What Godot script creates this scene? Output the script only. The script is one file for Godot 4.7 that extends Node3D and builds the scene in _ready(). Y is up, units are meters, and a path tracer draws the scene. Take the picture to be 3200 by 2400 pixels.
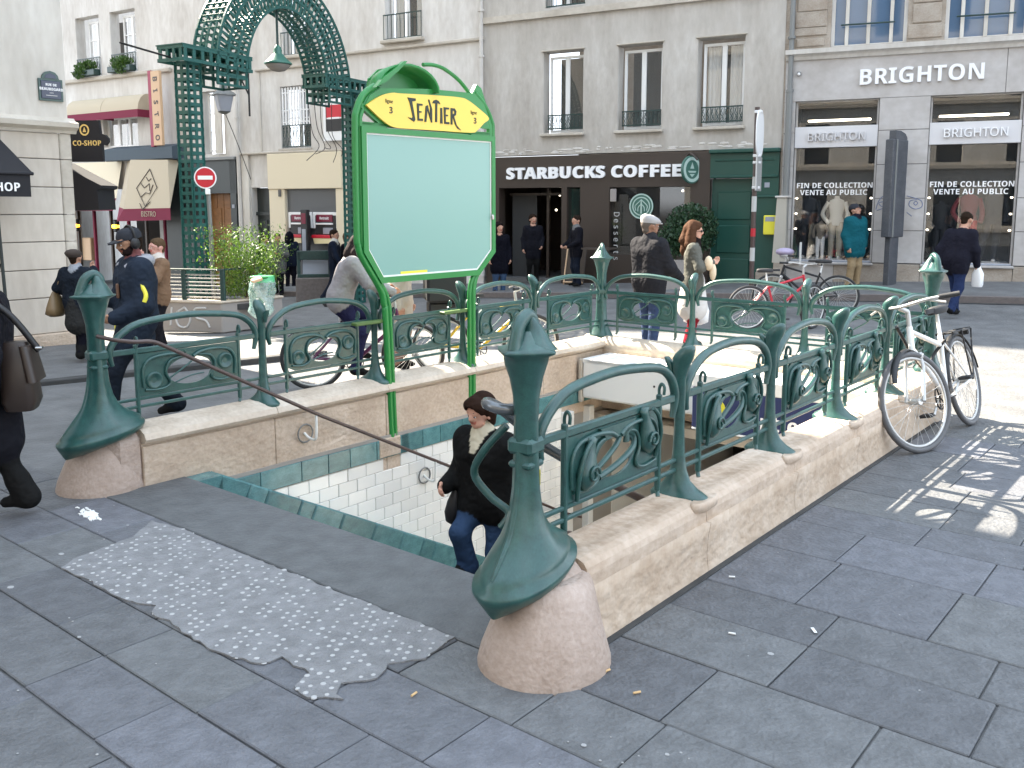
extends Node3D
# Metro stair entrance with a cast iron railing on a sunlit street corner. x right, y up, camera looks along -z.

const CAM_Y := 1.95
const ENT_X := 0.06       # right front post of the stair entrance
const ENT_D := 3.77
const ENT_A := 39.2       # the long side runs 39.2 degrees to the right of the view
const WID := 3.75
const LEN := 6.22
const POSTS := [0.0, 1.34, 2.54, 3.72, 4.89, 6.22]

var M := {}
var used := {}
var rng := RandomNumberGenerator.new()
var font_bold: Font
var font_plain: SystemFont
var EB := Transform3D()

# ---------------------------------------------------------------- naming and nodes
func numbered(n: String) -> String:
	if not used.has(n):
		used[n] = 0
		return n
	used[n] += 1
	return "%s_%03d" % [n, used[n]]

func tag(o: Node3D, label: String, category: String, group := "") -> Node3D:
	o.set_meta("label", label)
	o.set_meta("category", category)
	if group != "":
		o.set_meta("group", group)
	return o

func thing(called: String, label: String, category: String, xf := Transform3D(), group := "") -> Node3D:
	var o := Node3D.new()
	o.name = numbered(called)
	o.transform = xf
	add_child(o)
	tag(o, label, category, group)
	return o

func part(called: String, mesh: Mesh, m: Material, parent: Node, xf := Transform3D()) -> MeshInstance3D:
	var o := MeshInstance3D.new()
	if parent == self:
		o.name = numbered(called)
	else:
		var k := 0
		var nm := called
		while parent.has_node(NodePath(nm)):
			k += 1
			nm = "%s_%03d" % [called, k]
			if k > 12:
				var cnt: int = parent.get_meta("c_" + called, 12) + 1
				parent.set_meta("c_" + called, cnt)
				nm = "%s_%03d" % [called, cnt]
				break
		o.name = nm
	o.mesh = mesh
	o.material_override = m
	o.transform = xf
	parent.add_child(o, true)
	return o

func structure(called: String, mesh: Mesh, m: Material, xf := Transform3D()) -> MeshInstance3D:
	var o := part(called, mesh, m, self, xf)
	o.set_meta("kind", "structure")
	return o

func at(p: Vector3, turn := 0.0, tilt := 0.0, roll := 0.0) -> Transform3D:
	return Transform3D(Basis.from_euler(Vector3(deg_to_rad(tilt), deg_to_rad(turn), deg_to_rad(roll))), p)

func ent(x: float, y: float, s: float, turn := 0.0) -> Transform3D:   # a place in the entrance's own axes, s along its long side
	return EB * at(Vector3(x, y, -s), turn)

func world(x: float, d: float, turn := 0.0, up := 0.0) -> Transform3D:  # stands on the ground there
	return at(Vector3(x, ground_y(x, d) + up, -d), turn)

func ground_y(x: float, d: float) -> float:
	var w := smoothstep(9.0, 20.0, d)
	return w * (0.0475 * clampf(x, -22.0, 16.0) - 0.06)

# ---------------------------------------------------------------- mesh building
class MB:
	var st := SurfaceTool.new()
	var g := 0
	func _init() -> void:
		st.begin(Mesh.PRIMITIVE_TRIANGLES)
	func tri(a: Vector3, b: Vector3, c: Vector3) -> void:
		st.add_vertex(a); st.add_vertex(b); st.add_vertex(c)
	func quad(a: Vector3, b: Vector3, c: Vector3, d: Vector3) -> void:
		tri(a, b, c); tri(a, c, d)
	func flat() -> void:
		st.set_smooth_group(-1)
	func smooth() -> void:
		g += 1
		st.set_smooth_group(g)
	func box(c: Vector3, s: Vector3, t := Transform3D()) -> MB:
		flat()
		var h := s * 0.5
		var p: Array[Vector3] = []
		for i in 8:
			p.append(t * (c + Vector3(h.x if i & 1 else -h.x, h.y if i & 2 else -h.y, h.z if i & 4 else -h.z)))
		quad(p[0], p[2], p[3], p[1]); quad(p[5], p[7], p[6], p[4]); quad(p[4], p[6], p[2], p[0])
		quad(p[1], p[3], p[7], p[5]); quad(p[2], p[6], p[7], p[3]); quad(p[4], p[0], p[1], p[5])
		return self
	func cbox(c: Vector3, s: Vector3, b: float, t := Transform3D()) -> MB:   # chamfered all round
		flat()
		var h := s * 0.5
		var v := func(sx: int, sy: int, sz: int, ax: int) -> Vector3:
			var q := Vector3(h.x - b, h.y - b, h.z - b)
			if ax == 0: q.x = h.x
			elif ax == 1: q.y = h.y
			else: q.z = h.z
			return t * (c + Vector3(q.x * sx, q.y * sy, q.z * sz))
		for sg in [-1, 1]:
			var f := [v.call(sg, -1, -1, 0), v.call(sg, 1, -1, 0), v.call(sg, 1, 1, 0), v.call(sg, -1, 1, 0)]
			if sg > 0: quad(f[0], f[1], f[2], f[3])
			else: quad(f[3], f[2], f[1], f[0])
			f = [v.call(-1, sg, -1, 1), v.call(-1, sg, 1, 1), v.call(1, sg, 1, 1), v.call(1, sg, -1, 1)]
			if sg > 0: quad(f[0], f[1], f[2], f[3])
			else: quad(f[3], f[2], f[1], f[0])
			f = [v.call(-1, -1, sg, 2), v.call(1, -1, sg, 2), v.call(1, 1, sg, 2), v.call(-1, 1, sg, 2)]
			if sg > 0: quad(f[3], f[2], f[1], f[0])
			else: quad(f[0], f[1], f[2], f[3])
		for a in [-1, 1]:
			for e in [-1, 1]:
				var k: int = a * e
				var qa := [v.call(a, e, -1, 0), v.call(a, e, -1, 1), v.call(a, e, 1, 1), v.call(a, e, 1, 0)]
				if k > 0: quad(qa[0], qa[1], qa[2], qa[3])
				else: quad(qa[3], qa[2], qa[1], qa[0])
				qa = [v.call(a, -1, e, 0), v.call(a, 1, e, 0), v.call(a, 1, e, 2), v.call(a, -1, e, 2)]
				if k > 0: quad(qa[0], qa[1], qa[2], qa[3])
				else: quad(qa[3], qa[2], qa[1], qa[0])
				qa = [v.call(-1, a, e, 1), v.call(-1, a, e, 2), v.call(1, a, e, 2), v.call(1, a, e, 1)]
				if k > 0: quad(qa[0], qa[1], qa[2], qa[3])
				else: quad(qa[3], qa[2], qa[1], qa[0])
				for z in [-1, 1]:
					if k * z > 0: tri(v.call(a, e, z, 0), v.call(a, e, z, 1), v.call(a, e, z, 2))
					else: tri(v.call(a, e, z, 2), v.call(a, e, z, 1), v.call(a, e, z, 0))
		return self
	func rings(rs: Array, closed_ends := true) -> MB:      # each ring an Array of Vector3, all the same length
		smooth()
		var n: int = rs[0].size()
		for i in rs.size() - 1:
			for j in n:
				var k := (j + 1) % n
				quad(rs[i][j], rs[i + 1][j], rs[i + 1][k], rs[i][k])
		if closed_ends:
			flat()
			for e in [0, rs.size() - 1]:
				var c := Vector3()
				for q in rs[e]: c += q
				c /= n
				for j in n:
					if e == 0: tri(c, rs[e][j], rs[e][(j + 1) % n])
					else: tri(c, rs[e][(j + 1) % n], rs[e][j])
		return self
	func loft(secs: Array, n := 20, t := Transform3D()) -> MB:   # y, rx, rz, ox, oz, tilt along z, power, lobes
		var rs := []
		for s in secs:
			var ox: float = s[3] if s.size() > 3 else 0.0
			var oz: float = s[4] if s.size() > 4 else 0.0
			var tl: float = s[5] if s.size() > 5 else 0.0
			var pw: float = s[6] if s.size() > 6 else 2.0
			var lb: float = s[7] if s.size() > 7 else 0.0
			var r := []
			for j in n:
				var a := TAU * j / n
				var ca := cos(a)
				var sa := sin(a)
				var f := 1.0 + lb * cos(4.0 * a)
				var x: float = s[1] * f * signf(ca) * pow(absf(ca), 2.0 / pw)
				var z: float = s[2] * f * signf(sa) * pow(absf(sa), 2.0 / pw)
				r.append(t * Vector3(ox + x, s[0] + tl * z, oz + z))
			rs.append(r)
		return rings(rs)
	func tube(pts: Array, r, n := 8, t := Transform3D(), flatten := 1.0) -> MB:   # r a number or one per point; flatten squeezes the side axis
		var rs := []
		var m := pts.size()
		var up := Vector3.UP
		var last := Vector3()
		for i in m:
			var d: Vector3 = (pts[mini(i + 1, m - 1)] - pts[maxi(i - 1, 0)]).normalized()
			if i == 0:
				up = Vector3.UP if absf(d.y) < 0.9 else Vector3.RIGHT
				up = (up - d * up.dot(d)).normalized()
			else:
				up = (up - d * up.dot(d))
				up = up.normalized() if up.length() > 0.001 else last
			last = up
			var side := d.cross(up)
			var rad: float = r if (r is float or r is int) else r[i]
			var ring := []
			for j in n:
				var a := TAU * j / n
				ring.append(t * (pts[i] + up * cos(a) * rad + side * sin(a) * rad * flatten))
			rs.append(ring)
		return rings(rs)
	func ball(c: Vector3, s: Vector3, n := 12, t := Transform3D()) -> MB:
		var rs := []
		var h := maxi(4, n / 2)
		for i in h + 1:
			var v := PI * (float(i) / h * 0.98 + 0.01)
			var ring := []
			for j in n:
				var a := TAU * j / n
				ring.append(t * (c + Vector3(s.x * sin(v) * cos(a), -s.y * cos(v), s.z * sin(v) * sin(a))))
			rs.append(ring)
		return rings(rs)
	func prism(poly: PackedVector2Array, z0: float, z1: float, t := Transform3D()) -> MB:    # an outline in x, y pushed from z0 to z1
		if Geometry2D.is_polygon_clockwise(poly):
			poly = poly.duplicate()
			poly.reverse()
		var ix := Geometry2D.triangulate_polygon(poly)
		flat()
		for i in range(0, ix.size(), 3):
			var a := poly[ix[i]]; var b := poly[ix[i + 1]]; var c := poly[ix[i + 2]]
			if (b - a).cross(c - a) < 0:
				var q := b; b = c; c = q
			tri(t * Vector3(c.x, c.y, z1), t * Vector3(b.x, b.y, z1), t * Vector3(a.x, a.y, z1))
			tri(t * Vector3(a.x, a.y, z0), t * Vector3(b.x, b.y, z0), t * Vector3(c.x, c.y, z0))
		var n := poly.size()
		for i in n:
			var a := poly[i]; var b := poly[(i + 1) % n]
			quad(t * Vector3(a.x, a.y, z0), t * Vector3(a.x, a.y, z1), t * Vector3(b.x, b.y, z1), t * Vector3(b.x, b.y, z0))
		return self
	func ringplate(outer: PackedVector2Array, inner: PackedVector2Array, z0: float, z1: float, t := Transform3D()) -> MB:   # a plate with a hole; both outlines have as many points
		flat()
		var n := outer.size()
		for i in n:
			var k := (i + 1) % n
			var a := outer[i]; var b := outer[k]; var c := inner[k]; var d := inner[i]
			quad(t * Vector3(d.x, d.y, z1), t * Vector3(c.x, c.y, z1), t * Vector3(b.x, b.y, z1), t * Vector3(a.x, a.y, z1))
			quad(t * Vector3(a.x, a.y, z0), t * Vector3(b.x, b.y, z0), t * Vector3(c.x, c.y, z0), t * Vector3(d.x, d.y, z0))
			quad(t * Vector3(a.x, a.y, z0), t * Vector3(a.x, a.y, z1), t * Vector3(b.x, b.y, z1), t * Vector3(b.x, b.y, z0))
			quad(t * Vector3(c.x, c.y, z0), t * Vector3(c.x, c.y, z1), t * Vector3(d.x, d.y, z1), t * Vector3(d.x, d.y, z0))
		return self
	func done() -> ArrayMesh:
		st.generate_normals()
		return st.commit()

func bx(c: Vector3, s: Vector3) -> ArrayMesh:
	return MB.new().box(c, s).done()

func cb(c: Vector3, s: Vector3, b := 0.008) -> ArrayMesh:
	return MB.new().cbox(c, s, b).done()

func curve(pts: Array, n: int) -> Array:        # a smooth line through the points
	var out := []
	var m := pts.size()
	for i in m - 1:
		var p0: Vector3 = pts[maxi(i - 1, 0)]
		var p1: Vector3 = pts[i]
		var p2: Vector3 = pts[i + 1]
		var p3: Vector3 = pts[mini(i + 2, m - 1)]
		for k in n:
			var t := float(k) / n
			out.append(0.5 * (2.0 * p1 + (p2 - p0) * t + (2.0 * p0 - 5.0 * p1 + 4.0 * p2 - p3) * t * t + (3.0 * p1 - p0 - 3.0 * p2 + p3) * t * t * t))
	out.append(pts[m - 1])
	return out

func ellipse(c: Vector2, r: Vector2, n := 24, pw := 2.0) -> PackedVector2Array:
	var out := PackedVector2Array()
	for i in n:
		var a := TAU * i / n
		out.append(c + Vector2(r.x * signf(cos(a)) * pow(absf(cos(a)), 2.0 / pw), r.y * signf(sin(a)) * pow(absf(sin(a)), 2.0 / pw)))
	return out

func v2(a: Array) -> PackedVector2Array:
	var out := PackedVector2Array()
	for i in range(0, a.size(), 2):
		out.append(Vector2(a[i], a[i + 1]))
	return out

func text_mesh(s: String, h: float, depth: float, bold := true) -> TextMesh:
	var t := TextMesh.new()
	t.text = s
	t.font = font_bold if bold else font_plain
	t.font_size = 64
	t.pixel_size = h / 46.0          # h is about the height of a capital
	t.depth = depth
	t.curve_step = 2.0
	return t

func letters(parent: Node3D, s: String, h: float, width: float, depth: float, m: Material, xf: Transform3D, bold := true) -> void:   # each letter a part; starts at the left end
	var f: Font = font_bold if bold else font_plain
	var total := f.get_string_size(s, HORIZONTAL_ALIGNMENT_LEFT, -1, 64).x
	var px := width / total
	for i in s.length():
		if s[i] == " ":
			continue
		var x0 := f.get_string_size(s.substr(0, i), HORIZONTAL_ALIGNMENT_LEFT, -1, 64).x
		var x1 := f.get_string_size(s.substr(0, i + 1), HORIZONTAL_ALIGNMENT_LEFT, -1, 64).x
		var t := text_mesh(s[i], h, depth, bold)
		var sx := px * 46.0 / h
		part("letter", t, m, parent, xf * Transform3D(Basis.from_scale(Vector3(sx, 1, 1)), Vector3((x0 + x1) * 0.5 * px, h * 0.5, 0)))
# ---------------------------------------------------------------- materials
func noise_image(size: int, freq: float, seed_: int, octaves := 4, kind := FastNoiseLite.TYPE_SIMPLEX_SMOOTH) -> Image:
	var n := FastNoiseLite.new()
	n.noise_type = kind
	n.seed = seed_
	n.frequency = freq
	n.fractal_octaves = octaves
	return n.get_seamless_image(size, size)

func grain_tex(size: int, coarse: float, fine: float, lo: float, hi: float, speck: float, seed_: int, warm := 0.0) -> ImageTexture:   # a grey multiplier: clouds, grain and specks
	var a := noise_image(size, coarse, seed_, 4)
	var b := noise_image(size, fine, seed_ + 1, 3)
	var im := Image.create(size, size, false, Image.FORMAT_RGB8)
	var ad := a.get_data()
	var bd := b.get_data()
	var r := RandomNumberGenerator.new()
	r.seed = seed_
	var out := PackedByteArray()
	out.resize(size * size * 3)
	for i in size * size:
		var v := lo + (hi - lo) * (ad[i] / 255.0 * 0.6 + bd[i] / 255.0 * 0.4)
		if speck > 0.0 and r.randf() < 0.02:
			v += r.randf_range(-speck, speck)
		v = clampf(v, 0.0, 1.0)
		out[i * 3] = int(255.0 * clampf(v * (1.0 + warm * (1.0 - v)), 0, 1))
		out[i * 3 + 1] = int(255.0 * v)
		out[i * 3 + 2] = int(255.0 * clampf(v * (1.0 - warm * (1.0 - v)), 0, 1))
	im.set_data(size, size, false, Image.FORMAT_RGB8, out)
	return ImageTexture.create_from_image(im)

func bump_tex(size: int, freq: float, seed_: int, strength: float, octaves := 4) -> ImageTexture:
	var im := noise_image(size, freq, seed_, octaves)
	im.convert(Image.FORMAT_RGBA8)
	im.bump_map_to_normal_map(strength)
	return ImageTexture.create_from_image(im)

func mat(called: String, lin: Color, rough := 0.7, metal := 0.0) -> StandardMaterial3D:     # lin: the real base colour, linear
	var m := StandardMaterial3D.new()
	m.resource_name = called
	m.albedo_color = lin.linear_to_srgb()
	m.roughness = rough
	m.metallic = metal
	M[called] = m
	return m

func grained(m: StandardMaterial3D, tex: Texture2D, scale: float, nrm: Texture2D = null, nscale := 0.4) -> StandardMaterial3D:
	m.albedo_texture = tex
	m.uv1_triplanar = true
	m.uv1_world_triplanar = true
	m.uv1_scale = Vector3.ONE * scale
	if nrm:
		m.normal_enabled = true
		m.normal_texture = nrm
		m.normal_scale = nscale
	return m

func c(r: float, g: float, b: float) -> Color:
	return Color(r, g, b)

var T := {}
func make_materials() -> void:
	var sf := SystemFont.new()
	sf.font_names = PackedStringArray(["Droid Sans"])
	sf.font_weight = 700
	font_bold = sf
	font_plain = SystemFont.new()
	font_plain.font_names = PackedStringArray(["Droid Sans"])
	T.stone = grain_tex(512, 0.008, 0.09, 0.66, 1.0, 0.12, 11, 0.2)
	T.wall = grain_tex(512, 0.008, 0.05, 0.74, 1.0, 0.03, 21, 0.12)
	T.slate = grain_tex(512, 0.012, 0.16, 0.74, 1.0, 0.25, 31)
	T.asphalt = grain_tex(512, 0.006, 0.3, 0.7, 1.0, 0.2, 41)
	T.cloth = grain_tex(256, 0.02, 0.3, 0.75, 1.0, 0.0, 51)
	T.paint = grain_tex(512, 0.01, 0.06, 0.6, 1.0, 0.1, 61, -0.15)
	T.n_stone = bump_tex(512, 0.06, 12, 5.0, 5)
	T.n_slate = bump_tex(512, 0.05, 32, 6.0, 5)
	T.n_cloth = bump_tex(512, 0.011, 52, 26.0, 2)
	T.n_iron = bump_tex(256, 0.02, 62, 3.0, 3)
	T.n_glaze = bump_tex(256, 0.012, 63, 2.0, 2)
	grained(mat("limestone", c(0.7, 0.6, 0.5), 0.75), T.stone, 0.55, T.n_stone, 0.5)
	T.stain = grain_tex(512, 0.0045, 0.05, 0.58, 1.0, 0.1, 15, 0.28)
	grained(mat("stained_stone", c(0.74, 0.66, 0.57), 0.8), T.stain, 0.42, T.n_stone, 0.6)
	grained(mat("coping_plain", c(0.76, 0.68, 0.6), 0.7), T.stain, 0.6, T.n_stone, 0.3)
	mat("gum", c(0.33, 0.33, 0.33), 0.8)
	mat("clamp_green", c(0.07, 0.13, 0.03), 0.5)
	grained(mat("coping", c(0.74, 0.67, 0.58), 0.6), T.stone, 0.5, T.n_stone, 0.3)
	grained(mat("plinth_stone", c(0.55, 0.46, 0.41), 0.7), T.stone, 0.8, T.n_stone, 0.5)
	for i in 5:
		var k: float = [0.93, 1.0, 1.08, 0.86, 1.15][i]
		var b: float = [1.0, 1.05, 0.98, 1.02, 1.07][i]
		grained(mat("slab_%d" % i, c(0.158 * k, 0.164 * k, 0.173 * k * b), 0.62), T.slate, 0.9 + 0.07 * i, T.n_slate, 0.55)
		M["slab_%d" % i].uv1_offset = Vector3(0.13 * i, 0.37 * i, 0.71 * i)
	grained(mat("joint", c(0.07, 0.07, 0.07), 0.95), T.asphalt, 1.1)
	grained(mat("asphalt", c(0.185, 0.187, 0.19), 0.8), T.asphalt, 0.6, T.n_slate, 0.4)
	grained(mat("step_stone", c(0.14, 0.146, 0.15), 0.7), T.slate, 0.8, T.n_slate, 0.3)
	grained(mat("tactile", c(0.27, 0.272, 0.28), 0.7), T.slate, 1.3, T.n_slate, 0.8)
	mat("tactile_dot", c(0.42, 0.42, 0.42), 0.6)
	grained(mat("iron_green", c(0.036, 0.125, 0.105), 0.33, 0.0), T.paint, 2.6, T.n_iron, 0.25)
	M.iron_green.clearcoat_enabled = true
	M.iron_green.clearcoat = 0.25
	M.iron_green.clearcoat_roughness = 0.3
	grained(mat("iron_dark", c(0.028, 0.075, 0.065), 0.4), T.paint, 1.6)
	mat("sign_green", c(0.02, 0.21, 0.045), 0.33)
	mat("sign_yellow", c(0.85, 0.6, 0.1), 0.4)
	mat("ink", c(0.025, 0.035, 0.03), 0.6)
	mat("map_pane", c(0.22, 0.39, 0.345), 0.18)
	mat("rail_brown", c(0.075, 0.05, 0.045), 0.35)
	mat("rail_steel", c(0.16, 0.17, 0.18), 0.25, 0.6)
	mat("white_metal", c(0.75, 0.75, 0.72), 0.4)
	for i in 4:
		var k: float = [1.0, 0.95, 0.9, 0.97][i]
		mat("tile_white_%d" % i, c(0.8 * k, 0.79 * k, 0.75 * k), 0.12)
	for i in 3:
		var k: float = [1.0, 0.88, 1.12][i]
		grained(mat("tile_green_%d" % i, c(0.15 * k, 0.33 * k, 0.32 * k), 0.2), T.paint, 2.0, T.n_glaze, 0.25)
	mat("grout", c(0.3, 0.28, 0.25), 0.9)
	mat("canopy_white", c(0.78, 0.78, 0.76), 0.45)
	mat("navy", c(0.03, 0.04, 0.11), 0.4)
	mat("white", c(0.82, 0.82, 0.82), 0.5)
	mat("letter_white", c(0.85, 0.85, 0.86), 0.4)
	mat("dark_void", c(0.02, 0.018, 0.016), 0.9)
	grained(mat("stucco_cream", c(0.76, 0.74, 0.69), 0.9), T.wall, 0.16, T.n_stone, 0.12)
	grained(mat("stucco_grey", c(0.6, 0.58, 0.545), 0.9), T.wall, 0.15, T.n_stone, 0.15)
	grained(mat("stucco_white", c(0.8, 0.79, 0.765), 0.9), T.wall, 0.17, T.n_stone, 0.12)
	grained(mat("stucco_beige", c(0.68, 0.63, 0.56), 0.85), T.wall, 0.2, T.n_stone, 0.1)
	grained(mat("trim_stone", c(0.64, 0.6, 0.53), 0.8), T.wall, 0.3, T.n_stone, 0.15)
	grained(mat("ashlar", c(0.5, 0.46, 0.41), 0.85), T.stone, 0.5, T.n_stone, 0.3)
	mat("bank_cream", c(0.72, 0.63, 0.46), 0.6)
	grained(mat("shop_panel", c(0.6, 0.59, 0.59), 0.4), T.wall, 0.2)
	mat("panel_joint", c(0.12, 0.115, 0.11), 0.8)
	mat("shop_white", c(0.62, 0.61, 0.62), 0.4)
	mat("coffee_brown", c(0.045, 0.032, 0.025), 0.45)
	mat("door_green", c(0.008, 0.06, 0.045), 0.4)
	mat("shop_dark", c(0.022, 0.03, 0.03), 0.45)
	grained(mat("wood_door", c(0.32, 0.14, 0.04), 0.5), T.cloth, 1.5)
	mat("shutter_grey", c(0.09, 0.095, 0.1), 0.5)
	mat("awning_beige", c(0.5, 0.43, 0.32), 0.85)
	mat("awning_wine", c(0.19, 0.014, 0.045), 0.8)
	mat("awning_black", c(0.008, 0.008, 0.012), 0.75)
	mat("awning_blue", c(0.06, 0.085, 0.11), 0.7)
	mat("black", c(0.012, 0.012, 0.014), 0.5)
	mat("rubber", c(0.025, 0.025, 0.027), 0.7)
	mat("rubber_grey", c(0.1, 0.1, 0.105), 0.6)
	mat("steel", c(0.5, 0.5, 0.5), 0.25, 0.9)
	mat("silver_paint", c(0.5, 0.5, 0.49), 0.3, 0.3)
	mat("frame_white", c(0.75, 0.75, 0.74), 0.3)
	mat("frame_red", c(0.45, 0.02, 0.04), 0.3)
	mat("frame_purple", c(0.1, 0.015, 0.07), 0.35)
	mat("frame_yellow", c(0.75, 0.48, 0.03), 0.4)
	mat("zinc", c(0.2, 0.205, 0.2), 0.55, 0.2)
	mat("gold", c(0.75, 0.55, 0.2), 0.35, 0.5)
	mat("wine_sign", c(0.3, 0.02, 0.06), 0.5)
	mat("bistro_tan", c(0.62, 0.42, 0.26), 0.6)
	mat("enamel_blue", c(0.015, 0.025, 0.06), 0.25)
	mat("plate_green", c(0.02, 0.06, 0.05), 0.3)
	mat("road_red", c(0.5, 0.015, 0.03), 0.35)
	mat("post_yellow", c(0.75, 0.68, 0.05), 0.4)
	grained(mat("granite", c(0.2, 0.17, 0.16), 0.7), T.slate, 1.6, T.n_slate, 0.4)
	grained(mat("pillar_grey", c(0.12, 0.12, 0.13), 0.5), T.paint, 0.8)
	mat("planter_stone", c(0.3, 0.27, 0.25), 0.7)
	mat("graffiti", c(0.5, 0.49, 0.48), 0.7)
	mat("graffiti_blue", c(0.17, 0.2, 0.3), 0.7)
	mat("grey_panel", c(0.3, 0.32, 0.37), 0.5)
	mat("atm_red", c(0.55, 0.01, 0.03), 0.35)
	mat("atm_wine", c(0.17, 0.005, 0.03), 0.35)
	mat("atm_cream", c(0.8, 0.68, 0.4), 0.45)
	mat("curtain", c(0.62, 0.61, 0.58), 0.9)
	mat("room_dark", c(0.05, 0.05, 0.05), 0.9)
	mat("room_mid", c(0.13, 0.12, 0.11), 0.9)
	mat("mannequin", c(0.75, 0.73, 0.7), 0.35)
	mat("butt", c(0.6, 0.4, 0.2), 0.9)
	mat("paper", c(0.8, 0.8, 0.78), 0.9)
	var gl := mat("glass", c(0.75, 0.8, 0.8), 0.0)
	gl.transparency = BaseMaterial3D.TRANSPARENCY_ALPHA
	gl.albedo_color = Color(0.2, 0.24, 0.26, 0.07)
	gl.metallic_specular = 0.8
	var gb := mat("bag_film", c(0.6, 0.75, 0.75), 0.15)
	gb.transparency = BaseMaterial3D.TRANSPARENCY_ALPHA
	gb.albedo_color = Color(0.7, 0.85, 0.83, 0.3)
	gb.cull_mode = BaseMaterial3D.CULL_DISABLED
	var lf := mat("leaf_light", c(0.13, 0.2, 0.025), 0.5)
	lf.backlight_enabled = true
	lf.backlight = Color(0.3, 0.42, 0.06)
	lf.cull_mode = BaseMaterial3D.CULL_DISABLED
	lf = mat("leaf_mid", c(0.05, 0.11, 0.018), 0.5)
	lf.backlight_enabled = true
	lf.backlight = Color(0.12, 0.2, 0.03)
	lf.cull_mode = BaseMaterial3D.CULL_DISABLED
	lf = mat("leaf_dark", c(0.015, 0.045, 0.018), 0.5)
	lf.cull_mode = BaseMaterial3D.CULL_DISABLED
	var og := mat("office_glass", c(0.09, 0.15, 0.24), 0.04)
	og.metallic_specular = 0.9
	mat("trellis_green", c(0.02, 0.1, 0.088), 0.4)
	mat("lamp_green", c(0.05, 0.17, 0.13), 0.35)
	var bg := mat("bag_green", c(0.1, 0.45, 0.2), 0.3)
	mat("paper_grey", c(0.5, 0.5, 0.48), 0.8)
	mat("planter_stone_pale", c(0.45, 0.42, 0.36), 0.7)
	mat("lilac", c(0.35, 0.3, 0.42), 0.8)
	lf = mat("leaf_deep", c(0.03, 0.075, 0.03), 0.5)
	lf.cull_mode = BaseMaterial3D.CULL_DISABLED
	mat("logo_green", c(0.05, 0.14, 0.11), 0.4)
	mat("logo_pale", c(0.42, 0.55, 0.5), 0.5)
	for k in ["stucco_cream", "stucco_grey", "stucco_white", "stucco_beige"]:      # rain runs straight down the walls
		M[k].uv1_scale = Vector3(0.33, 0.075, 0.33)
	var bulb := mat("lamp_glow", c(1.0, 0.7, 0.2), 0.4)
	bulb.emission_enabled = true
	bulb.emission = Color(1.0, 0.65, 0.15)
	bulb.emission_energy_multiplier = 1.5
	var spot := mat("spot_glow", c(1.0, 0.95, 0.85), 0.4)
	spot.emission_enabled = true
	spot.emission = Color(1.0, 0.95, 0.85)
	spot.emission_energy_multiplier = 1.5
	var pv := mat("person", c(1, 1, 1), 0.8)
	pv.vertex_color_use_as_albedo = true
	pv.normal_enabled = true
	pv.normal_texture = T.n_cloth
	pv.normal_scale = 0.55
	pv.metallic_specular = 0.2
	pv.uv1_triplanar = true
	pv.uv1_scale = Vector3.ONE * 2.2
	mat("hair_dark", c(0.02, 0.014, 0.01), 0.55)
	mat("hair_brown", c(0.11, 0.05, 0.025), 0.5)
	mat("hair_grey", c(0.2, 0.17, 0.15), 0.6)
	mat("leather_dark", c(0.03, 0.02, 0.016), 0.4)
	mat("leather_tan", c(0.16, 0.105, 0.05), 0.45)
	mat("beret_brown", c(0.045, 0.032, 0.026), 0.9)
	mat("cap_navy", c(0.012, 0.014, 0.022), 0.8)
	mat("cap_grey", c(0.36, 0.35, 0.35), 0.85)
	mat("hood_grey", c(0.3, 0.3, 0.33), 0.9)
	mat("paper_warm", c(0.75, 0.6, 0.42), 0.8)
	mat("skin", c(0.5, 0.3, 0.22), 0.55)
# ---------------------------------------------------------------- start
func _ready() -> void:
	rng.seed = 7
	EB = at(Vector3(ENT_X, 0, -ENT_D), -ENT_A)
	make_view()
	make_materials()
	make_ground()
	make_buildings()
	make_parapets()
	make_stairwell()
	make_railings()
	make_map_sign()
	make_arch()
	make_street_things()
	make_bicycles()
	make_people()
	make_litter()

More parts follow.
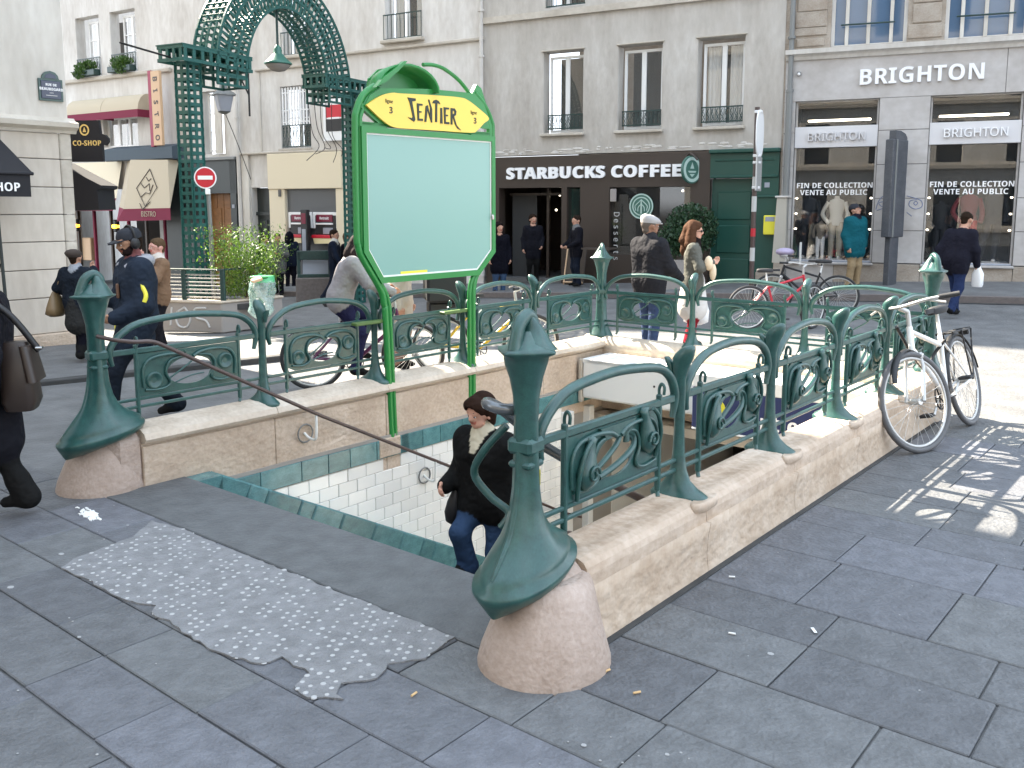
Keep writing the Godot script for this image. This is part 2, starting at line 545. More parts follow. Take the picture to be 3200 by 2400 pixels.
func make_view() -> void:
	var cam := Camera3D.new()
	cam.name = "camera"
	var near := 0.1
	cam.position = Vector3(0, CAM_Y, 0)
	cam.rotation_degrees.x = -7.632
	cam.keep_aspect = Camera3D.KEEP_HEIGHT
	cam.set_frustum(2400.0 / 2836.0 * near, Vector2(0, -170.0 / 2836.0 * near), near, 600.0)
	add_child(cam)
	cam.current = true
	var we := WorldEnvironment.new()
	var e := Environment.new()
	e.background_mode = Environment.BG_SKY
	var sky := Sky.new()
	var sm := ProceduralSkyMaterial.new()
	sm.sky_top_color = Color(0.64, 0.70, 0.77)
	sm.sky_horizon_color = Color(0.87, 0.885, 0.9)
	sm.sky_curve = 0.12
	sm.ground_bottom_color = Color(0.3, 0.29, 0.28)
	sm.ground_horizon_color = Color(0.6, 0.6, 0.6)
	sm.sky_energy_multiplier = 1.0
	var cn := FastNoiseLite.new()
	cn.seed = 5
	cn.frequency = 0.012
	cn.fractal_octaves = 4
	var ci := cn.get_seamless_image(512, 256)
	var cov := Image.create(512, 256, false, Image.FORMAT_RGBA8)
	for y in 256:
		for x in 512:
			var v := smoothstep(0.5, 0.8, ci.get_pixel(x, y).r)
			cov.set_pixel(x, y, Color(0.9, 0.9, 0.9, v * 0.6))
	sm.sky_cover = ImageTexture.create_from_image(cov)
	sky.sky_material = sm
	e.sky = sky
	e.background_energy_multiplier = 0.8
	e.tonemap_mode = Environment.TONE_MAPPER_LINEAR
	e.tonemap_exposure = 5.7
	e.sdfgi_enabled = true
	e.ssao_enabled = true
	e.ssil_enabled = true
	we.environment = e
	we.name = "world"
	add_child(we)
	var sun := DirectionalLight3D.new()
	sun.name = "sun"
	sun.light_energy = 1.6
	sun.light_color = Color(1.0, 0.95, 0.87)
	sun.light_angular_distance = 0.5
	sun.shadow_enabled = true
	add_child(sun)
	sun.look_at_from_position(Vector3(-20, 30, -20), Vector3(-20, 30, -20) + Vector3(0.559, -0.643, 0.521))

# ---------------------------------------------------------------- ground
func ent_world(x: float, s: float) -> Vector3:
	return EB * Vector3(x, 0, -s)

func make_ground() -> void:
	var xs := [-70.0, -50.0, -38.0, -30.0, -24.0, -20.0, -16.0, -13.0, -10.5, -8.5, -7.0, -5.5, -4.5, -3.93, -3.75, -3.6, -2.0, -0.14, 0.0, 0.18, 1.0, 2.0, 3.5, 5.0, 6.5, 8.0, 10.0, 12.5, 15.0, 18.0, 22.0, 28.0, 36.0, 50.0, 70.0]
	var ss := [-40.0, -25.0, -15.0, -9.0, -5.0, -3.0, -1.5, -0.5, 0.5, 2.0, 4.0, 6.02, 6.2, 6.4, 7.5, 9.0, 10.5, 12.0, 13.5, 15.0, 17.0, 19.0, 21.0, 24.0, 27.0, 30.0, 34.0, 39.0, 45.0, 55.0, 70.0]
	var m := MB.new()
	m.smooth()
	for i in xs.size() - 1:
		for j in ss.size() - 1:
			if xs[i] >= -3.76 and xs[i + 1] <= 0.01 and ss[j] >= 0.49 and ss[j + 1] <= 6.21:
				continue
			var q := []
			for k in [[i, j], [i, j + 1], [i + 1, j + 1], [i + 1, j]]:
				var p := ent_world(xs[k[0]], ss[k[1]])
				p.y = ground_y(p.x, -p.z) - 0.014
				q.append(p)
			m.quad(q[0], q[1], q[2], q[3])
	structure("ground", m.done(), M.asphalt)
	# slabs of the pavement round the entrance
	var base := structure("pavement", MB.new().box(Vector3(1.2, -0.055, 1.43), Vector3(12.6, 0.07, 2.78), EB).box(Vector3(3.7, -0.055, -2.93), Vector3(6.95, 0.07, 5.94), EB).done(), M.joint)
	var rows := [-2.75, -2.32, -1.9, -1.515, -1.17, -0.84, -0.46, -0.08, 0.42, 0.87, 1.26, 1.92, 2.45, 2.84, 3.3, 3.78, 4.25, 4.75, 5.3, 5.9]
	var r := RandomNumberGenerator.new()
	r.seed = 31
	var shapes := {}
	var spots := []
	for i in rows.size() - 1:
		var x := -5.0 + r.randf_range(-0.3, 0.2)
		var x_end := 7.2
		if rows[i] >= -0.09:
			x = 0.21
		if i >= 7:
			x_end = 7.0
		while x < x_end:
			var w := r.randf_range(0.42, 0.78)
			if i == 10: w = [0.52, 0.7, 0.5, 0.62][spots.size() % 4]
			spots.append([x, rows[i], w, rows[i + 1] - rows[i]])
			x += w
	spots.sort_custom(func(a, b): return Vector2(a[0] - 2.34, a[1] + 2.96).length() < Vector2(b[0] - 2.34, b[1] + 2.96).length())
	var rest := MB.new()
	for k in spots.size():
		var s: Array = spots[k]
		var gap := 0.007
		var sz := Vector3(s[2] - gap, 0.035, s[3] - (0.016 if absf(s[1] + 1.515) < 0.01 else gap))
		var h := r.randf_range(-0.0025, 0.0015)
		var xf := EB * at(Vector3(s[0] + s[2] * 0.5, h - 0.0175, -(s[1] + s[3] * 0.5)), r.randf_range(-0.25, 0.25), r.randf_range(-0.15, 0.15), r.randf_range(-0.1, 0.1))
		if k < 296:
			part("slab", cb(Vector3(), sz, 0.005), M["slab_%d" % r.randi_range(0, 4)], base, xf)
		else:
			rest.box(Vector3(), sz, xf)
	var o := part("far_slabs", rest.done(), M.slab_1, base)
	o.set_meta("kind", "stuff")
	part("landing_slab", MB.new().cbox(Vector3(-1.88, -0.019, -0.225), Vector3(3.44, 0.04, 0.6), 0.006, EB).done(), M.step_stone, base)
	var spots_m := MB.new()
	var sr := RandomNumberGenerator.new()
	sr.seed = 77
	for i in 420:
		var near := i % 3 > 0
		var c0 := Vector2(sr.randf_range(0.5, 2.4), sr.randf_range(-2.4, -0.2)) if near else Vector2(sr.randf_range(-3.5, 4.5), sr.randf_range(-2.6, 3.0))
		if not near and c0.y > -0.1 and c0.x < 0.35: continue
		var rad := sr.randf_range(0.0025, 0.006) if sr.randf() < 0.8 else sr.randf_range(0.008, 0.016)
		spots_m.prism(ellipse(c0, Vector2(rad * sr.randf_range(0.8, 1.6), rad), 7), -0.001, 0.0012, EB * Transform3D(Basis(Vector3.RIGHT, -PI / 2), Vector3(0, 0.001, 0)))
	o = part("gum_spots", spots_m.done(), M.gum, base)
	o.set_meta("kind", "stuff")
	part("dirt_joint", MB.new().box(Vector3(0.213, 0.002, -3.0), Vector3(0.035, 0.01, 5.6), EB).done(), M.joint, base)
	# worn tactile patch in front of the stairs
	var tp := thing("tactile_paving", "worn pale tactile patch with raised dots in front of the stairs", "tactile paving", EB)
	var poly := v2([-2.56, 0.854, -2.63, 0.74, -2.70, 0.36, -2.88, 0.14, -2.6, 0.10, -2.2, 0.11, -1.83, 0.105, -1.4, 0.1, -0.9, 0.095, -0.345, 0.082, -0.315, 0.32, -0.4, 0.443, -0.345, 0.55, -0.435, 0.67, -0.39, 0.745, -0.34, 0.752, -0.45, 0.83, -0.565, 0.823, -0.6, 0.707, -0.8, 0.702, -0.83, 0.796, -1.06, 0.85, -1.35, 0.845, -1.52, 0.82, -1.66, 0.832, -1.716, 0.763, -1.8, 0.82, -1.89, 0.837, -2.01, 0.847, -2.3, 0.83])
	var fine := PackedVector2Array()
	var rr := RandomNumberGenerator.new()
	rr.seed = 4
	for i in poly.size():                                  # a ragged, worn rim
		var a := poly[i]
		var b := poly[(i + 1) % poly.size()]
		var n := maxi(1, int(a.distance_to(b) / 0.045))
		for k in n:
			fine.append(a.lerp(b, float(k) / n) + Vector2(rr.randf_range(-0.009, 0.009), rr.randf_range(-0.009, 0.009)))
	var flat := Transform3D(Basis(Vector3.RIGHT, PI / 2), Vector3(0, 0.0055, 0))
	part("worn_sheet", MB.new().prism(fine, -0.003, 0.005, flat).done(), M.tactile, tp)
	var dots := MB.new()
	var dx := 0.0
	for i in 52:
		for j in 17:
			var q := Vector2(-2.9 + i * 0.0525 + (0.026 if j % 2 else 0.0), 0.1 + j * 0.045)
			if Geometry2D.is_point_in_polygon(q, fine) and rr.randf() < 0.84:
				var rad := rr.randf_range(0.009, 0.0145)
				var hgt := rr.randf_range(0.001, 0.0045)
				dots.loft([[0.004, rad, rad], [0.0058 + hgt, rad * 0.9, rad * 0.9], [0.0062 + hgt, rad * 0.55, rad * 0.55]], 8, at(Vector3(q.x, 0, q.y)))
	o = part("raised_dots", dots.done(), M.tactile_dot, tp)
	o.set_meta("kind", "stuff")
	# the far pavement along the shops, one step up
	var walk := [Vector2(13.5, 16.7), Vector2(5.97, 20.0), Vector2(-0.74, 23.56), Vector2(-8.34, 27.95)]
	var far_m := MB.new()
	var kerb := MB.new()
	for i in walk.size() - 1:
		var a: Vector2 = walk[i]
		var b: Vector2 = walk[i + 1]
		var na := Vector2(-0.44, -0.9) * 2.35
		for k in 8:
			var u := a.lerp(b, k / 8.0)
			var w := a.lerp(b, (k + 1) / 8.0)
			var pts := []
			for e in [[u, 0.0], [w, 0.0], [w, 1.0], [u, 1.0]]:
				var p: Vector2 = e[0] + na * e[1]
				pts.append(Vector3(p.x, ground_y(p.x, p.y) + 0.1, -p.y))
			far_m.smooth()
			far_m.quad(pts[0], pts[1], pts[2], pts[3])
			var inn: Vector3 = (pts[0] - pts[3]).normalized() * 0.16
			kerb.flat()
			var dn := Vector3(0, -0.2, 0)
			var upk := Vector3(0, 0.006, 0)
			kerb.quad(pts[2] + upk, pts[3] + upk, pts[3] + dn, pts[2] + dn)
			kerb.quad(pts[3] + upk, pts[2] + upk, pts[2] + inn + upk, pts[3] + inn + upk)
	structure("far_pavement", far_m.done(), M.asphalt)
	structure("kerb", kerb.done(), M.granite)
	var gut := MB.new()
	gut.smooth()
	for i in walk.size() - 1:
		for k in 8:
			var u: Vector2 = walk[i].lerp(walk[i + 1], k / 8.0) + Vector2(-0.44, -0.9) * 2.36
			var w: Vector2 = walk[i].lerp(walk[i + 1], (k + 1) / 8.0) + Vector2(-0.44, -0.9) * 2.36
			var off := Vector2(-0.044, -0.09)
			gut.quad(Vector3(u.x, ground_y(u.x, u.y) - 0.006, -u.y), Vector3(w.x, ground_y(w.x, w.y) - 0.006, -w.y), Vector3(w.x + off.x, ground_y(w.x + off.x, w.y + off.y) - 0.006, -w.y - off.y), Vector3(u.x + off.x, ground_y(u.x + off.x, u.y + off.y) - 0.006, -u.y - off.y))
	structure("gutter", gut.done(), M.joint)
	# low step of the pavement by the corner building on the left
	var lk := MB.new()
	lk.cbox(Vector3(0, -0.05, 0), Vector3(0.16, 0.16, 9.0), 0.01, at(Vector3(-6.05, 0.0, -9.4), 5.0 - 56.0))
	structure("kerb_step", lk.done(), M.joint)

func make_litter() -> void:
	var spots := [[0.55, 0.03, 60.0], [0.62, 0.75, 20.0], [0.9, 1.02, 130.0], [0.36, 0.1, 80.0], [0.33, 1.35, 30.0], [-0.14, -0.55, 100.0]]
	var why := ["cigarette butt on the grey slabs beside the right plinth foot", "white cigarette butt on the slabs right of the parapet", "flat white paper scrap on the slabs right of the parapet", "brown leaf stalk on the slabs behind the right plinth", "pale butt in the joint at the foot of the right parapet", "brown butt on the slabs in front of the right plinth"]
	for i in spots.size():
		var s: Array = spots[i]
		var o := part("cigarette_butt" if i != 2 else "paper_scrap", MB.new().tube([Vector3(-0.016, 0, 0), Vector3(0.016, 0.001, 0.002)], 0.005, 7).done() if i != 2 else bx(Vector3(), Vector3(0.05, 0.002, 0.014)), M.butt if i in [0, 3, 5] else M.paper, self, EB * at(Vector3(s[0], 0.007, -s[1]), s[2]))
		tag(o, why[i], "litter", "litter on the pavement")
	var mb := MB.new()
	var rr := RandomNumberGenerator.new()
	rr.seed = 12
	for i in 60:
		var pc := PackedVector2Array()
		var cen := Vector2(rr.randfn(0, 0.08), rr.randfn(0, 0.02))
		for k in 7:
			pc.append(cen + Vector2.from_angle(TAU * k / 7) * rr.randf_range(0.004, 0.022) * Vector2(1.8, 0.7))
		mb.prism(pc, -0.001 - 0.00003 * i, 0.002 + 0.00013 * i, Transform3D(Basis(Vector3.RIGHT, PI / 2), Vector3()))
	var sp := part("paint_splash", mb.done(), M.paper, self, EB * at(Vector3(-3.3, 0.004, 0.33), -10))
	tag(sp, "splash of white paint on the slabs below the left plinth", "paint stain")
# ---------------------------------------------------------------- stone parapets
func coping_outline(w: float, round_top: bool) -> PackedVector2Array:    # across the wall: x from -w to w, y up
	if round_top:
		return v2([-w, 0.28, w - 0.02, 0.28, w - 0.02, 0.3, w + 0.035, 0.31, w + 0.05, 0.335, w + 0.03, 0.375, w - 0.03, 0.405, w - 0.1, 0.42, -w + 0.08, 0.42, -w + 0.01, 0.4, -w - 0.02, 0.36, -w - 0.02, 0.31])
	return v2([-w, 0.28, w - 0.002, 0.28, w - 0.004, 0.335, w - 0.012, 0.366, w - 0.03, 0.39, w - 0.06, 0.403, w - 0.09, 0.407, -w + 0.05, 0.407, -w + 0.015, 0.398, -w, 0.375])

func run_prism(poly: PackedVector2Array, s0: float, s1: float, x0: float, flip := false) -> ArrayMesh:     # an outline swept along the long side
	var b := Basis(Vector3(-1 if flip else 1, 0, 0), Vector3.UP, Vector3(0, 0, 1))
	var p := poly
	if flip:
		p = PackedVector2Array()
		for q in poly: p.append(Vector2(-q.x, q.y))
	return MB.new().prism(p, -s1, -s0, at(Vector3(x0, 0, 0))).done()

func plinth(par: Node3D, x: float, s: float, flip: float) -> void:
	part("plinth", MB.new().loft([[-0.04, 0.29, 0.30, 0.0, 0.0], [0.015, 0.288, 0.298], [0.06, 0.276, 0.286], [0.15, 0.245, 0.258, 0, -0.01], [0.24, 0.212, 0.23, 0, -0.025], [0.32, 0.178, 0.205, 0.0, -0.045], [0.35, 0.155, 0.185, 0, -0.055], [0.362, 0.12, 0.15, 0, -0.06]], 36, at(Vector3(x, 0, -s))).done(), M.plinth_stone, par)

func make_parapets() -> void:
	var sides := [
		["stone_parapet", "pale stone parapet on the right of the stairs, with rounded front plinth", 0.03, 0.15, false],
		["stone_parapet", "pale stone parapet with moulded coping along the left of the stairs", -3.77, 0.155, true]]
	for k in 2:
		var d: Array = sides[k]
		var par := thing(d[0], d[1], "stone wall", EB, "stone parapets round the metro stairs")
		var cuts := [0.22, 1.34, 2.54, 3.72, 4.89, 6.06]
		for i in cuts.size() - 1:
			var a: float = cuts[i] + 0.002
			var b: float = cuts[i + 1] - 0.002
			var w: float = d[3]
			if k == 0:      # outer face battered, with scooped corbels under the posts
				var bl := MB.new()
				var rs := []
				var n := 12
				for j in n + 1:
					var u := lerpf(a, b, float(j) / n)
					var near_post := 0.0
					for p in POSTS:
						near_post = maxf(near_post, 1.0 - smoothstep(0.06, 0.3, absf(u - p)))
					var bulge := 0.045 * near_post
					var q := []
					for v in [[-w, -0.4], [-w, 0.2795], [w - 0.002 + bulge * 0.6, 0.2795], [w - 0.004 + bulge * 0.35, 0.2], [w + 0.002 + bulge * 0.1, 0.1], [w + 0.018, 0.01], [w + 0.03, -0.4]]:
						q.append(Vector3(d[2] + v[0], v[1], -u))
					rs.append(q)
				bl.rings(rs)
				part("wall_block", bl.done(), M.stained_stone, par)
				part("coping_stone", run_prism(coping_outline(w, false), a, b, d[2]), M.coping_plain, par)
				if i < 4:
					part("corbel", MB.new().loft([[0.3, 0.02, 0.06, -0.02], [0.345, 0.03, 0.11, -0.008], [0.36, 0.045, 0.135, 0.0], [0.396, 0.045, 0.135, 0.0], [0.404, 0.035, 0.125, 0.0]], 16, at(Vector3(d[2] + w - 0.02, 0, -POSTS[i + 1]))).done(), M.coping_plain, par)
			else:
				var bl := MB.new()
				bl.cbox(Vector3(d[2], -0.07, -(a + b) * 0.5), Vector3(w * 2.0, 0.7, b - a), 0.006)
				part("wall_block", bl.done(), M.limestone, par)
				part("coping_stone", run_prism(coping_outline(w, true), a, b, d[2]), M.coping, par)
		plinth(par, 0.08 if k == 0 else -3.85, 0.03, 1.0)
		# neck stone between the plinth and the wall
		part("neck_stone", MB.new().cbox(Vector3(d[2], 0.15, -0.13), Vector3(0.3, 0.5, 0.26), 0.06).done(), M.plinth_stone, par)
	var back := thing("stone_parapet", "stone parapet with round roll coping across the back of the stairs", "stone wall", EB, "stone parapets round the metro stairs")
	var xs := [-3.92, -2.5, -1.25, 0.18]
	for i in 3:
		part("wall_block", MB.new().cbox(Vector3((xs[i] + xs[i + 1]) * 0.5, -0.08, -6.2), Vector3(xs[i + 1] - xs[i] - 0.004, 0.72, 0.28), 0.006).done(), M.limestone, back)
		var pts := [Vector3(xs[i] + 0.002, 0.31, -6.17), Vector3(xs[i + 1] - 0.002, 0.31, -6.17)]
		part("coping_roll", MB.new().tube(pts, 0.115, 20).done(), M.coping, back)

# ---------------------------------------------------------------- stairs, tiled walls, canopy
func make_stairwell() -> void:
	var st := thing("stairs", "grey stone stairs going down into the metro", "stairs", EB)
	st.set_meta("kind", "structure")
	for i in 16:
		part("step", MB.new().cbox(Vector3(-1.88, -0.172 * (i + 1) - 0.13, -(0.55 + 0.3 * i + 0.155)), Vector3(3.4, 0.2, 0.34), 0.008).done(), M.step_stone, st)
	part("lower_floor", bx(Vector3(-1.88, -3.0, -8.2), Vector3(3.4, 0.2, 6.0)), M.step_stone, st)
	var wl := thing("tiled_wall", "white tiled wall with green borders on the left of the stairs", "wall", EB)
	# brick bond of white tiles from the green band down; the tile is 0.21 by 0.115
	part("mortar_wall", MB.new().box(Vector3(-3.72, -1.75, -3.4), Vector3(0.2, 2.79, 6.0)).done(), M.grout, wl)
	var r := RandomNumberGenerator.new()
	r.seed = 77
	var tm := []
	for v in 2:
		tm.append(cb(Vector3(), Vector3(0.016, 0.111, 0.207), 0.005))
	var half := cb(Vector3(), Vector3(0.016, 0.111, 0.1), 0.005)
	var spots := []
	for j in 26:
		var y := -0.355 - 0.1135 * j
		var s := 0.6 - (0.105 if j % 2 else 0.0)
		while s < 5.15:
			if y > -0.523 * (s - 0.75) - 0.3 and not (y > -0.38 and s > 2.35 and s < 2.62):
				spots.append([s, y])
			s += 0.21
	spots.sort_custom(func(a, b): return a[0] - a[1] * 0.7 < b[0] - b[1] * 0.7)
	var rest := MB.new()
	for i in spots.size():
		var p := Vector3(-3.613 + r.randf_range(-0.002, 0.001), spots[i][1], -spots[i][0] - 0.105)
		if i < 299:
			part("tile", tm[0], M["tile_white_%d" % r.randi_range(0, 3)], wl, at(p, r.randf_range(-0.5, 0.5), 0.0, r.randf_range(-0.4, 0.4)))
		else:
			rest.cbox(p, Vector3(0.016, 0.111, 0.207), 0.005)
	var o := part("far_tiles", rest.done(), M.tile_white_1, wl)
	o.set_meta("kind", "stuff")
	# green band under the stone
	var s := 0.62
	var k := 0
	while s < 5.9:
		var w: float = [0.24, 0.31, 0.4, 0.28][k % 4]
		if s + w > 2.42 and s < 2.7:
			w = 2.42 - s if s < 2.4 else w
			if s < 2.42:
				part("green_tile", cb(Vector3(-3.607, -0.205, -(s + w * 0.5)), Vector3(0.03, 0.17, w - 0.004), 0.004), M["tile_green_%d" % (k % 3)], wl)
			s = 2.7
			k += 1
			continue
		part("green_tile", cb(Vector3(-3.607, -0.205, -(s + w * 0.5)), Vector3(0.03, 0.17, w - 0.004), 0.004), M["tile_green_%d" % (k % 3)], wl)
		s += w
		k += 1
	part("mortar_lip", MB.new().box(Vector3(-3.62, -0.105, -3.3), Vector3(0.04, 0.028, 5.5)).done(), M.grout, wl)
	part("mortar_patch", MB.new().cbox(Vector3(-3.605, -0.2, -2.56), Vector3(0.035, 0.175, 0.27), 0.01).done(), M.limestone, wl)
	# sloping green stringer that follows the stairs
	var ang := atan(0.523)
	var run := 0.72
	k = 0
	while run < 5.6:
		var w: float = [0.26, 0.16, 0.31, 0.14, 0.29, 0.36, 0.33][k % 7]
		var yy := -0.523 * (run - 0.72) - 0.012
		var nn := w - 0.004
		var xf := Transform3D(Basis(Vector3.RIGHT, -ang), Vector3(-3.52, yy, -run))
		part("green_stringer_tile", MB.new().cbox(Vector3(0, -0.09, -w * 0.5 / cos(ang)), Vector3(0.17, 0.205, nn / cos(ang)), 0.012, xf).done(), M["tile_green_%d" % ((k * 2) % 3)], wl)
		run += w
		k += 1
	part("stringer_end", MB.new().prism(v2([0.0, 0.0, 0.2, 0.0, 0.2, -0.2, 0.0, -0.2]), -0.085, 0.085, Transform3D(Basis(Vector3.UP, PI / 2), Vector3(-3.52, -0.008, -0.53))).done(), M.tile_green_0, wl)
	# pilasters and the door frame further down
	for e in [[5.28, 0.16], [5.72, 0.1]]:
		part("pilaster", cb(Vector3(-3.58, -1.75, -e[0]), Vector3(0.1, 2.8, e[1]), 0.006), M.white_metal, wl)
	part("lower_wall", bx(Vector3(-3.66, -1.7, -8.4), Vector3(0.1, 2.9, 4.2)), M.tile_white_2, wl)
	var rw := thing("retaining_wall", "tiled wall under the right parapet inside the stairwell", "wall", EB)
	part("wall_face", bx(Vector3(0.02, -1.78, -5.4), Vector3(0.26, 2.8, 10.0)), M.tile_white_1, rw)
	var bw := thing("lower_hall", "brown wall of the underground hall below the canopy", "wall", EB)
	part("far_wall", bx(Vector3(-1.88, -1.7, -10.6), Vector3(3.6, 2.9, 0.1)), M.ashlar, bw)
	part("hall_ceiling", bx(Vector3(-1.88, -0.52, -8.2), Vector3(3.5, 0.1, 4.7)), M.stucco_beige, bw)
	part("front_wall", bx(Vector3(-1.88, -0.18, -6.28), Vector3(3.5, 0.5, 0.1)), M.stucco_beige, bw)
	part("grey_duct", bx(Vector3(-1.2, -0.9, -7.4), Vector3(1.9, 0.5, 0.3)), M.zinc, bw)
	part("dark_door", bx(Vector3(-2.9, -1.6, -9.2), Vector3(0.9, 2.4, 0.1)), M.dark_void, bw)
	part("shelf_box", cb(Vector3(-1.0, -2.35, -6.6), Vector3(1.6, 1.1, 0.7)), M.canopy_white, bw)
	# white canopy box at the back
	var cn := thing("canopy_box", "white boxed canopy over the lower end of the stairs", "canopy", EB)
	part("roof_slab", MB.new().cbox(Vector3(-1.85, 0.215, -5.79), Vector3(3.36, 0.05, 0.56), 0.006).done(), M.canopy_white, cn)
	var px := [-3.52, -2.0, -0.9, -0.15]
	for i in 3:
		part("fascia_panel", cb(Vector3((px[i] + px[i + 1]) * 0.5, 0.015, -5.525), Vector3(px[i + 1] - px[i] - 0.008, 0.43, 0.03), 0.004), M.canopy_white, cn)
	part("soffit", bx(Vector3(-1.85, -0.21, -5.79), Vector3(3.36, 0.02, 0.5)), M.canopy_white, cn)
	part("post_trim", cb(Vector3(-3.555, -0.02, -5.53), Vector3(0.05, 0.5, 0.06)), M.trim_stone, cn)
	part("bolt", MB.new().ball(Vector3(-2.58, 0.03, -5.505), Vector3(0.014, 0.014, 0.006), 8).done(), M.black, cn)
	var em := thing("notice_plate", "small black and white notice on the white canopy front", "notice", EB)
	part("plate", cb(Vector3(-1.62, 0.03, -5.5), Vector3(0.3, 0.3, 0.012), 0.003), M.navy, em)
	part("white_field", MB.new().prism(ellipse(Vector2(-1.62, 0.03), Vector2(0.1, 0.1)), -5.493, -5.488).done(), M.white, em)
	for i in 3:
		part("stroke", cb(Vector3(-1.675 + 0.055 * i, 0.03 + (0.02 if i == 1 else 0.0), -5.486), Vector3(0.025, 0.12, 0.006), 0.002), M.black, em)
	var sg := thing("station_sign", "navy station sign with white lettering hung under the canopy", "sign", EB)
	part("board", cb(Vector3(-1.25, -0.07, -5.3), Vector3(1.5, 0.42, 0.04), 0.006), M.navy, sg)
	part("white_edge", cb(Vector3(-1.25, -0.292, -5.3), Vector3(1.5, 0.02, 0.045), 0.003), M.white, sg)
	part("white_head", cb(Vector3(-1.25, 0.21, -5.3), Vector3(1.5, 0.13, 0.042), 0.004), M.canopy_white, sg)
	part("lettering", text_mesh("Sentier", 0.15, 0.006), M.letter_white, sg, at(Vector3(-1.14, -0.12, -5.274)))
	part("line_disc", MB.new().prism(ellipse(Vector2(-1.72, -0.05), Vector2(0.09, 0.09)), -5.28, -5.274).done(), M.post_yellow, sg)
	# hand rails on the stairs
	var hr := thing("handrail", "thin brown handrail sloping down along the left wall", "handrail", EB)
	var pts := curve([Vector3(-3.68, 1.09, 0.02), Vector3(-3.55, 1.07, -0.03), Vector3(-3.47, 1.055, -0.12), Vector3(-3.455, 1.045, -0.24), Vector3(-3.45, 1.0, -0.34), Vector3(-3.45, 0.9, -0.52)], 5)
	pts.append_array([Vector3(-3.45, 0.27, -1.67), Vector3(-3.45, -0.485, -3.17), Vector3(-3.45, -1.45, -5.05), Vector3(-3.45, -1.6, -5.4)])
	part("rail", MB.new().tube(pts, 0.0145, 10).done(), M.rail_brown, hr)
	for b in [[1.62, 0.28], [3.0, -0.4], [4.5, -1.15]]:
		var br := part("bracket", MB.new().tube(curve([Vector3(-3.45, b[1], -b[0]), Vector3(-3.452, b[1] - 0.13, -b[0]), Vector3(-3.47, b[1] - 0.2, -b[0]), Vector3(-3.55, b[1] - 0.2, -b[0]), Vector3(-3.61, b[1] - 0.17, -b[0])], 4), 0.011, 8).done(), M.white_metal, hr)
		part("wall_ring", MB.new().tube(ring_pts(0.075, 18), 0.007, 6, at(Vector3(-3.595, b[1] - 0.17, -b[0]), 90.0)).done(), M.zinc, br)
	var hm := thing("handrail", "dark handrail with curled top end fixed to the right front post", "handrail", EB)
	var hp := curve([Vector3(-0.05, 1.09, -0.02), Vector3(-0.1, 1.1, 0.05), Vector3(-0.17, 1.11, 0.05), Vector3(-0.22, 1.1, -0.01), Vector3(-0.23, 1.06, -0.1), Vector3(-0.21, 0.98, -0.2), Vector3(-0.2, 0.86, -0.34), Vector3(-0.2, 0.6, -0.8)], 6)
	part("rail", MB.new().tube(hp, 0.026, 10).done(), M.rail_steel, hm)
	part("lower_rail", MB.new().tube([Vector3(-0.2, 0.6, -0.8), Vector3(-0.2, -0.35, -2.6), Vector3(-0.2, -1.6, -5.0)], 0.022, 10).done(), M.rail_brown, hm)
	part("stay", MB.new().tube(curve([Vector3(-0.1, 1.02, 0.01), Vector3(-0.2, 0.9, 0.04), Vector3(-0.27, 0.78, 0.03), Vector3(-0.2, 0.68, 0.0), Vector3(-0.11, 0.62, -0.02), Vector3(-0.14, 0.55, 0.0)], 5), 0.018, 8).done(), M.iron_green, hm)
	var mr := thing("handrail", "dark middle handrail standing on the lower stairs", "handrail", EB)
	part("rail", MB.new().tube(curve([Vector3(-1.9, -1.5, -2.8), Vector3(-1.9, -0.9, -2.75), Vector3(-1.9, -0.75, -3.0), Vector3(-1.9, -1.6, -4.6), Vector3(-1.9, -1.95, -5.0), Vector3(-1.9, -2.9, -5.05)], 6), 0.024, 10).done(), M.rail_brown, mr)

# ---------------------------------------------------------------- cast iron railing
func post_mesh() -> ArrayMesh:
	var m := MB.new()
	m.loft([[0.375, 0.165, 0.085, 0.01, 0, 0, 2.4], [0.40, 0.17, 0.09, 0.01, 0, 0, 2.4], [0.414, 0.158, 0.084, 0.01], [0.44, 0.112, 0.068, 0.005], [0.48, 0.07, 0.053, 0, 0, 0, 2, 0.05], [0.54, 0.046, 0.043, 0, 0, 0, 2, 0.08], [0.62, 0.034, 0.035, 0, 0, 0, 2, 0.08], [0.78, 0.027, 0.03, 0, 0, 0, 2, 0.08], [0.95, 0.03, 0.031, 0, 0, 0, 2, 0.06], [1.04, 0.034, 0.031, -0.002], [1.1, 0.046, 0.034, 0.0], [1.15, 0.058, 0.04, 0.012], [1.175, 0.054, 0.042, 0.024], [1.202, 0.042, 0.037, 0.04], [1.22, 0.026, 0.025, 0.052], [1.227, 0.01, 0.01, 0.055]], 20)
	m.loft([[1.05, 0.012, 0.012, -0.052], [1.12, 0.02, 0.026, -0.066], [1.15, 0.012, 0.02, -0.085]], 8)
	return m.done()

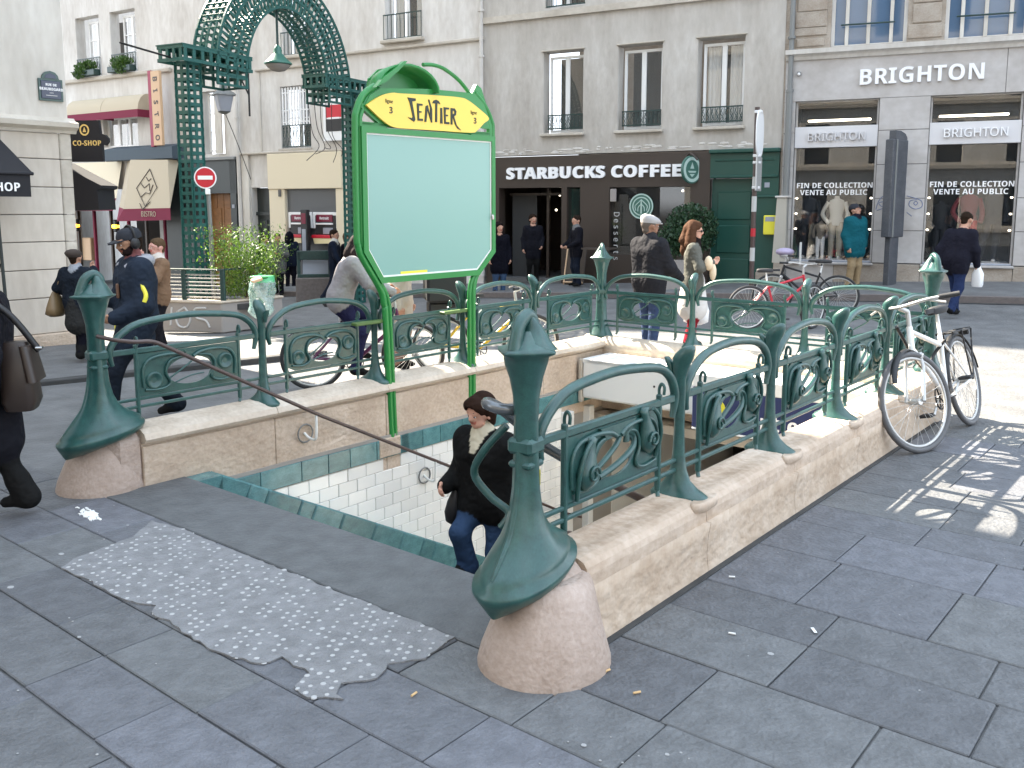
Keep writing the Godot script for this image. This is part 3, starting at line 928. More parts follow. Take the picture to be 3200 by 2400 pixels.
func corner_post_mesh(front: bool) -> ArrayMesh:
	var m := MB.new()
	if front:
		m.loft([[0.262, 0.02, 0.03, 0, 0.215, -0.1, 2.0], [0.282, 0.06, 0.085, 0, 0.17, -0.1, 1.8], [0.318, 0.115, 0.18, 0, 0.085, -0.15, 1.8], [0.352, 0.158, 0.262, 0, 0.01, -0.18, 1.9], [0.372, 0.172, 0.282, 0, 0.0, -0.18, 2.0], [0.40, 0.185, 0.295, 0, 0.0, -0.18, 2.1], [0.418, 0.184, 0.292, 0, 0.0, -0.18, 2.1], [0.43, 0.166, 0.272, 0, 0.0, -0.18, 1.8], [0.452, 0.168, 0.27, 0, 0.0, -0.18, 1.75], [0.475, 0.158, 0.24, 0, 0.0, -0.17, 1.7], [0.51, 0.136, 0.195, 0, 0, -0.15, 1.7, 0.03], [0.55, 0.11, 0.15, 0, 0, -0.12, 1.8, 0.05], [0.6, 0.088, 0.114, 0, 0, -0.08, 1.9, 0.07], [0.67, 0.07, 0.084, 0, 0, -0.05, 2, 0.1], [0.76, 0.06, 0.066, 0, 0, -0.02, 2, 0.12], [0.92, 0.054, 0.055, 0, 0, 0, 2, 0.12]], 36)
		m.tube(curve([Vector3(0.0, 0.95, 0.05), Vector3(0.0, 0.75, 0.067), Vector3(0, 0.6, 0.108), Vector3(0, 0.51, 0.172), Vector3(0, 0.42, 0.25)], 5), [0.012, 0.012, 0.013, 0.013, 0.014, 0.014, 0.014, 0.014, 0.015, 0.015, 0.015, 0.015, 0.015, 0.015, 0.014, 0.014, 0.013, 0.012, 0.011, 0.009, 0.006], 8)     # raised rib down the front
	else:
		m.loft([[0.34, 0.13, 0.13], [0.40, 0.15, 0.15, 0, 0, 0, 1.7], [0.44, 0.13, 0.13, 0, 0, 0, 1.8], [0.5, 0.09, 0.09, 0, 0, 0, 2, 0.08], [0.6, 0.066, 0.066, 0, 0, 0, 2, 0.1], [0.75, 0.058, 0.058, 0, 0, 0, 2, 0.1], [0.92, 0.057, 0.057, 0, 0, 0, 2, 0.1]], 24)
	m.loft([[0.92, 0.054, 0.055, 0, 0, 0, 2, 0.12], [1.06, 0.052, 0.052, 0, 0, 0, 2.2, 0.1], [1.16, 0.055, 0.056, 0, 0, 0, 2.4, 0.05], [1.24, 0.068, 0.072, 0, 0, 0, 2.4, 0.03], [1.3, 0.088, 0.09, 0, 0, 0, 2.2], [1.335, 0.105, 0.105, 0, 0, 0, 1.6], [1.352, 0.145, 0.15, 0, 0, 0, 1.15], [1.362, 0.148, 0.155, 0, 0, 0, 1.1], [1.372, 0.105, 0.11, 0, 0, 0, 1.4], [1.392, 0.065, 0.075], [1.42, 0.045, 0.05], [1.44, 0.03, 0.03]], 28)
	# the hood and hook on the cap
	m.loft([[1.362, 0.12, 0.1, 0, -0.03], [1.4, 0.085, 0.075, 0, -0.035], [1.45, 0.055, 0.045, 0, -0.035], [1.49, 0.03, 0.025, 0, -0.025], [1.51, 0.01, 0.01, 0, -0.015]], 20)
	m.tube(curve([Vector3(0.0, 1.365, 0.085), Vector3(0.0, 1.41, 0.075), Vector3(0.0, 1.475, 0.045), Vector3(0, 1.505, -0.01), Vector3(0, 1.475, -0.05), Vector3(0, 1.42, -0.06), Vector3(0, 1.37, -0.09)], 5), [0.03, 0.029, 0.028, 0.027, 0.026, 0.026, 0.026, 0.026, 0.026, 0.026, 0.026, 0.026, 0.026, 0.025, 0.025, 0.025, 0.024, 0.024, 0.024, 0.024, 0.024, 0.023, 0.023, 0.023, 0.023, 0.023, 0.023, 0.023, 0.024, 0.026, 0.028], 12, Transform3D(), 1.25)
	m.ball(Vector3(0, 1.4, -0.02), Vector3(0.022, 0.04, 0.03), 10)
	# bracket sockets for the rails
	m.cbox(Vector3(0, 0.95, 0), Vector3(0.125, 0.07, 0.125), 0.015)
	m.cbox(Vector3(0, 0.87, 0), Vector3(0.115, 0.03, 0.115), 0.01)
	return m.done()

func relief(m: MB, cen: Vector3, sx: float, sy: float, mirror: float, z: float) -> void:      # a flower bud with curling stem on the panel
	m.loft([[-0.09, 0.012, 0.012], [-0.06, 0.05, 0.035], [-0.015, 0.07, 0.045], [0.04, 0.055, 0.036], [0.09, 0.034, 0.026], [0.13, 0.028, 0.02], [0.155, 0.04, 0.022], [0.165, 0.018, 0.012]], 14, at(cen, 0, 0, -14.0 * mirror))
	var spiral := []
	for i in 16:
		var a := i * 0.5
		var rr := 0.045 * (1.0 - i / 19.0)
		spiral.append(cen + Vector3(mirror * rr * cos(a), -0.01 + rr * sin(a), z * 0.045))
	m.tube(spiral, 0.008, 6)
	m.tube(curve([cen + Vector3(-0.08 * mirror, -0.12, 0.0), cen + Vector3(-0.095 * mirror, 0.0, z * 0.025), cen + Vector3(-0.06 * mirror, 0.1, z * 0.03), cen + Vector3(-0.005 * mirror, 0.15, z * 0.03)], 5), 0.011, 8)

func make_bay(par: Node3D, a: float, b: float, xf: Transform3D, ornate: bool, arch_out: float) -> void:    # along -z from a to b, outside towards +x
	var l := b - a
	var m := MB.new()
	# the bowed top bar ends in hanging tongues beside the posts
	var p := [Vector3(0, 0.86, -(a + 0.075)), Vector3(0, 0.93, -(a + 0.058)), Vector3(0, 1.0, -(a + 0.075)), Vector3(0, 1.075, -(a + 0.15)), Vector3(0, 1.14, -(a + 0.29)), Vector3(0, 1.168, -(a + l * 0.45)), Vector3(0, 1.162, -(a + l * 0.62)), Vector3(0, 1.13, -(b - 0.24)), Vector3(0, 1.07, -(b - 0.12)), Vector3(0, 0.99, -(b - 0.065)), Vector3(0, 0.92, -(b - 0.06)), Vector3(0, 0.84, -(b - 0.08))]
	var cp := curve(p, 4)
	var rad := []
	for i in cp.size():
		var e := minf(float(i), float(cp.size() - 1 - i))
		rad.append(0.016 + 0.009 * smoothstep(0.0, 6.0, e))
	m.tube(cp, rad, 10)
	part("arched_rail", m.done(), M.iron_green, par, xf)
	m = MB.new()
	m.cbox(Vector3(0, 0.945, -(a + b) * 0.5), Vector3(0.028, 0.04, l - 0.09), 0.006)
	part("top_rail", m.done(), M.iron_green, par, xf)
	for y in [0.598, 0.542]:
		part("lower_rail", MB.new().cbox(Vector3(0, y, -(a + b) * 0.5), Vector3(0.022, 0.022, l - 0.08), 0.005).done(), M.iron_green, par, xf)
	var s0 := a + l * 0.19
	var s1 := a + l * 0.83
	for s in [s0, s1]:
		m = MB.new()
		m.cbox(Vector3(0, 0.73, -s), Vector3(0.03, 0.52, 0.026), 0.006)
		m.tube(curve([Vector3(0, 0.99, -s), Vector3(0, 1.02, -s), Vector3(0.012, 1.045, -s), Vector3(0.03, 1.03, -s), Vector3(0.028, 0.99, -s)], 4), 0.009, 6)
		m.tube([Vector3(0, 0.47, -s), Vector3(0.012, 0.445, -s + 0.012)], 0.012, 6)
		part("panel_bar", m.done(), M.iron_green, par, xf)
	# the panel with its oval opening
	var w := (s1 - s0) * 0.5 - 0.012
	var hh := 0.154
	var to := xf * Transform3D(Basis(Vector3.UP, PI / 2), Vector3(0, 0.767, -(s0 + s1) * 0.5))
	var outer := PackedVector2Array()
	var inner := PackedVector2Array()
	for i in 40:
		var t := TAU * i / 40
		var dv := Vector2(cos(t), sin(t))
		var f := minf(w / maxf(absf(dv.x), 0.0001), hh / maxf(absf(dv.y), 0.0001))
		outer.append(dv * f)
		var rx := w * (0.42 if ornate else 0.47)
		var ry := hh * (0.66 if ornate else 0.66)
		inner.append(Vector2(dv.x * rx, dv.y * ry - 0.012))
	for i in 40:      # snap the corners
		for cx in [Vector2(w, hh), Vector2(-w, hh), Vector2(w, -hh), Vector2(-w, -hh)]:
			if outer[i].distance_to(cx) < 0.03:
				outer[i] = cx
	m = MB.new()
	m.ringplate(outer, inner, -0.007, 0.007)
	var pn := part("panel", m.done(), M.iron_green, par, to)
	m = MB.new()
	for side in [-1.0, 1.0]:
		for f in [-1.0, 1.0]:          # cast relief on both faces: buds at the ends and swirling stems round the opening
			var z: float = f * 0.012
			if ornate and f > 0:
				relief(m, Vector3(side * w * 0.66, -0.03 if side < 0 else 0.03, z + 0.01), 1, 1, -side, f)
			else:
				m.loft([[0.0, 0.066, 0.066], [f * 0.02, 0.062, 0.062], [f * 0.024, 0.05, 0.05], [f * 0.008, 0.034, 0.034], [f * 0.006, 0.004, 0.004]], 16, Transform3D(Basis(Vector3.RIGHT, PI / 2), Vector3(side * w * 0.72, -0.05 if side < 0 else 0.02, 0)))
			m.tube(curve([Vector3(side * w * 0.92, -0.09, z), Vector3(side * w * 0.93, 0.03, z), Vector3(side * w * 0.8, 0.105, z), Vector3(side * w * 0.5, 0.128, z * 1.5), Vector3(side * w * 0.2, 0.118, z * 1.8), Vector3(side * w * 0.05, 0.09, z * 1.8)], 5), 0.013, 8)
			m.tube(curve([Vector3(side * w * 0.9, -0.11, z), Vector3(side * w * 0.6, -0.12, z * 1.2), Vector3(side * w * 0.42, -0.085, z * 1.4), Vector3(side * w * 0.5, 0.0, z * 1.3), Vector3(side * w * 0.4, 0.08, z * 1.3), Vector3(side * w * 0.12, 0.1, z)], 5), 0.01, 8)
	m.tube(curve([Vector3(-w * 0.45, -0.06, 0), Vector3(-w * 0.2, 0.0, 0.012), Vector3(w * 0.02, 0.055, 0.012), Vector3(w * 0.1, 0.1, 0)], 5), 0.014 if ornate else 0.007, 8)
	if ornate:
		m.tube(curve([Vector3(-w * 0.36, -0.09, 0.006), Vector3(0, -0.05, 0.02), Vector3(w * 0.36, 0.0, 0.012), Vector3(w * 0.4, 0.06, 0.0), Vector3(w * 0.2, 0.1, 0.01)], 5), 0.016, 8)
		m.loft([[0.0, 0.024, 0.014], [0.05, 0.012, 0.012]], 10, at(Vector3(w * 0.18, 0.045, 0.02)))
		m.prism(v2([-0.16, 0.15, 0.16, 0.15, 0.11, 0.09, 0.04, 0.075, -0.03, 0.095, -0.1, 0.085]), 0.0, 0.024)
	else:
		m.tube(curve([Vector3(-w * 0.3, -0.09, 0), Vector3(0, -0.055, 0.006), Vector3(w * 0.28, -0.05, 0)], 5), 0.006, 6)
		m.prism(v2([-0.05, 0.14, 0.05, 0.14, 0.02, 0.06, -0.015, 0.085]), -0.014, 0.014)
	var rl := part("cast_flowers", m.done(), M.iron_green, pn)

func make_railings() -> void:
	var posts := post_mesh()
	var labels := ["green cast iron railing with flower panels on the right of the stairs", "green cast iron railing with oval panels along the left of the stairs"]
	for k in 2:
		var r := thing("iron_railing", labels[k], "railing", EB, "cast iron railings round the metro stairs")
		for i in 5:
			if i < 4:
				part("post", posts, M.iron_green, r, at(Vector3(0.0 if k == 0 else -WID, 0, -POSTS[i + 1]), 0.0 if k == 0 else 180.0))
			var x := 0.0 if k == 0 else -WID
			make_bay(r, POSTS[i] + (0.03 if i == 0 else 0.0), POSTS[i + 1], at(Vector3(x, 0, 0)), k == 0, 0.0)
	var b := thing("iron_railing", "green cast iron railing with oval panels across the back of the stairs", "railing", EB, "cast iron railings round the metro stairs")
	var xs := [-WID, -2.52, -1.22, 0.0]
	for i in 3:
		if i < 2:
			part("post", posts, M.iron_green, b, at(Vector3(xs[i + 1], 0, -LEN), 90.0))
		make_bay(b, xs[i], xs[i + 1], Transform3D(Basis(Vector3.UP, -PI / 2), Vector3(0, 0, -LEN)), false, 0.0)
	var fm := corner_post_mesh(true)
	var bm := corner_post_mesh(false)
	tag(part("corner_post", fm, M.iron_green, self, ent(0, 0, 0, 4.0)), "large green cast iron post on the right front plinth", "post", "corner posts of the metro railing")
	tag(part("corner_post", fm, M.iron_green, self, ent(-WID, 0, 0, -8.0)), "large green cast iron post on the left front plinth", "post", "corner posts of the metro railing")
	tag(part("corner_post", bm, M.iron_green, self, ent(-WID, 0, LEN, 45.0)), "green cast iron post at the back corner beyond the map sign", "post", "corner posts of the metro railing")
	tag(part("corner_post", bm, M.iron_green, self, ent(0, 0, LEN, 45.0)), "green cast iron post at the back corner behind the white bicycle", "post", "corner posts of the metro railing")
	tag(part("price_tag", cb(Vector3(), Vector3(0.09, 0.08, 0.004), 0.001), M.post_yellow, self, ent(-0.36, 0.62, 0.5, 40)), "small yellow green card beside the woman on the stairs", "card")

# ---------------------------------------------------------------- map sign
func make_map_sign() -> void:
	var xf := EB * Transform3D(Basis(Vector3.UP, PI / 2), Vector3(-3.62, 0, 0))     # local x along the long side, z towards the stairs
	var sg := thing("map_sign", "tall green metro map stand with blank pale board and yellow name plate", "sign", xf)
	var path_l := [2.608, -0.22, 2.56, 0.95, 2.545, 1.1, 2.5, 1.24, 2.3, 1.52, 2.255, 1.63, 2.245, 1.75, 2.25, 2.6, 2.27, 2.76, 2.35, 2.9, 2.48, 2.985]
	var path_r := [3.724, -0.2, 3.728, 0.9, 3.735, 1.15, 3.79, 1.3, 3.95, 1.44, 4.01, 1.52, 4.025, 1.62, 4.03, 2.62, 4.01, 2.8, 3.9, 2.95, 3.76, 3.05]
	for k in 2:
		var src: Array = path_l if k == 0 else path_r
		var sd := 1.0 if k == 0 else -1.0
		var m := MB.new()
		for e in [[0.0, 0.03], [0.05, 0.022]]:        # a double stem
			var pts := []
			for i in range(0, src.size(), 2):
				pts.append(Vector3(src[i] + sd * e[0], src[i + 1] - e[0] * (0.3 if i > 4 else 0.0), 0))
			m.tube(curve(pts, 5), e[1], 10, Transform3D(), 1.0)
		part("stem", m.done(), M.sign_green, sg)
	# board with cut lower corners
	var inner := v2([2.345, 2.585, 3.985, 2.6, 3.985, 1.535, 3.77, 1.345, 2.51, 1.345, 2.345, 1.59])
	var outer := v2([2.29, 2.635, 4.035, 2.65, 4.035, 1.51, 3.79, 1.292, 2.49, 1.292, 2.29, 1.57])
	part("board_frame", MB.new().ringplate(outer, inner, -0.04, 0.04).done(), M.sign_green, sg)
	part("board", MB.new().prism(inner, -0.02, 0.022).done(), M.map_pane, sg)
	part("white_edge", MB.new().ringplate(inner, v2([2.36, 2.572, 3.97, 2.587, 3.97, 1.54, 3.764, 1.36, 2.518, 1.36, 2.36, 1.595]), 0.023, 0.027).done(), M.canopy_white, sg)
	part("lock", cb(Vector3(3.985, 1.86, 0.045), Vector3(0.03, 0.05, 0.02)), M.steel, sg)
	part("lower_sticker", bx(Vector3(2.9, 1.372, 0.0235), Vector3(0.34, 0.022, 0.002)), M.post_yellow, sg)
	# head plate that holds the yellow name plate
	var head_out := v2([2.28, 2.63, 2.3, 2.8, 2.4, 2.92, 2.52, 2.985, 2.75, 3.0, 3.1, 3.03, 3.5, 3.045, 3.75, 3.05, 3.92, 2.95, 4.02, 2.8, 4.03, 2.65])
	part("head_plate", MB.new().prism(v2([2.34, 2.81, 2.4, 2.9, 2.52, 2.97, 2.75, 2.99, 3.1, 3.02, 3.5, 3.035, 3.74, 3.04, 3.88, 2.95, 3.95, 2.83, 3.7, 2.9, 3.2, 2.92, 2.6, 2.9]), -0.03, 0.03).done(), M.sign_green, sg)
	part("left_gusset", MB.new().prism(v2([2.3, 2.63, 2.6, 2.63, 2.6, 2.68, 2.54, 2.7, 2.32, 2.83, 2.29, 2.8, 2.5, 2.675, 2.33, 2.675]), -0.02, 0.02).done(), M.sign_green, sg)
	part("right_gusset", MB.new().prism(v2([3.7, 2.64, 4.03, 2.65, 4.01, 2.83, 3.97, 2.84, 3.78, 2.73, 3.97, 2.72, 3.98, 2.69, 3.7, 2.67]), -0.02, 0.02).done(), M.sign_green, sg)
	part("cross_bar", MB.new().cbox(Vector3(3.16, 2.645, -0.01), Vector3(1.7, 0.03, 0.06), 0.005, at(Vector3(0, 0, 0), 0, 0, 0.4)).done(), M.sign_green, sg)
	var yl := [2.34, 2.81, 2.5, 2.9, 2.64, 2.94, 2.75, 2.945, 3.15, 2.968, 3.5, 2.98, 3.62, 2.965, 3.78, 2.9, 3.925, 2.82, 3.85, 2.765, 3.75, 2.69, 3.66, 2.665, 3.2, 2.655, 2.72, 2.645, 2.62, 2.655, 2.5, 2.71]
	var yc := []
	for i in range(0, yl.size(), 2): yc.append(Vector3(yl[i], yl[i + 1], 0))
	var ys := PackedVector2Array()
	var half := curve(yc.slice(0, 13), 4)
	half.append_array(curve(yc.slice(13) + [yc[0]], 4))
	half.pop_back()
	for q in half: ys.append(Vector2(q.x, q.y))
	var yp := part("name_plate", MB.new().prism(ys, 0.03, 0.05).done(), M.sign_yellow, sg)
	letters_art(yp)
	# hooded lamp cover
	var rs := []
	for i in 13:
		var t := PI * i / 12.0
		var ring := []
		for e in [[0.37, 0.185, 0.09], [0.36, 0.175, -0.03], [0.33, 0.15, -0.13], [0.25, 0.1, -0.19], [0.22, 0.08, -0.18], [0.3, 0.13, -0.12], [0.335, 0.155, -0.03], [0.345, 0.165, 0.085]]:
			ring.append(Vector3(2.83 - e[0] * cos(t), 2.985 + e[1] * sin(t) * 1.18, e[2]))
		rs.append(ring)
	part("lamp_hood", MB.new().rings(rs).done(), M.sign_green, sg)
	part("hood_back", MB.new().prism(v2([2.48, 2.9, 3.18, 2.92, 3.16, 3.06, 3.08, 3.14, 2.98, 3.185, 2.8, 3.19, 2.62, 3.15, 2.51, 3.06]), -0.12, -0.1).done(), M.sign_green, sg)
	part("left_horn", MB.new().prism(v2([2.44, 2.98, 2.52, 3.02, 2.66, 3.12, 2.77, 3.215, 2.74, 3.215, 2.64, 3.15, 2.5, 3.06, 2.4, 2.96]), 0.06, 0.11).done(), M.sign_green, sg)
	part("curved_arm", MB.new().tube(curve([Vector3(2.99, 3.215, 0.08), Vector3(3.13, 3.23, 0.07), Vector3(3.3, 3.215, 0.05), Vector3(3.53, 3.14, 0.02), Vector3(3.72, 3.02, 0)], 6), 0.018, 8).done(), M.sign_green, sg)
	part("right_spur", MB.new().prism(v2([3.7, 3.02, 3.78, 3.13, 3.85, 3.1, 3.95, 2.9, 3.88, 2.9]), -0.02, 0.02).done(), M.sign_green, sg)
	for e in [[2.22, 2.6], [3.33, 3.74]]:
		part("clamp", MB.new().cbox(Vector3((e[0] + e[1]) * 0.5, 0.948, -0.04), Vector3(e[1] - e[0], 0.03, 0.07), 0.006).done(), M.clamp_green, sg)

func letters_art(yp: Node3D) -> void:                      # the name in hand drawn capitals
	var z0 := 0.049
	var z1 := 0.056
	var sh := [
		[0.0, 0.06, 0.1, 0.19, 0.02, 0.195, 0.035, 0.2, 0.105, 0.2, 0.105, 0.18, 0.055, 0.155, 0.095, 0.01, 0.07, 0.0, 0.05, 0.01, 0.0, 0.025, 0.055, 0.03],
	]
	var strokes := {
		"s": [[0.0, 0.205, 0.1, 0.205, 0.1, 0.185, 0.055, 0.175, 0.092, 0.02, 0.075, 0.0, 0.0, 0.035, 0.055, 0.03, 0.062, 0.045, 0.025, 0.165]],
		"e": [[0.0, 0.15, 0.07, 0.15, 0.07, 0.135, 0.026, 0.132, 0.024, 0.085, 0.055, 0.085, 0.055, 0.072, 0.024, 0.07, 0.026, 0.018, 0.072, 0.02, 0.072, 0.0, 0.006, 0.0]],
		"n": [[0.0, 0.0, 0.018, 0.14, 0.045, 0.15, 0.07, 0.06, 0.075, 0.13, 0.05, 0.2, 0.065, 0.2, 0.1, 0.12, 0.098, 0.0, 0.085, 0.0, 0.04, 0.11, 0.022, 0.0]],
		"t": [[0.0, 0.165, 0.02, 0.19, 0.05, 0.2, 0.085, 0.19, 0.105, 0.165, 0.065, 0.17, 0.06, 0.0, 0.035, 0.0, 0.042, 0.165]],
		"i": [[0.004, 0.14, 0.026, 0.14, 0.03, 0.0, 0.0, 0.0]],
		"r": [[0.0, 0.15, 0.055, 0.15, 0.078, 0.125, 0.07, 0.09, 0.045, 0.078, 0.08, 0.0, 0.14, -0.045, 0.09, -0.03, 0.055, 0.01, 0.03, 0.065, 0.03, 0.095, 0.05, 0.105, 0.052, 0.125, 0.026, 0.13, 0.022, 0.0, 0.0, 0.0]]}
	var x := 2.82
	for ch in [["s", 0.108, -0.01], ["e", 0.085, 0.005], ["n", 0.095, 0.0], ["t", 0.095, 0.008], ["i", 0.04, 0.0], ["e", 0.085, 0.0], ["r", 0.1, 0.0]]:
		for q in strokes[ch[0]]:
			part("letter", MB.new().prism(v2(q), z0, z1, at(Vector3(x, 2.722 + ch[2], 0))).done(), M.ink, yp)
		x += ch[1] + 0.008
	for e in [[2.6, 2.83], [3.7, 2.82]]:
		part("small_lettering", text_mesh("ligne", 0.03, 0.004, false), M.ink, yp, at(Vector3(e[0], e[1] + 0.035, 0.0515)))
		part("small_lettering", text_mesh("3", 0.055, 0.004), M.ink, yp, at(Vector3(e[0] + 0.02, e[1] - 0.04, 0.0515)))
# ---------------------------------------------------------------- buildings
func facade(x: float, d: float, right_angle: float) -> Transform3D:     # x runs to the right as seen from the street, z comes out of the wall
	return at(Vector3(x, 0, -d), 90.0 - right_angle)

func holed_wall(m: MB, x0: float, x1: float, y0: float, y1: float, holes: Array, zb: float, zf: float) -> void:
	var ys := [y0, y1]
	for h in holes:
		for y in [h[2], h[3]]:
			if y > y0 and y < y1 and not ys.has(y): ys.append(y)
	ys.sort()
	for i in ys.size() - 1:
		var yc: float = (ys[i] + ys[i + 1]) * 0.5
		var cuts := []
		for h in holes:
			if h[2] < yc and h[3] > yc: cuts.append([h[0], h[1]])
		cuts.sort_custom(func(a, b): return a[0] < b[0])
		var x := x0
		for q in cuts:
			if q[0] > x: m.box(Vector3((x + q[0]) * 0.5, yc, (zb + zf) * 0.5), Vector3(q[0] - x, ys[i + 1] - ys[i], zf - zb))
			x = maxf(x, q[1])
		if x < x1: m.box(Vector3((x + x1) * 0.5, yc, (zb + zf) * 0.5), Vector3(x1 - x, ys[i + 1] - ys[i], zf - zb))

func casement(par: Node3D, x0: float, x1: float, y0: float, y1: float, z: float, leaves: int, bars: int, curtain: float, room: Material) -> void:   # a window: frame > panes, mullions, curtain
	var m := MB.new()
	var f := 0.06
	var n := 4
	var o := PackedVector2Array([Vector2(x0, y0), Vector2(x1, y0), Vector2(x1, y1), Vector2(x0, y1)])
	var i_ := PackedVector2Array([Vector2(x0 + f, y0 + f), Vector2(x1 - f, y0 + f), Vector2(x1 - f, y1 - f), Vector2(x0 + f, y1 - f)])
	m.ringplate(o, i_, z - 0.05, z)
	var w := part("window", m.done(), M.frame_white, par)
	for k in leaves:
		var a := lerpf(x0 + f, x1 - f, float(k) / leaves)
		var b := lerpf(x0 + f, x1 - f, float(k + 1) / leaves)
		part("pane", bx(Vector3((a + b) * 0.5, (y0 + y1) * 0.5, z - 0.03), Vector3(b - a - 0.005, y1 - y0 - 2 * f, 0.006)), M.glass, w)
		if k > 0:
			part("mullion", cb(Vector3(a, (y0 + y1) * 0.5, z - 0.015), Vector3(0.11, y1 - y0 - 2 * f, 0.05), 0.008), M.frame_white, w)
		for e in bars:
			part("glazing_bar", bx(Vector3((a + b) * 0.5, lerpf(y0 + f, y1 - f, float(e + 1) / (bars + 1)), z - 0.02), Vector3(b - a, 0.03, 0.03)), M.frame_white, w)
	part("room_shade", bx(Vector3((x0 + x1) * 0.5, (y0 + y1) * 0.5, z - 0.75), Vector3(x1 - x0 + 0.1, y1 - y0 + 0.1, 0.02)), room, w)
	if curtain > 0.0:
		var cm := MB.new()
		cm.smooth()
		for side in [0, 1]:
			var a := lerpf(x0 + f, x1 - f, 0.0 if side == 0 else 1.0 - curtain * 0.5)
			var b := a + (x1 - x0 - 2 * f) * curtain * 0.5
			var steps := 16
			for q in steps:
				var u := lerpf(a, b, float(q) / steps)
				var v := lerpf(a, b, float(q + 1) / steps)
				var zu := z - 0.14 + 0.018 * sin(u * 70.0)
				var zv := z - 0.14 + 0.018 * sin(v * 70.0)
				cm.quad(Vector3(u, y1 - f, zu), Vector3(v, y1 - f, zv), Vector3(v, y0 + f, zv), Vector3(u, y0 + f, zu))
		part("curtain", cm.done(), M.curtain, w)

func grille(par: Node3D, x0: float, x1: float, y0: float, y1: float, z: float, pitch: float, curls: bool) -> void:
	var m := MB.new()
	for y in [y0 + 0.02, y1]:
		m.box(Vector3((x0 + x1) * 0.5, y, z), Vector3(x1 - x0, 0.03, 0.03))
	var n := int((x1 - x0) / pitch)
	for i in n + 1:
		var x := lerpf(x0 + 0.01, x1 - 0.01, float(i) / n)
		m.box(Vector3(x, (y0 + y1) * 0.5, z), Vector3(0.014, y1 - y0, 0.014))
	if curls:
		for i in n:
			var x := lerpf(x0, x1, (i + 0.5) / n)
			var pts := []
			for k in 9:
				pts.append(Vector3(x + pitch * 0.35 * sin(k * 0.9) * (1.0 - k / 14.0), lerpf(y0 + 0.03, y1 - 0.03, k / 8.0), z + 0.012))
			m.tube(pts, 0.009, 5)
			m.tube([Vector3(x - pitch * 0.3, y0 + 0.05, z), Vector3(x + pitch * 0.3, (y0 + y1) * 0.5, z), Vector3(x - pitch * 0.3, y1 - 0.05, z)], 0.007, 5)
	part("window_railing", m.done(), M.iron_dark, par)

func gold_logo(par: Node3D, z: float, r: float, m: Material) -> void:
	part("ring", MB.new().ringplate(ellipse(Vector2(), Vector2(r, r), 28), ellipse(Vector2(), Vector2(r * 0.72, r * 0.72), 28), z, z + 0.01).done(), m, par)

func make_buildings() -> void:
	fashion_shop()
	coffee_house()
	bank_house()
	bistro_house()
	corner_house()
	var op := thing("opposite_building", "cream house front across the street behind the viewer, mirrored in the shop glass", "building", facade(0.0, -15.0, -62.0))
	var om := MB.new()
	var oh := []
	for i in 12:
		for f in 5:
			oh.append([-20.0 + 3.4 * i, -18.7 + 3.4 * i, 1.0 + 3.4 * f, 3.2 + 3.4 * f])
	holed_wall(om, -24.0, 24.0, -1.0, 17.5, oh, -0.4, 0.0)
	part("wall", om.done(), M.stucco_cream, op)
	part("dark_rooms", bx(Vector3(0, 8.0, -0.7), Vector3(48.0, 18.0, 0.1)), M.room_dark, op)
	om = MB.new()
	for f in 5:
		om.box(Vector3(0, 0.75 + 3.4 * f, 0.1), Vector3(48.0, 0.2, 0.25))
	part("string_courses", om.done(), M.trim_stone, op)
	# the far house that goes on along the side street
	var ex := thing("side_street_house", "tall pale house further along the side street beyond the bistro", "building", facade(-16.23, 32.87, 104.0))
	part("wall", bx(Vector3(-6.0, 11.0, -4.2), Vector3(12.0, 26.0, 8.0)), M.stucco_white, ex)
	part("roof", MB.new().prism(v2([0, 0, 8, 0, 6.5, 2.5, 1.5, 2.5]), -12.0, 0.0, Transform3D(Basis(Vector3.UP, PI / 2), Vector3(0, 24.0, -0.2))).done(), M.zinc, ex)

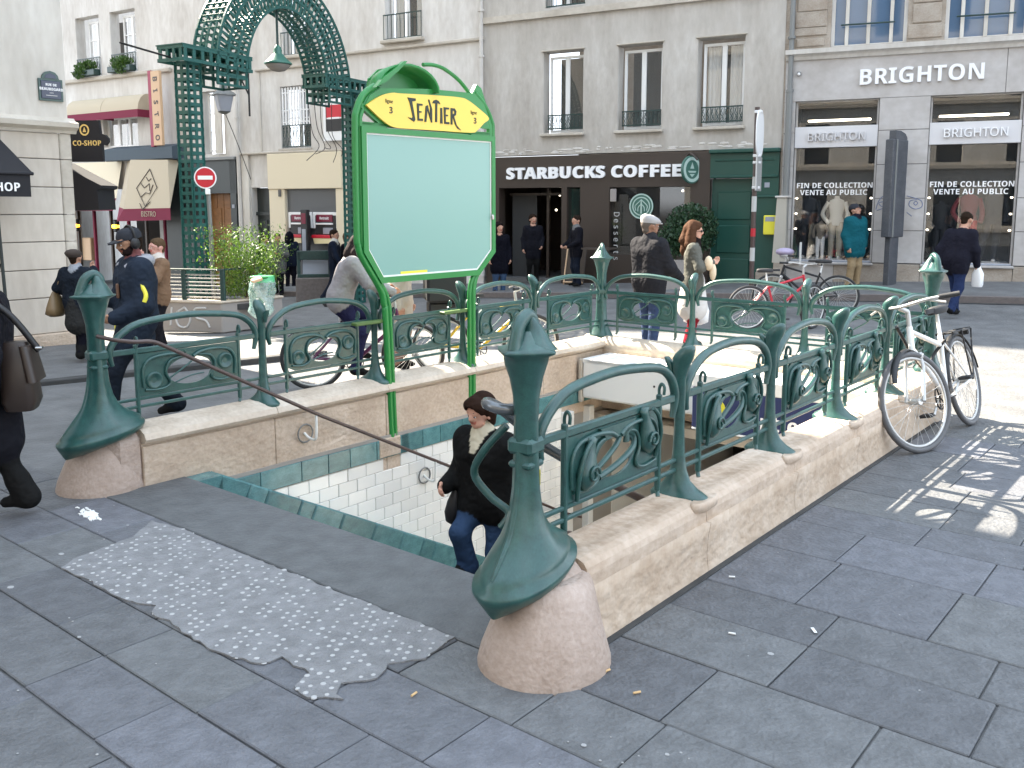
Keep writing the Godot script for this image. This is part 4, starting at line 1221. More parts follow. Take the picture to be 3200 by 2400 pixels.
func fashion_shop() -> void:
	var b := thing("clothes_shop_building", "grey panelled clothes shop with big windows, below blue office windows", "building", facade(5.97, 20.0, 113.7))
	var holes := [[0.14, 1.80, 0.8, 4.21], [2.78, 4.43, 0.8, 4.21], [5.4, 7.1, 0.8, 4.21]]
	var m := MB.new()
	holed_wall(m, -0.1, 9.0, -0.6, 5.05, holes, -0.4, -0.012)
	part("wall", m.done(), M.panel_joint, b)
	# cladding
	for pier in [[-0.1, 0.13], [1.81, 2.77], [4.44, 5.39], [7.11, 9.0]]:
		var yl := [0.8, 1.48, 2.15, 2.85, 3.55, 4.21]
		for i in 5:
			part("cladding_panel", cb(Vector3((pier[0] + pier[1]) * 0.5, (yl[i] + yl[i + 1]) * 0.5, 0.0), Vector3(pier[1] - pier[0] - 0.006, yl[i + 1] - yl[i] - 0.012, 0.024), 0.003), M.shop_panel, b)
	for e in [[-0.1, 4.1], [4.1, 6.4], [6.4, 9.0]]:
		part("fascia_panel", cb(Vector3((e[0] + e[1]) * 0.5, 4.64, 0.002), Vector3(e[1] - e[0] - 0.008, 0.86, 0.028), 0.003), M.shop_panel, b)
	for e in [[-0.1, 1.05, 0], [1.05, 2.75, 1], [2.75, 4.45, 1], [4.45, 9.0, 1]]:
		part("plinth_panel", cb(Vector3((e[0] + e[1]) * 0.5, 0.1, 0.012), Vector3(e[1] - e[0] - 0.01, 1.36, 0.03), 0.004), M.shop_panel if e[2] == 0 else M.ashlar, b)
	part("cornice", MB.new().prism(v2([0, 5.06, 0.07, 5.06, 0.1, 5.12, 0.14, 5.15, 0.2, 5.17, 0.22, 5.26, 0.0, 5.29]), -9.0, 0.1, Transform3D(Basis(Vector3(0, 0, 1), Vector3.UP, Vector3(-1, 0, 0)), Vector3())).done(), M.stucco_white, b)
	# upper floors
	m = MB.new()
	var ups := []
	for k in 5:
		for f in 4:
			ups.append([0.8 + 2.17 * k - 0.02, 0.8 + 2.17 * k + 1.45, 5.30 + 3.3 * f, 8.0 + 3.3 * f])
	holed_wall(m, -0.1, 11.0, 5.05, 19.5, ups, -0.4, 0.0)
	part("upper_wall", m.done(), M.ashlar, b)
	for k in 3:
		for f in 2:
			var x0 := 0.8 + 2.17 * k
			var y0 := 5.31 + 3.3 * f
			var w := part("window", MB.new().ringplate(PackedVector2Array([Vector2(x0 - 0.02, y0), Vector2(x0 + 1.45, y0), Vector2(x0 + 1.45, y0 + 2.69), Vector2(x0 - 0.02, y0 + 2.69)]), PackedVector2Array([Vector2(x0 + 0.05, y0 + 0.03), Vector2(x0 + 1.38, y0 + 0.03), Vector2(x0 + 1.38, y0 + 2.6), Vector2(x0 + 0.05, y0 + 2.6)]), -0.16, -0.1).done(), M.stucco_white, b)
			for i in 4:
				var a: float = x0 + 0.05 + [0.0, 0.24, 0.66, 1.1][i]
				var e: float = x0 + 0.05 + [0.24, 0.66, 1.1, 1.33][i]
				part("pane", bx(Vector3((a + e) * 0.5, y0 + 1.3, -0.15), Vector3(e - a, 2.56, 0.01)), M.office_glass, w)
				if i > 0:
					part("mullion", cb(Vector3(a, y0 + 1.3, -0.11), Vector3(0.07, 2.6, 0.08), 0.006), M.stucco_cream, w)
			part("bar", MB.new().tube([Vector3(x0 + 0.18, y0 + 0.42, 0.0), Vector3(x0 + 1.22, y0 + 0.41, 0.0)], 0.018, 6).done(), M.iron_dark, w)
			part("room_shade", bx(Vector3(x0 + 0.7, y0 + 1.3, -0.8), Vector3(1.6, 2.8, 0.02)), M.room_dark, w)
	# stone blocks between the office windows
	for q in [[0.1, 0.66, 5.34, 5.5], [0.02, 0.7, 5.56, 5.72], [0.06, 0.7, 5.73, 6.05], [0.1, 0.7, 6.06, 6.6], [2.27, 2.9, 5.36, 5.63], [2.34, 2.88, 5.66, 6.03], [2.34, 2.88, 6.05, 6.6]]:
		part("stone_block", cb(Vector3((q[0] + q[1]) * 0.5, (q[2] + q[3]) * 0.5, 0.0), Vector3(q[1] - q[0], q[3] - q[2], 0.07), 0.012), M.ashlar, b)
	# the shop windows
	for k in 3:
		var x0: float = holes[k][0]
		var x1: float = holes[k][1]
		var w := part("display_window", MB.new().ringplate(PackedVector2Array([Vector2(x0, 0.8), Vector2(x1, 0.8), Vector2(x1, 4.21), Vector2(x0, 4.21)]), PackedVector2Array([Vector2(x0 + 0.035, 0.84), Vector2(x1 - 0.035, 0.84), Vector2(x1 - 0.035, 4.18), Vector2(x0 + 0.035, 4.18)]), -0.14, -0.07).done(), M.shop_panel, b)
		part("pane", bx(Vector3((x0 + x1) * 0.5, 2.03, -0.11), Vector3(x1 - x0 - 0.08, 2.38, 0.01)), M.glass, w)
		part("upper_pane", bx(Vector3((x0 + x1) * 0.5, 3.93, -0.11), Vector3(x1 - x0 - 0.08, 0.5, 0.01)), M.glass, w)
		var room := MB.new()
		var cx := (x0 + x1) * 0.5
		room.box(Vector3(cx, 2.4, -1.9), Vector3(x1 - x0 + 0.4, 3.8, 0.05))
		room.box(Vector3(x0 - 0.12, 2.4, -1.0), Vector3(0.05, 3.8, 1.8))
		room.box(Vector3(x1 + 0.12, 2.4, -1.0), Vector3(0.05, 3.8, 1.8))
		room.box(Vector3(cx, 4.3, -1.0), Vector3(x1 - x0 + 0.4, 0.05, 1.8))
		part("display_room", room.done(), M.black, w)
		part("display_floor", cb(Vector3(cx, 0.79, -0.62), Vector3(x1 - x0 - 0.02, 0.08, 1.2), 0.01), M.grey_panel, w)
		part("window_sill", cb(Vector3(cx, 0.77, 0.02), Vector3(x1 - x0 + 0.06, 0.05, 0.16), 0.01), M.shop_panel, w)
		part("ceiling_lamp", cb(Vector3(cx, 3.86, -0.8), Vector3(1.3, 0.04, 0.12), 0.008), M.spot_glow, w)
		for i in 6:
			part("spot_lamp", MB.new().ball(Vector3(x0 + 0.07 if i % 2 == 0 else x1 - 0.07, 1.5 + 0.33 * (i / 2), -0.2), Vector3(0.028, 0.02, 0.02), 8).done(), M.spot_glow, w)
		var sg := thing("shop_sign", ["white shop name board across the left display window", "white shop name board across the right display window", "white shop name board across the third display window"][k], "sign", b.transform, "name boards in the display windows")
		part("board", cb(Vector3(cx, 3.45, -0.05), Vector3(x1 - x0, 0.44, 0.09), 0.006), M.shop_white, sg)
		letters(sg, "BRIGHTON", 0.17, 1.2, 0.05, M.shop_white if k == 0 else M.letter_white, at(Vector3(cx - 0.58, 3.365, 0.03)), false)
		if k < 2:
			var st := thing("window_lettering", ["white sale lettering on the left display window", "white sale lettering on the right display window"][k], "lettering", b.transform, "sale lettering on the display windows")
			part("upper_line", text_mesh("FIN DE COLLECTION", 0.11, 0.004), M.letter_white, st, Transform3D(Basis.from_scale(Vector3(1.06, 1, 1)), Vector3(cx + 0.01, 2.43, -0.1)))
			part("lower_line", text_mesh("VENTE AU PUBLIC", 0.11, 0.004), M.letter_white, st, Transform3D(Basis.from_scale(Vector3(1.06, 1, 1)), Vector3(cx, 2.28, -0.1)))
	var ln := thing("shop_letters", "big white raised shop name letters on the grey fascia", "sign", b.transform)
	letters(ln, "BRIGHTON", 0.31, 2.38, 0.07, M.letter_white, at(Vector3(1.36, 4.48, 0.05)))
	var sp := thing("wall_lamp", "small round white spotlight on the grey fascia left of the name", "lamp", b.transform)
	part("housing", MB.new().ball(Vector3(0.18, 4.78, 0.06), Vector3(0.05, 0.05, 0.06), 12).done(), M.zinc, sp)
	part("lens", MB.new().ball(Vector3(0.18, 4.77, 0.1), Vector3(0.035, 0.035, 0.025), 10).done(), M.white, sp)
	var cm := thing("wall_camera", "small grey fitting on the pier left of the first display window", "camera", b.transform)
	part("body", cb(Vector3(0.0, 3.52, 0.08), Vector3(0.13, 0.05, 0.1), 0.01), M.zinc, cm)
	part("arm", MB.new().tube([Vector3(0.0, 3.52, 0.05), Vector3(0.03, 3.6, 0.02)], 0.012, 6).done(), M.zinc, cm)
	# scrawl on the pier
	var gr := thing("graffiti", "blue looping graffiti on the grey pier between the display windows", "graffiti", b.transform)
	for q in [[[1.84, 1.92], [1.9, 2.12], [2.05, 2.24], [2.2, 2.2], [2.12, 2.0], [1.96, 1.98], [1.9, 2.06], [2.1, 2.1]], [[2.42, 2.2], [2.55, 2.16], [2.7, 2.1], [2.72, 1.98], [2.6, 1.93], [2.48, 2.0], [2.5, 2.1], [2.62, 2.12]], [[2.56, 2.05], [2.6, 2.09], [2.64, 2.05], [2.6, 2.01], [2.56, 2.05]], [[2.44, 1.86], [2.54, 1.78]], [[1.86, 1.9], [2.05, 1.97], [2.22, 2.05]]]:
		var pts := []
		for p in q: pts.append(Vector3(p[0], p[1], 0.0125))
		part("stroke", MB.new().tube(curve(pts, 5), 0.009, 6).done(), M.graffiti_blue, gr)
	display_figures(b.transform)

func display_figures(xf: Transform3D) -> void:
	# shop dummies: [x, z, height, coat, legs, kind, label]
	var list := [
		[1.02, -0.55, 1.42, c(0.62, 0.58, 0.5), c(0.4, 0.35, 0.27), 0, "headless shop dummy in a cream jacket, left display window"],
		[0.72, -0.4, 0.86, c(0.16, 0.13, 0.1), c(0.7, 0.68, 0.66), 1, "small shop dummy in a brown fur coat, left display window"],
		[0.42, -0.7, 1.45, c(0.02, 0.025, 0.035), c(0.02, 0.02, 0.025), 0, "shop dummy in a dark coat at the back of the left display window"],
		[3.62, -0.5, 1.5, c(0.16, 0.025, 0.03), c(0.4, 0.015, 0.02), 0, "shop dummy in a red top and red trousers, right display window"],
		[4.08, -0.55, 1.5, c(0.015, 0.018, 0.025), c(0.015, 0.018, 0.025), 2, "striding shop dummy in a dark suit, right display window"],
		[3.1, -0.6, 1.3, c(0.012, 0.013, 0.016), c(0.012, 0.012, 0.015), 0, "shop dummy in black at the left of the right display window"]]
	for e in list:
		var o := thing("shop_dummy", e[6], "mannequin", xf * at(Vector3(e[0], 0.83, e[1]), 0), "shop dummies in the display windows")
		var s: float = e[2] / 1.5
		var body := MB.new()
		body.loft([[0.78, 0.15, 0.1], [0.86, 0.17, 0.11], [1.0, 0.135, 0.095], [1.15, 0.165, 0.11], [1.28, 0.19, 0.11], [1.36, 0.15, 0.085], [1.4, 0.06, 0.06], [1.46, 0.05, 0.05]], 16, Transform3D(Basis.from_scale(Vector3(s, s, s)), Vector3()))
		for k in [-1.0, 1.0]:
			var el := Vector3(k * (0.3 if e[5] == 0 and k < 0 else 0.25), 1.04, 0.02) * s
			body.tube(curve([Vector3(k * 0.18, 1.32, 0) * s, el, Vector3(k * (0.14 if k < 0 and e[5] == 0 else 0.22), 0.82, 0.1) * s], 4), 0.05 * s, 8)
		var cm := StandardMaterial3D.new()
		cm.albedo_color = (e[3] as Color).linear_to_srgb()
		cm.roughness = 0.85
		part("jacket", body.done(), cm, o)
		var lm := StandardMaterial3D.new()
		lm.albedo_color = (e[4] as Color).linear_to_srgb()
		lm.roughness = 0.8
		for k in [-1.0, 1.0]:
			var fx: float = k * (0.09 if e[5] != 2 else (0.22 if k < 0 else 0.05))
			part("leg", MB.new().tube([Vector3(k * 0.08, 0.86, 0) * s, Vector3(k * 0.09 + (fx - k * 0.09) * 0.5, 0.45, 0.02) * s, Vector3(fx, 0.06, 0) * s], [0.095 * s, 0.07 * s, 0.055 * s], 10).done(), lm, o)
			part("foot", MB.new().ball(Vector3(fx, 0.04, 0.05) * s, Vector3(0.045, 0.035, 0.11) * s, 8).done(), M.mannequin, o)
		part("stand", cb(Vector3(0, 0.01, 0), Vector3(0.34, 0.015, 0.3) * s, 0.004), M.mannequin, o)

func coffee_house() -> void:
	var b := thing("coffee_shop_building", "grey stuccoed house with a dark brown coffee shop on the ground floor", "building", facade(5.97, 20.0, 118.0))
	var wins := [[-5.89, -4.83, 3.69, 5.70], [-3.95, -2.87, 3.69, 5.70], [-2.05, -0.99, 3.69, 5.70], [-5.85, -4.8, 6.72, 8.9], [-3.95, -2.87, 6.72, 8.9], [-2.05, -0.99, 6.72, 8.9]]
	var m := MB.new()
	holed_wall(m, -7.58, -0.14, 3.25, 20.0, wins, -0.35, 0.0)
	part("wall", m.done(), M.stucco_grey, b)
	m = MB.new()
	m.box(Vector3(-0.01, 10.0, -0.16), Vector3(0.26, 20.0, 0.3))
	m.box(Vector3(-3.8, 8.0, -6.0), Vector3(7.5, 24.0, 0.2))
	part("party_wall", m.done(), M.ashlar, b)
	part("roof", bx(Vector3(-3.8, 20.0, -3.0), Vector3(7.6, 0.3, 6.2)), M.zinc, b)
	part("string_course", bx(Vector3(-3.86, 6.575, 0.045), Vector3(7.44, 0.15, 0.09)), M.trim_stone, b)
	var n := 0
	for w in wins:
		var y1: float = w[3]
		if n < 3:
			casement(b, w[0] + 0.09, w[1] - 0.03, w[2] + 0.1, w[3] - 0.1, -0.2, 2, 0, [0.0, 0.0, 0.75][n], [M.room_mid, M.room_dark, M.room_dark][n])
			part("sill", cb(Vector3((w[0] + w[1]) * 0.5, w[2] + 0.03, 0.02), Vector3(w[1] - w[0] + 0.1, 0.07, 0.2), 0.012), M.trim_stone, b)
			grille(b, w[0] + 0.1, w[1] - 0.02, w[2] + 0.16, w[2] + 0.5, -0.05, 0.1, true)
			part("lintel_drip", cb(Vector3((w[0] + w[1]) * 0.5, w[3] + 0.02, 0.015), Vector3(w[1] - w[0] + 0.08, 0.035, 0.06), 0.008), M.trim_stone, b)
		else:
			casement(b, w[0] + 0.05, w[1] - 0.05, w[2] + 0.02, w[3], -0.2, 2, 0, 0.0, M.room_dark)
			grille(b, w[0] + 0.02, w[1] - 0.02, w[2] + 0.02, w[2] + 0.5, -0.03, 0.12, false)
		n += 1
	# broken edge of the stucco over the shop
	var rr := RandomNumberGenerator.new()
	rr.seed = 8
	m = MB.new()
	for i in 60:
		var x := rr.randf_range(-7.4, -0.4)
		m.ball(Vector3(x, 3.3 + rr.randf_range(-0.03, 0.1), 0.0), Vector3(rr.randf_range(0.03, 0.16), rr.randf_range(0.01, 0.035), 0.012), 8)
	part("chipped_edge", m.done(), M.stucco_white, b)
	# shop front
	var sh := [[-7.12, -5.37, -0.3, 2.45], [-5.23, -4.87, 0.2, 2.45], [-4.11, -2.13, 0.85, 2.44]]
	m = MB.new()
	holed_wall(m, -7.5, -1.68, -0.6, 3.22, sh, -0.3, 0.03)
	part("shop_front", m.done(), M.coffee_brown, b)
	m = MB.new()
	m.box(Vector3(-4.6, 1.2, -3.2), Vector3(6.0, 3.4, 0.1))
	m.box(Vector3(-4.6, 2.7, -1.8), Vector3(6.0, 0.1, 2.8))
	m.box(Vector3(-7.55, 1.2, -1.8), Vector3(0.1, 3.4, 2.9))
	m.box(Vector3(-1.7, 1.2, -1.8), Vector3(0.1, 3.4, 2.9))
	part("shop_room", m.done(), M.coffee_brown, b)
	part("shop_floor", bx(Vector3(-4.6, 0.12, -1.7), Vector3(6.0, 0.12, 3.2)), M.asphalt, b)
	var dr := part("door", bx(Vector3(-6.7, 1.2, -0.6), Vector3(0.7, 2.2, 0.05)), M.room_dark, b)
	part("door_frame", MB.new().box(Vector3(-6.0, 1.25, -0.55), Vector3(0.07, 2.4, 0.08)).box(Vector3(-6.25, 2.3, -0.55), Vector3(1.7, 0.06, 0.08)).done(), M.coffee_brown, b)
	part("shop_window", bx(Vector3(-3.12, 1.64, -0.05), Vector3(1.96, 1.58, 0.01)), M.glass, b)
	part("slot_pane", bx(Vector3(-5.05, 1.32, -0.05), Vector3(0.34, 2.2, 0.01)), M.glass, b)
	for q in [[-5.7, 2.28], [-5.85, 2.28], [-2.6, 2.36], [-5.95, 1.9]]:
		part("lamp_bulb", MB.new().ball(Vector3(q[0], q[1], -0.9), Vector3(0.028, 0.028, 0.028), 8).done(), M.spot_glow, b)
	part("poster_holder", cb(Vector3(-4.0, 2.25, 0.06), Vector3(0.15, 0.3, 0.04)), M.planter_stone, b)
	# green carriage gate
	var gd := part("carriage_gate", MB.new().box(Vector3(-0.915, 2.94, 0.0), Vector3(1.52, 0.6, 0.12)).box(Vector3(-0.915, 1.0, -0.14), Vector3(1.5, 3.2, 0.06)).box(Vector3(-0.4, 1.0, 0.0), Vector3(0.5, 3.3, 0.1)).done(), M.door_green, b)
	part("gate_cornice", cb(Vector3(-0.915, 3.2, 0.05), Vector3(1.56, 0.09, 0.22), 0.02), M.door_green, gd)
	part("gate_moulding", MB.new().cbox(Vector3(-0.915, 2.64, 0.04), Vector3(1.5, 0.06, 0.1), 0.015).cbox(Vector3(-0.915, 3.0, 0.065), Vector3(1.3, 0.03, 0.03), 0.008).cbox(Vector3(-0.4, 2.2, 0.06), Vector3(0.46, 0.05, 0.05), 0.01).done(), M.door_green, gd)
	for k in 3:
		part("gate_panel", cb(Vector3(-1.15, 0.5 + 0.75 * k, -0.1), Vector3(0.75, 0.62, 0.03), 0.012), M.door_green, gd)
	part("house_number", cb(Vector3(-0.4, 2.45, 0.055), Vector3(0.11, 0.11, 0.01), 0.002), M.grey_panel, gd)
	part("threshold", cb(Vector3(-0.35, 0.3, 0.03), Vector3(0.45, 0.5, 0.2), 0.02), M.ashlar, b)
	# name and signs
	var ln := thing("shop_letters", "white raised coffee shop letters on the dark brown fascia", "sign", b.transform)
	var plain_bold := font_bold
	var heavy := FontVariation.new()
	heavy.base_font = font_bold
	heavy.variation_embolden = 0.9
	font_bold = heavy
	letters(ln, "STARBUCKS COFFEE", 0.26, 4.58, 0.06, M.letter_white, at(Vector3(-6.9, 2.66, 0.06)))
	font_bold = plain_bold
	var ov := thing("blade_sign", "oval green and white sign standing out beside the coffee shop name", "sign", b.transform)
	part("arm", MB.new().tube(curve([Vector3(-2.25, 3.08, 0.04), Vector3(-2.14, 3.17, 0.14), Vector3(-2.02, 3.13, 0.26), Vector3(-1.9, 3.02, 0.3)], 4), 0.022, 8).done(), M.coffee_brown, ov)
	var od := part("disc", MB.new().prism(ellipse(Vector2(), Vector2(0.3, 0.31), 28), -0.03, 0.03, at(Vector3(-2.07, 2.81, 0.2), 62.0)).done(), M.logo_green, ov)
	part("white_ring", MB.new().ringplate(ellipse(Vector2(), Vector2(0.27, 0.28), 28), ellipse(Vector2(), Vector2(0.2, 0.21), 28), 0.031, 0.034, at(Vector3(-2.07, 2.81, 0.2), 62.0)).done(), M.logo_pale, ov)
	part("white_waves", MB.new().prism(v2([0, 0.14, 0.06, 0.0, -0.06, 0.0]), 0.031, 0.035, at(Vector3(-2.07, 2.83, 0.2), 62.0)).prism(v2([-0.13, -0.03, 0.13, -0.03, 0.1, -0.07, -0.1, -0.07]), 0.031, 0.035, at(Vector3(-2.07, 2.81, 0.2), 62.0)).prism(v2([-0.08, -0.1, 0.08, -0.1, 0.0, -0.17]), 0.031, 0.035, at(Vector3(-2.07, 2.81, 0.2), 62.0)).done(), M.logo_pale, ov)
	var lg := thing("round_logo", "round pale green emblem on the coffee shop window", "sign", b.transform * at(Vector3(-3.32, 1.99, -0.02)))
	part("disc", MB.new().prism(ellipse(Vector2(), Vector2(0.3, 0.3), 32), 0.0, 0.012).done(), M.logo_green, lg)
	part("outer_ring", MB.new().ringplate(ellipse(Vector2(), Vector2(0.295, 0.295), 32), ellipse(Vector2(), Vector2(0.265, 0.265), 32), 0.012, 0.016).ringplate(ellipse(Vector2(), Vector2(0.22, 0.22), 32), ellipse(Vector2(), Vector2(0.195, 0.195), 32), 0.012, 0.016).done(), M.logo_pale, lg)
	var em := MB.new()
	em.prism(v2([-0.02, -0.17, 0.02, -0.17, 0.015, 0.16, -0.015, 0.16]), 0.012, 0.017)
	for k in [-1.0, 1.0]:
		em.tube(curve([Vector3(0, 0.15, 0.014), Vector3(k * 0.08, 0.08, 0.014), Vector3(k * 0.15, 0.0, 0.014), Vector3(k * 0.13, -0.1, 0.014)], 4), 0.012, 6)
		em.tube(curve([Vector3(0, 0.05, 0.014), Vector3(k * 0.07, -0.02, 0.014), Vector3(k * 0.08, -0.12, 0.014)], 4), 0.011, 6)
	part("emblem", em.done(), M.logo_pale, lg)
	var mn := thing("window_lettering", "faint white vertical lettering on the coffee shop pier", "lettering", b.transform)
	for i in 8:
		part("letter", text_mesh("Desserts"[i], 0.14, 0.004, false), M.graffiti, mn, at(Vector3(-3.92, 1.8 - 0.15 * i, 0.034), 0, 0, -90.0))
	# downpipes on the joints between the houses
	drainpipe(b.transform * at(Vector3(0.02, 0, 0.12)), 4.4, 20.0, 0.055, "grey drainpipe between the coffee house and the clothes shop", M.zinc)
	drainpipe(b.transform * at(Vector3(-7.58, 0, 0.1)), 4.6, 20.0, 0.05, "white drainpipe left of the coffee shop house", M.stucco_white)

func drainpipe(xf: Transform3D, y0: float, y1: float, r: float, label: String, m: Material) -> void:
	var o := thing("drainpipe", label, "drainpipe", xf)
	part("pipe", MB.new().tube([Vector3(0, y0, 0), Vector3(0, y1, 0)], r, 12).done(), m, o)
	part("lower_pipe", MB.new().tube([Vector3(0, 0.2, 0), Vector3(0, y0 + 0.06, 0)], r * 1.25, 12).done(), m, o)
	for k in 3:
		part("clamp", MB.new().tube([Vector3(0, y0 + 1.1 * k, 0), Vector3(0, y0 + 1.1 * k + 0.05, 0)], r * 1.5, 12).done(), m, o)

func bank_house() -> void:
	var b := thing("bank_building", "white stuccoed house with a cream bank front and two cash machines", "building", facade(-0.74, 23.56, 120.0))
	var holes := [[-6.92, -5.78, 3.64, 5.43], [-3.05, -1.85, 6.36, 8.6], [-6.75, -5.6, 6.25, 8.4], [-8.21, -7.42, -0.7, 2.56], [-6.76, -4.85, 0.0, 2.49]]
	var m := MB.new()
	holed_wall(m, -8.78, 0.0, -0.8, 20.0, holes, -0.35, 0.0)
	part("wall", m.done(), M.stucco_white, b)
	part("ledge", MB.new().cbox(Vector3(-2.2, 6.16, 0.03), Vector3(4.5, 0.09, 0.12), 0.02).cbox(Vector3(-6.6, 5.95, 0.03), Vector3(2.5, 0.07, 0.1), 0.02).cbox(Vector3(-4.3, 3.56, 0.05), Vector3(8.6, 0.07, 0.14), 0.02).done(), M.trim_stone, b)
	part("raised_field", MB.new().cbox(Vector3(-7.72, 4.75, 0.01), Vector3(0.06, 2.3, 0.03), 0.01).done(), M.stucco_cream, b)
	# barred window
	var w: Array = holes[0]
	casement(b, w[0] + 0.05, w[1] - 0.05, w[2] + 0.05, w[3] - 0.02, -0.22, 2, 1, 0.0, M.room_dark)
	m = MB.new()
	for i in 10:
		m.box(Vector3(lerpf(-6.86, -5.84, i / 9.0), 4.87, -0.04), Vector3(0.05, 1.06, 0.03))
	for y in [4.42, 4.75, 5.25]:
		m.box(Vector3(-6.35, y, -0.045), Vector3(1.12, 0.035, 0.02))
	part("window_bars", m.done(), M.white, b)
	grille(b, -6.88, -5.82, 3.7, 4.32, -0.02, 0.12, true)
	part("sill", cb(Vector3(-6.35, 3.63, 0.02), Vector3(1.25, 0.07, 0.16), 0.012), M.trim_stone, b)
	for k in [1, 2]:
		w = holes[k]
		casement(b, w[0] + 0.06, w[1] - 0.06, w[2] + 0.05, w[3], -0.2, 2, 0, 0.6, M.room_dark)
		grille(b, w[0] - 0.02, w[1] + 0.02, w[2] + 0.02, w[2] + 0.66, 0.06, 0.13, false)
		part("sill", cb(Vector3((w[0] + w[1]) * 0.5, w[2] - 0.03, 0.05), Vector3(w[1] - w[0] + 0.16, 0.1, 0.22), 0.02), M.trim_stone, b)
	# shop front in cream metal
	var cf := part("bank_front", MB.new().cbox(Vector3(-5.99, 3.01, 0.07), Vector3(2.82, 1.02, 0.14), 0.012).cbox(Vector3(-7.09, 1.0, 0.05), Vector3(0.62, 3.0, 0.1), 0.01).cbox(Vector3(-4.66, 1.0, 0.05), Vector3(0.36, 3.0, 0.1), 0.01).done(), M.bank_cream, b)
	part("grey_shutter", bx(Vector3(-5.8, 2.15, -0.02), Vector3(1.9, 0.68, 0.06)), M.shutter_grey, b)
	part("alarm_box", cb(Vector3(-6.95, 2.38, 0.12), Vector3(0.09, 0.2, 0.05)), M.panel_joint, b)
	part("back_board", bx(Vector3(-5.8, 0.9, -0.06), Vector3(1.9, 1.9, 0.04)), M.shutter_grey, b)
	part("door", MB.new().box(Vector3(-7.81, 0.9, -0.25), Vector3(0.8, 3.3, 0.05)).box(Vector3(-7.81, 1.78, -0.2), Vector3(0.8, 0.1, 0.1)).done(), M.shop_dark, b)
	part("door_panel", MB.new().cbox(Vector3(-7.95, 0.8, -0.21), Vector3(0.3, 1.6, 0.03), 0.01).cbox(Vector3(-7.6, 0.8, -0.21), Vector3(0.3, 1.6, 0.03), 0.01).done(), M.shop_dark, b)
	part("pilaster", cb(Vector3(-8.38, 1.4, 0.04), Vector3(0.3, 4.4, 0.08), 0.01), M.stucco_cream, b)
	drainpipe(b.transform * at(Vector3(-8.6, -0.6, 0.1)), 4.1, 20.6, 0.05, "pale drainpipe between the bank and the dark shop front", M.stucco_white)
	# two cash machines
	for k in 2:
		var x := -6.26 if k == 0 else -5.3
		var a := thing("cash_machine", ["cash machine with wine red panel, left of the pair in the bank front", "cash machine with wine red panel, right of the pair in the bank front"][k], "cash machine", b.transform * at(Vector3(x, 0, 0)), "cash machines in the bank front")
		part("white_surround", cb(Vector3(0, 1.6, 0.0), Vector3(0.92, 0.46, 0.08), 0.01), M.white, a)
		part("dark_frame", cb(Vector3(0.02, 1.44, 0.035), Vector3(0.76, 0.6, 0.06), 0.01), M.black, a)
		part("header", cb(Vector3(0.0, 1.66, 0.07), Vector3(0.6, 0.2, 0.03), 0.006), M.atm_wine, a)
		part("header_lettering", text_mesh("Retrait", 0.075, 0.004), M.letter_white, a, at(Vector3(0.0, 1.66, 0.087)))
		part("screen_ledge", cb(Vector3(0.0, 1.5, 0.08), Vector3(0.62, 0.05, 0.06), 0.008), M.white, a)
		part("screen", cb(Vector3(0.12, 1.3, 0.07), Vector3(0.36, 0.18, 0.02), 0.004), M.grey_panel, a)
		part("red_shelf", cb(Vector3(0.0, 1.14, 0.12), Vector3(0.76, 0.09, 0.2), 0.012), M.atm_red, a)
		part("cream_tray", MB.new().prism(v2([-0.34, 1.09, 0.34, 1.09, 0.28, 0.95, -0.28, 0.93]), 0.04, 0.2).done(), M.atm_cream, a)
	var pil := thing("bank_totem", "dark narrow post with pale strip between the cash machines", "post", b.transform * at(Vector3(-5.82, 0, 0.3)))
	part("body", cb(Vector3(0, 0.9, 0), Vector3(0.24, 2.0, 0.14), 0.012), M.black, pil)
	part("pale_strip", cb(Vector3(0, 0.9, 0.073), Vector3(0.14, 0.9, 0.01), 0.003), M.grey_panel, pil)
	part("top_panel", cb(Vector3(0, 1.65, 0.073), Vector3(0.16, 0.3, 0.01), 0.003), M.atm_wine, pil)
	# square sign on the wall, half red half black
	var sg := thing("bank_sign", "square bank sign, red above black, on the white wall", "sign", b.transform * at(Vector3(-4.82, 0, 0.12)))
	part("backing", cb(Vector3(0, 4.38, 0), Vector3(0.72, 1.14, 0.08), 0.01), M.white, sg)
	part("red_field", cb(Vector3(0.05, 4.62, 0.042), Vector3(0.6, 0.34, 0.01), 0.002), M.atm_red, sg)
	part("black_field", cb(Vector3(0.05, 4.24, 0.042), Vector3(0.6, 0.34, 0.01), 0.002), M.black, sg)
	part("white_bar", cb(Vector3(0.05, 4.43, 0.048), Vector3(0.4, 0.05, 0.01), 0.002), M.white, sg)

func planter_leaves(m: MB, cen: Vector3, size: Vector3, n: int, leaf: float, r: RandomNumberGenerator) -> void:
	m.flat()
	for i in n:
		var v := Vector3(r.randfn(0, 1), r.randfn(0, 1), r.randfn(0, 1)).normalized() * pow(r.randf(), 0.4)
		var p := cen + v * size
		var b := Basis.from_euler(Vector3(r.randf_range(-1.2, 1.2), r.randf() * TAU, r.randf_range(-0.8, 0.8)))
		var l := leaf * r.randf_range(0.6, 1.4)
		m.quad(p, p + b * Vector3(l * 0.28, l * 0.45, 0.05 * l), p + b * Vector3(0, l, 0), p + b * Vector3(-l * 0.28, l * 0.45, 0.05 * l))

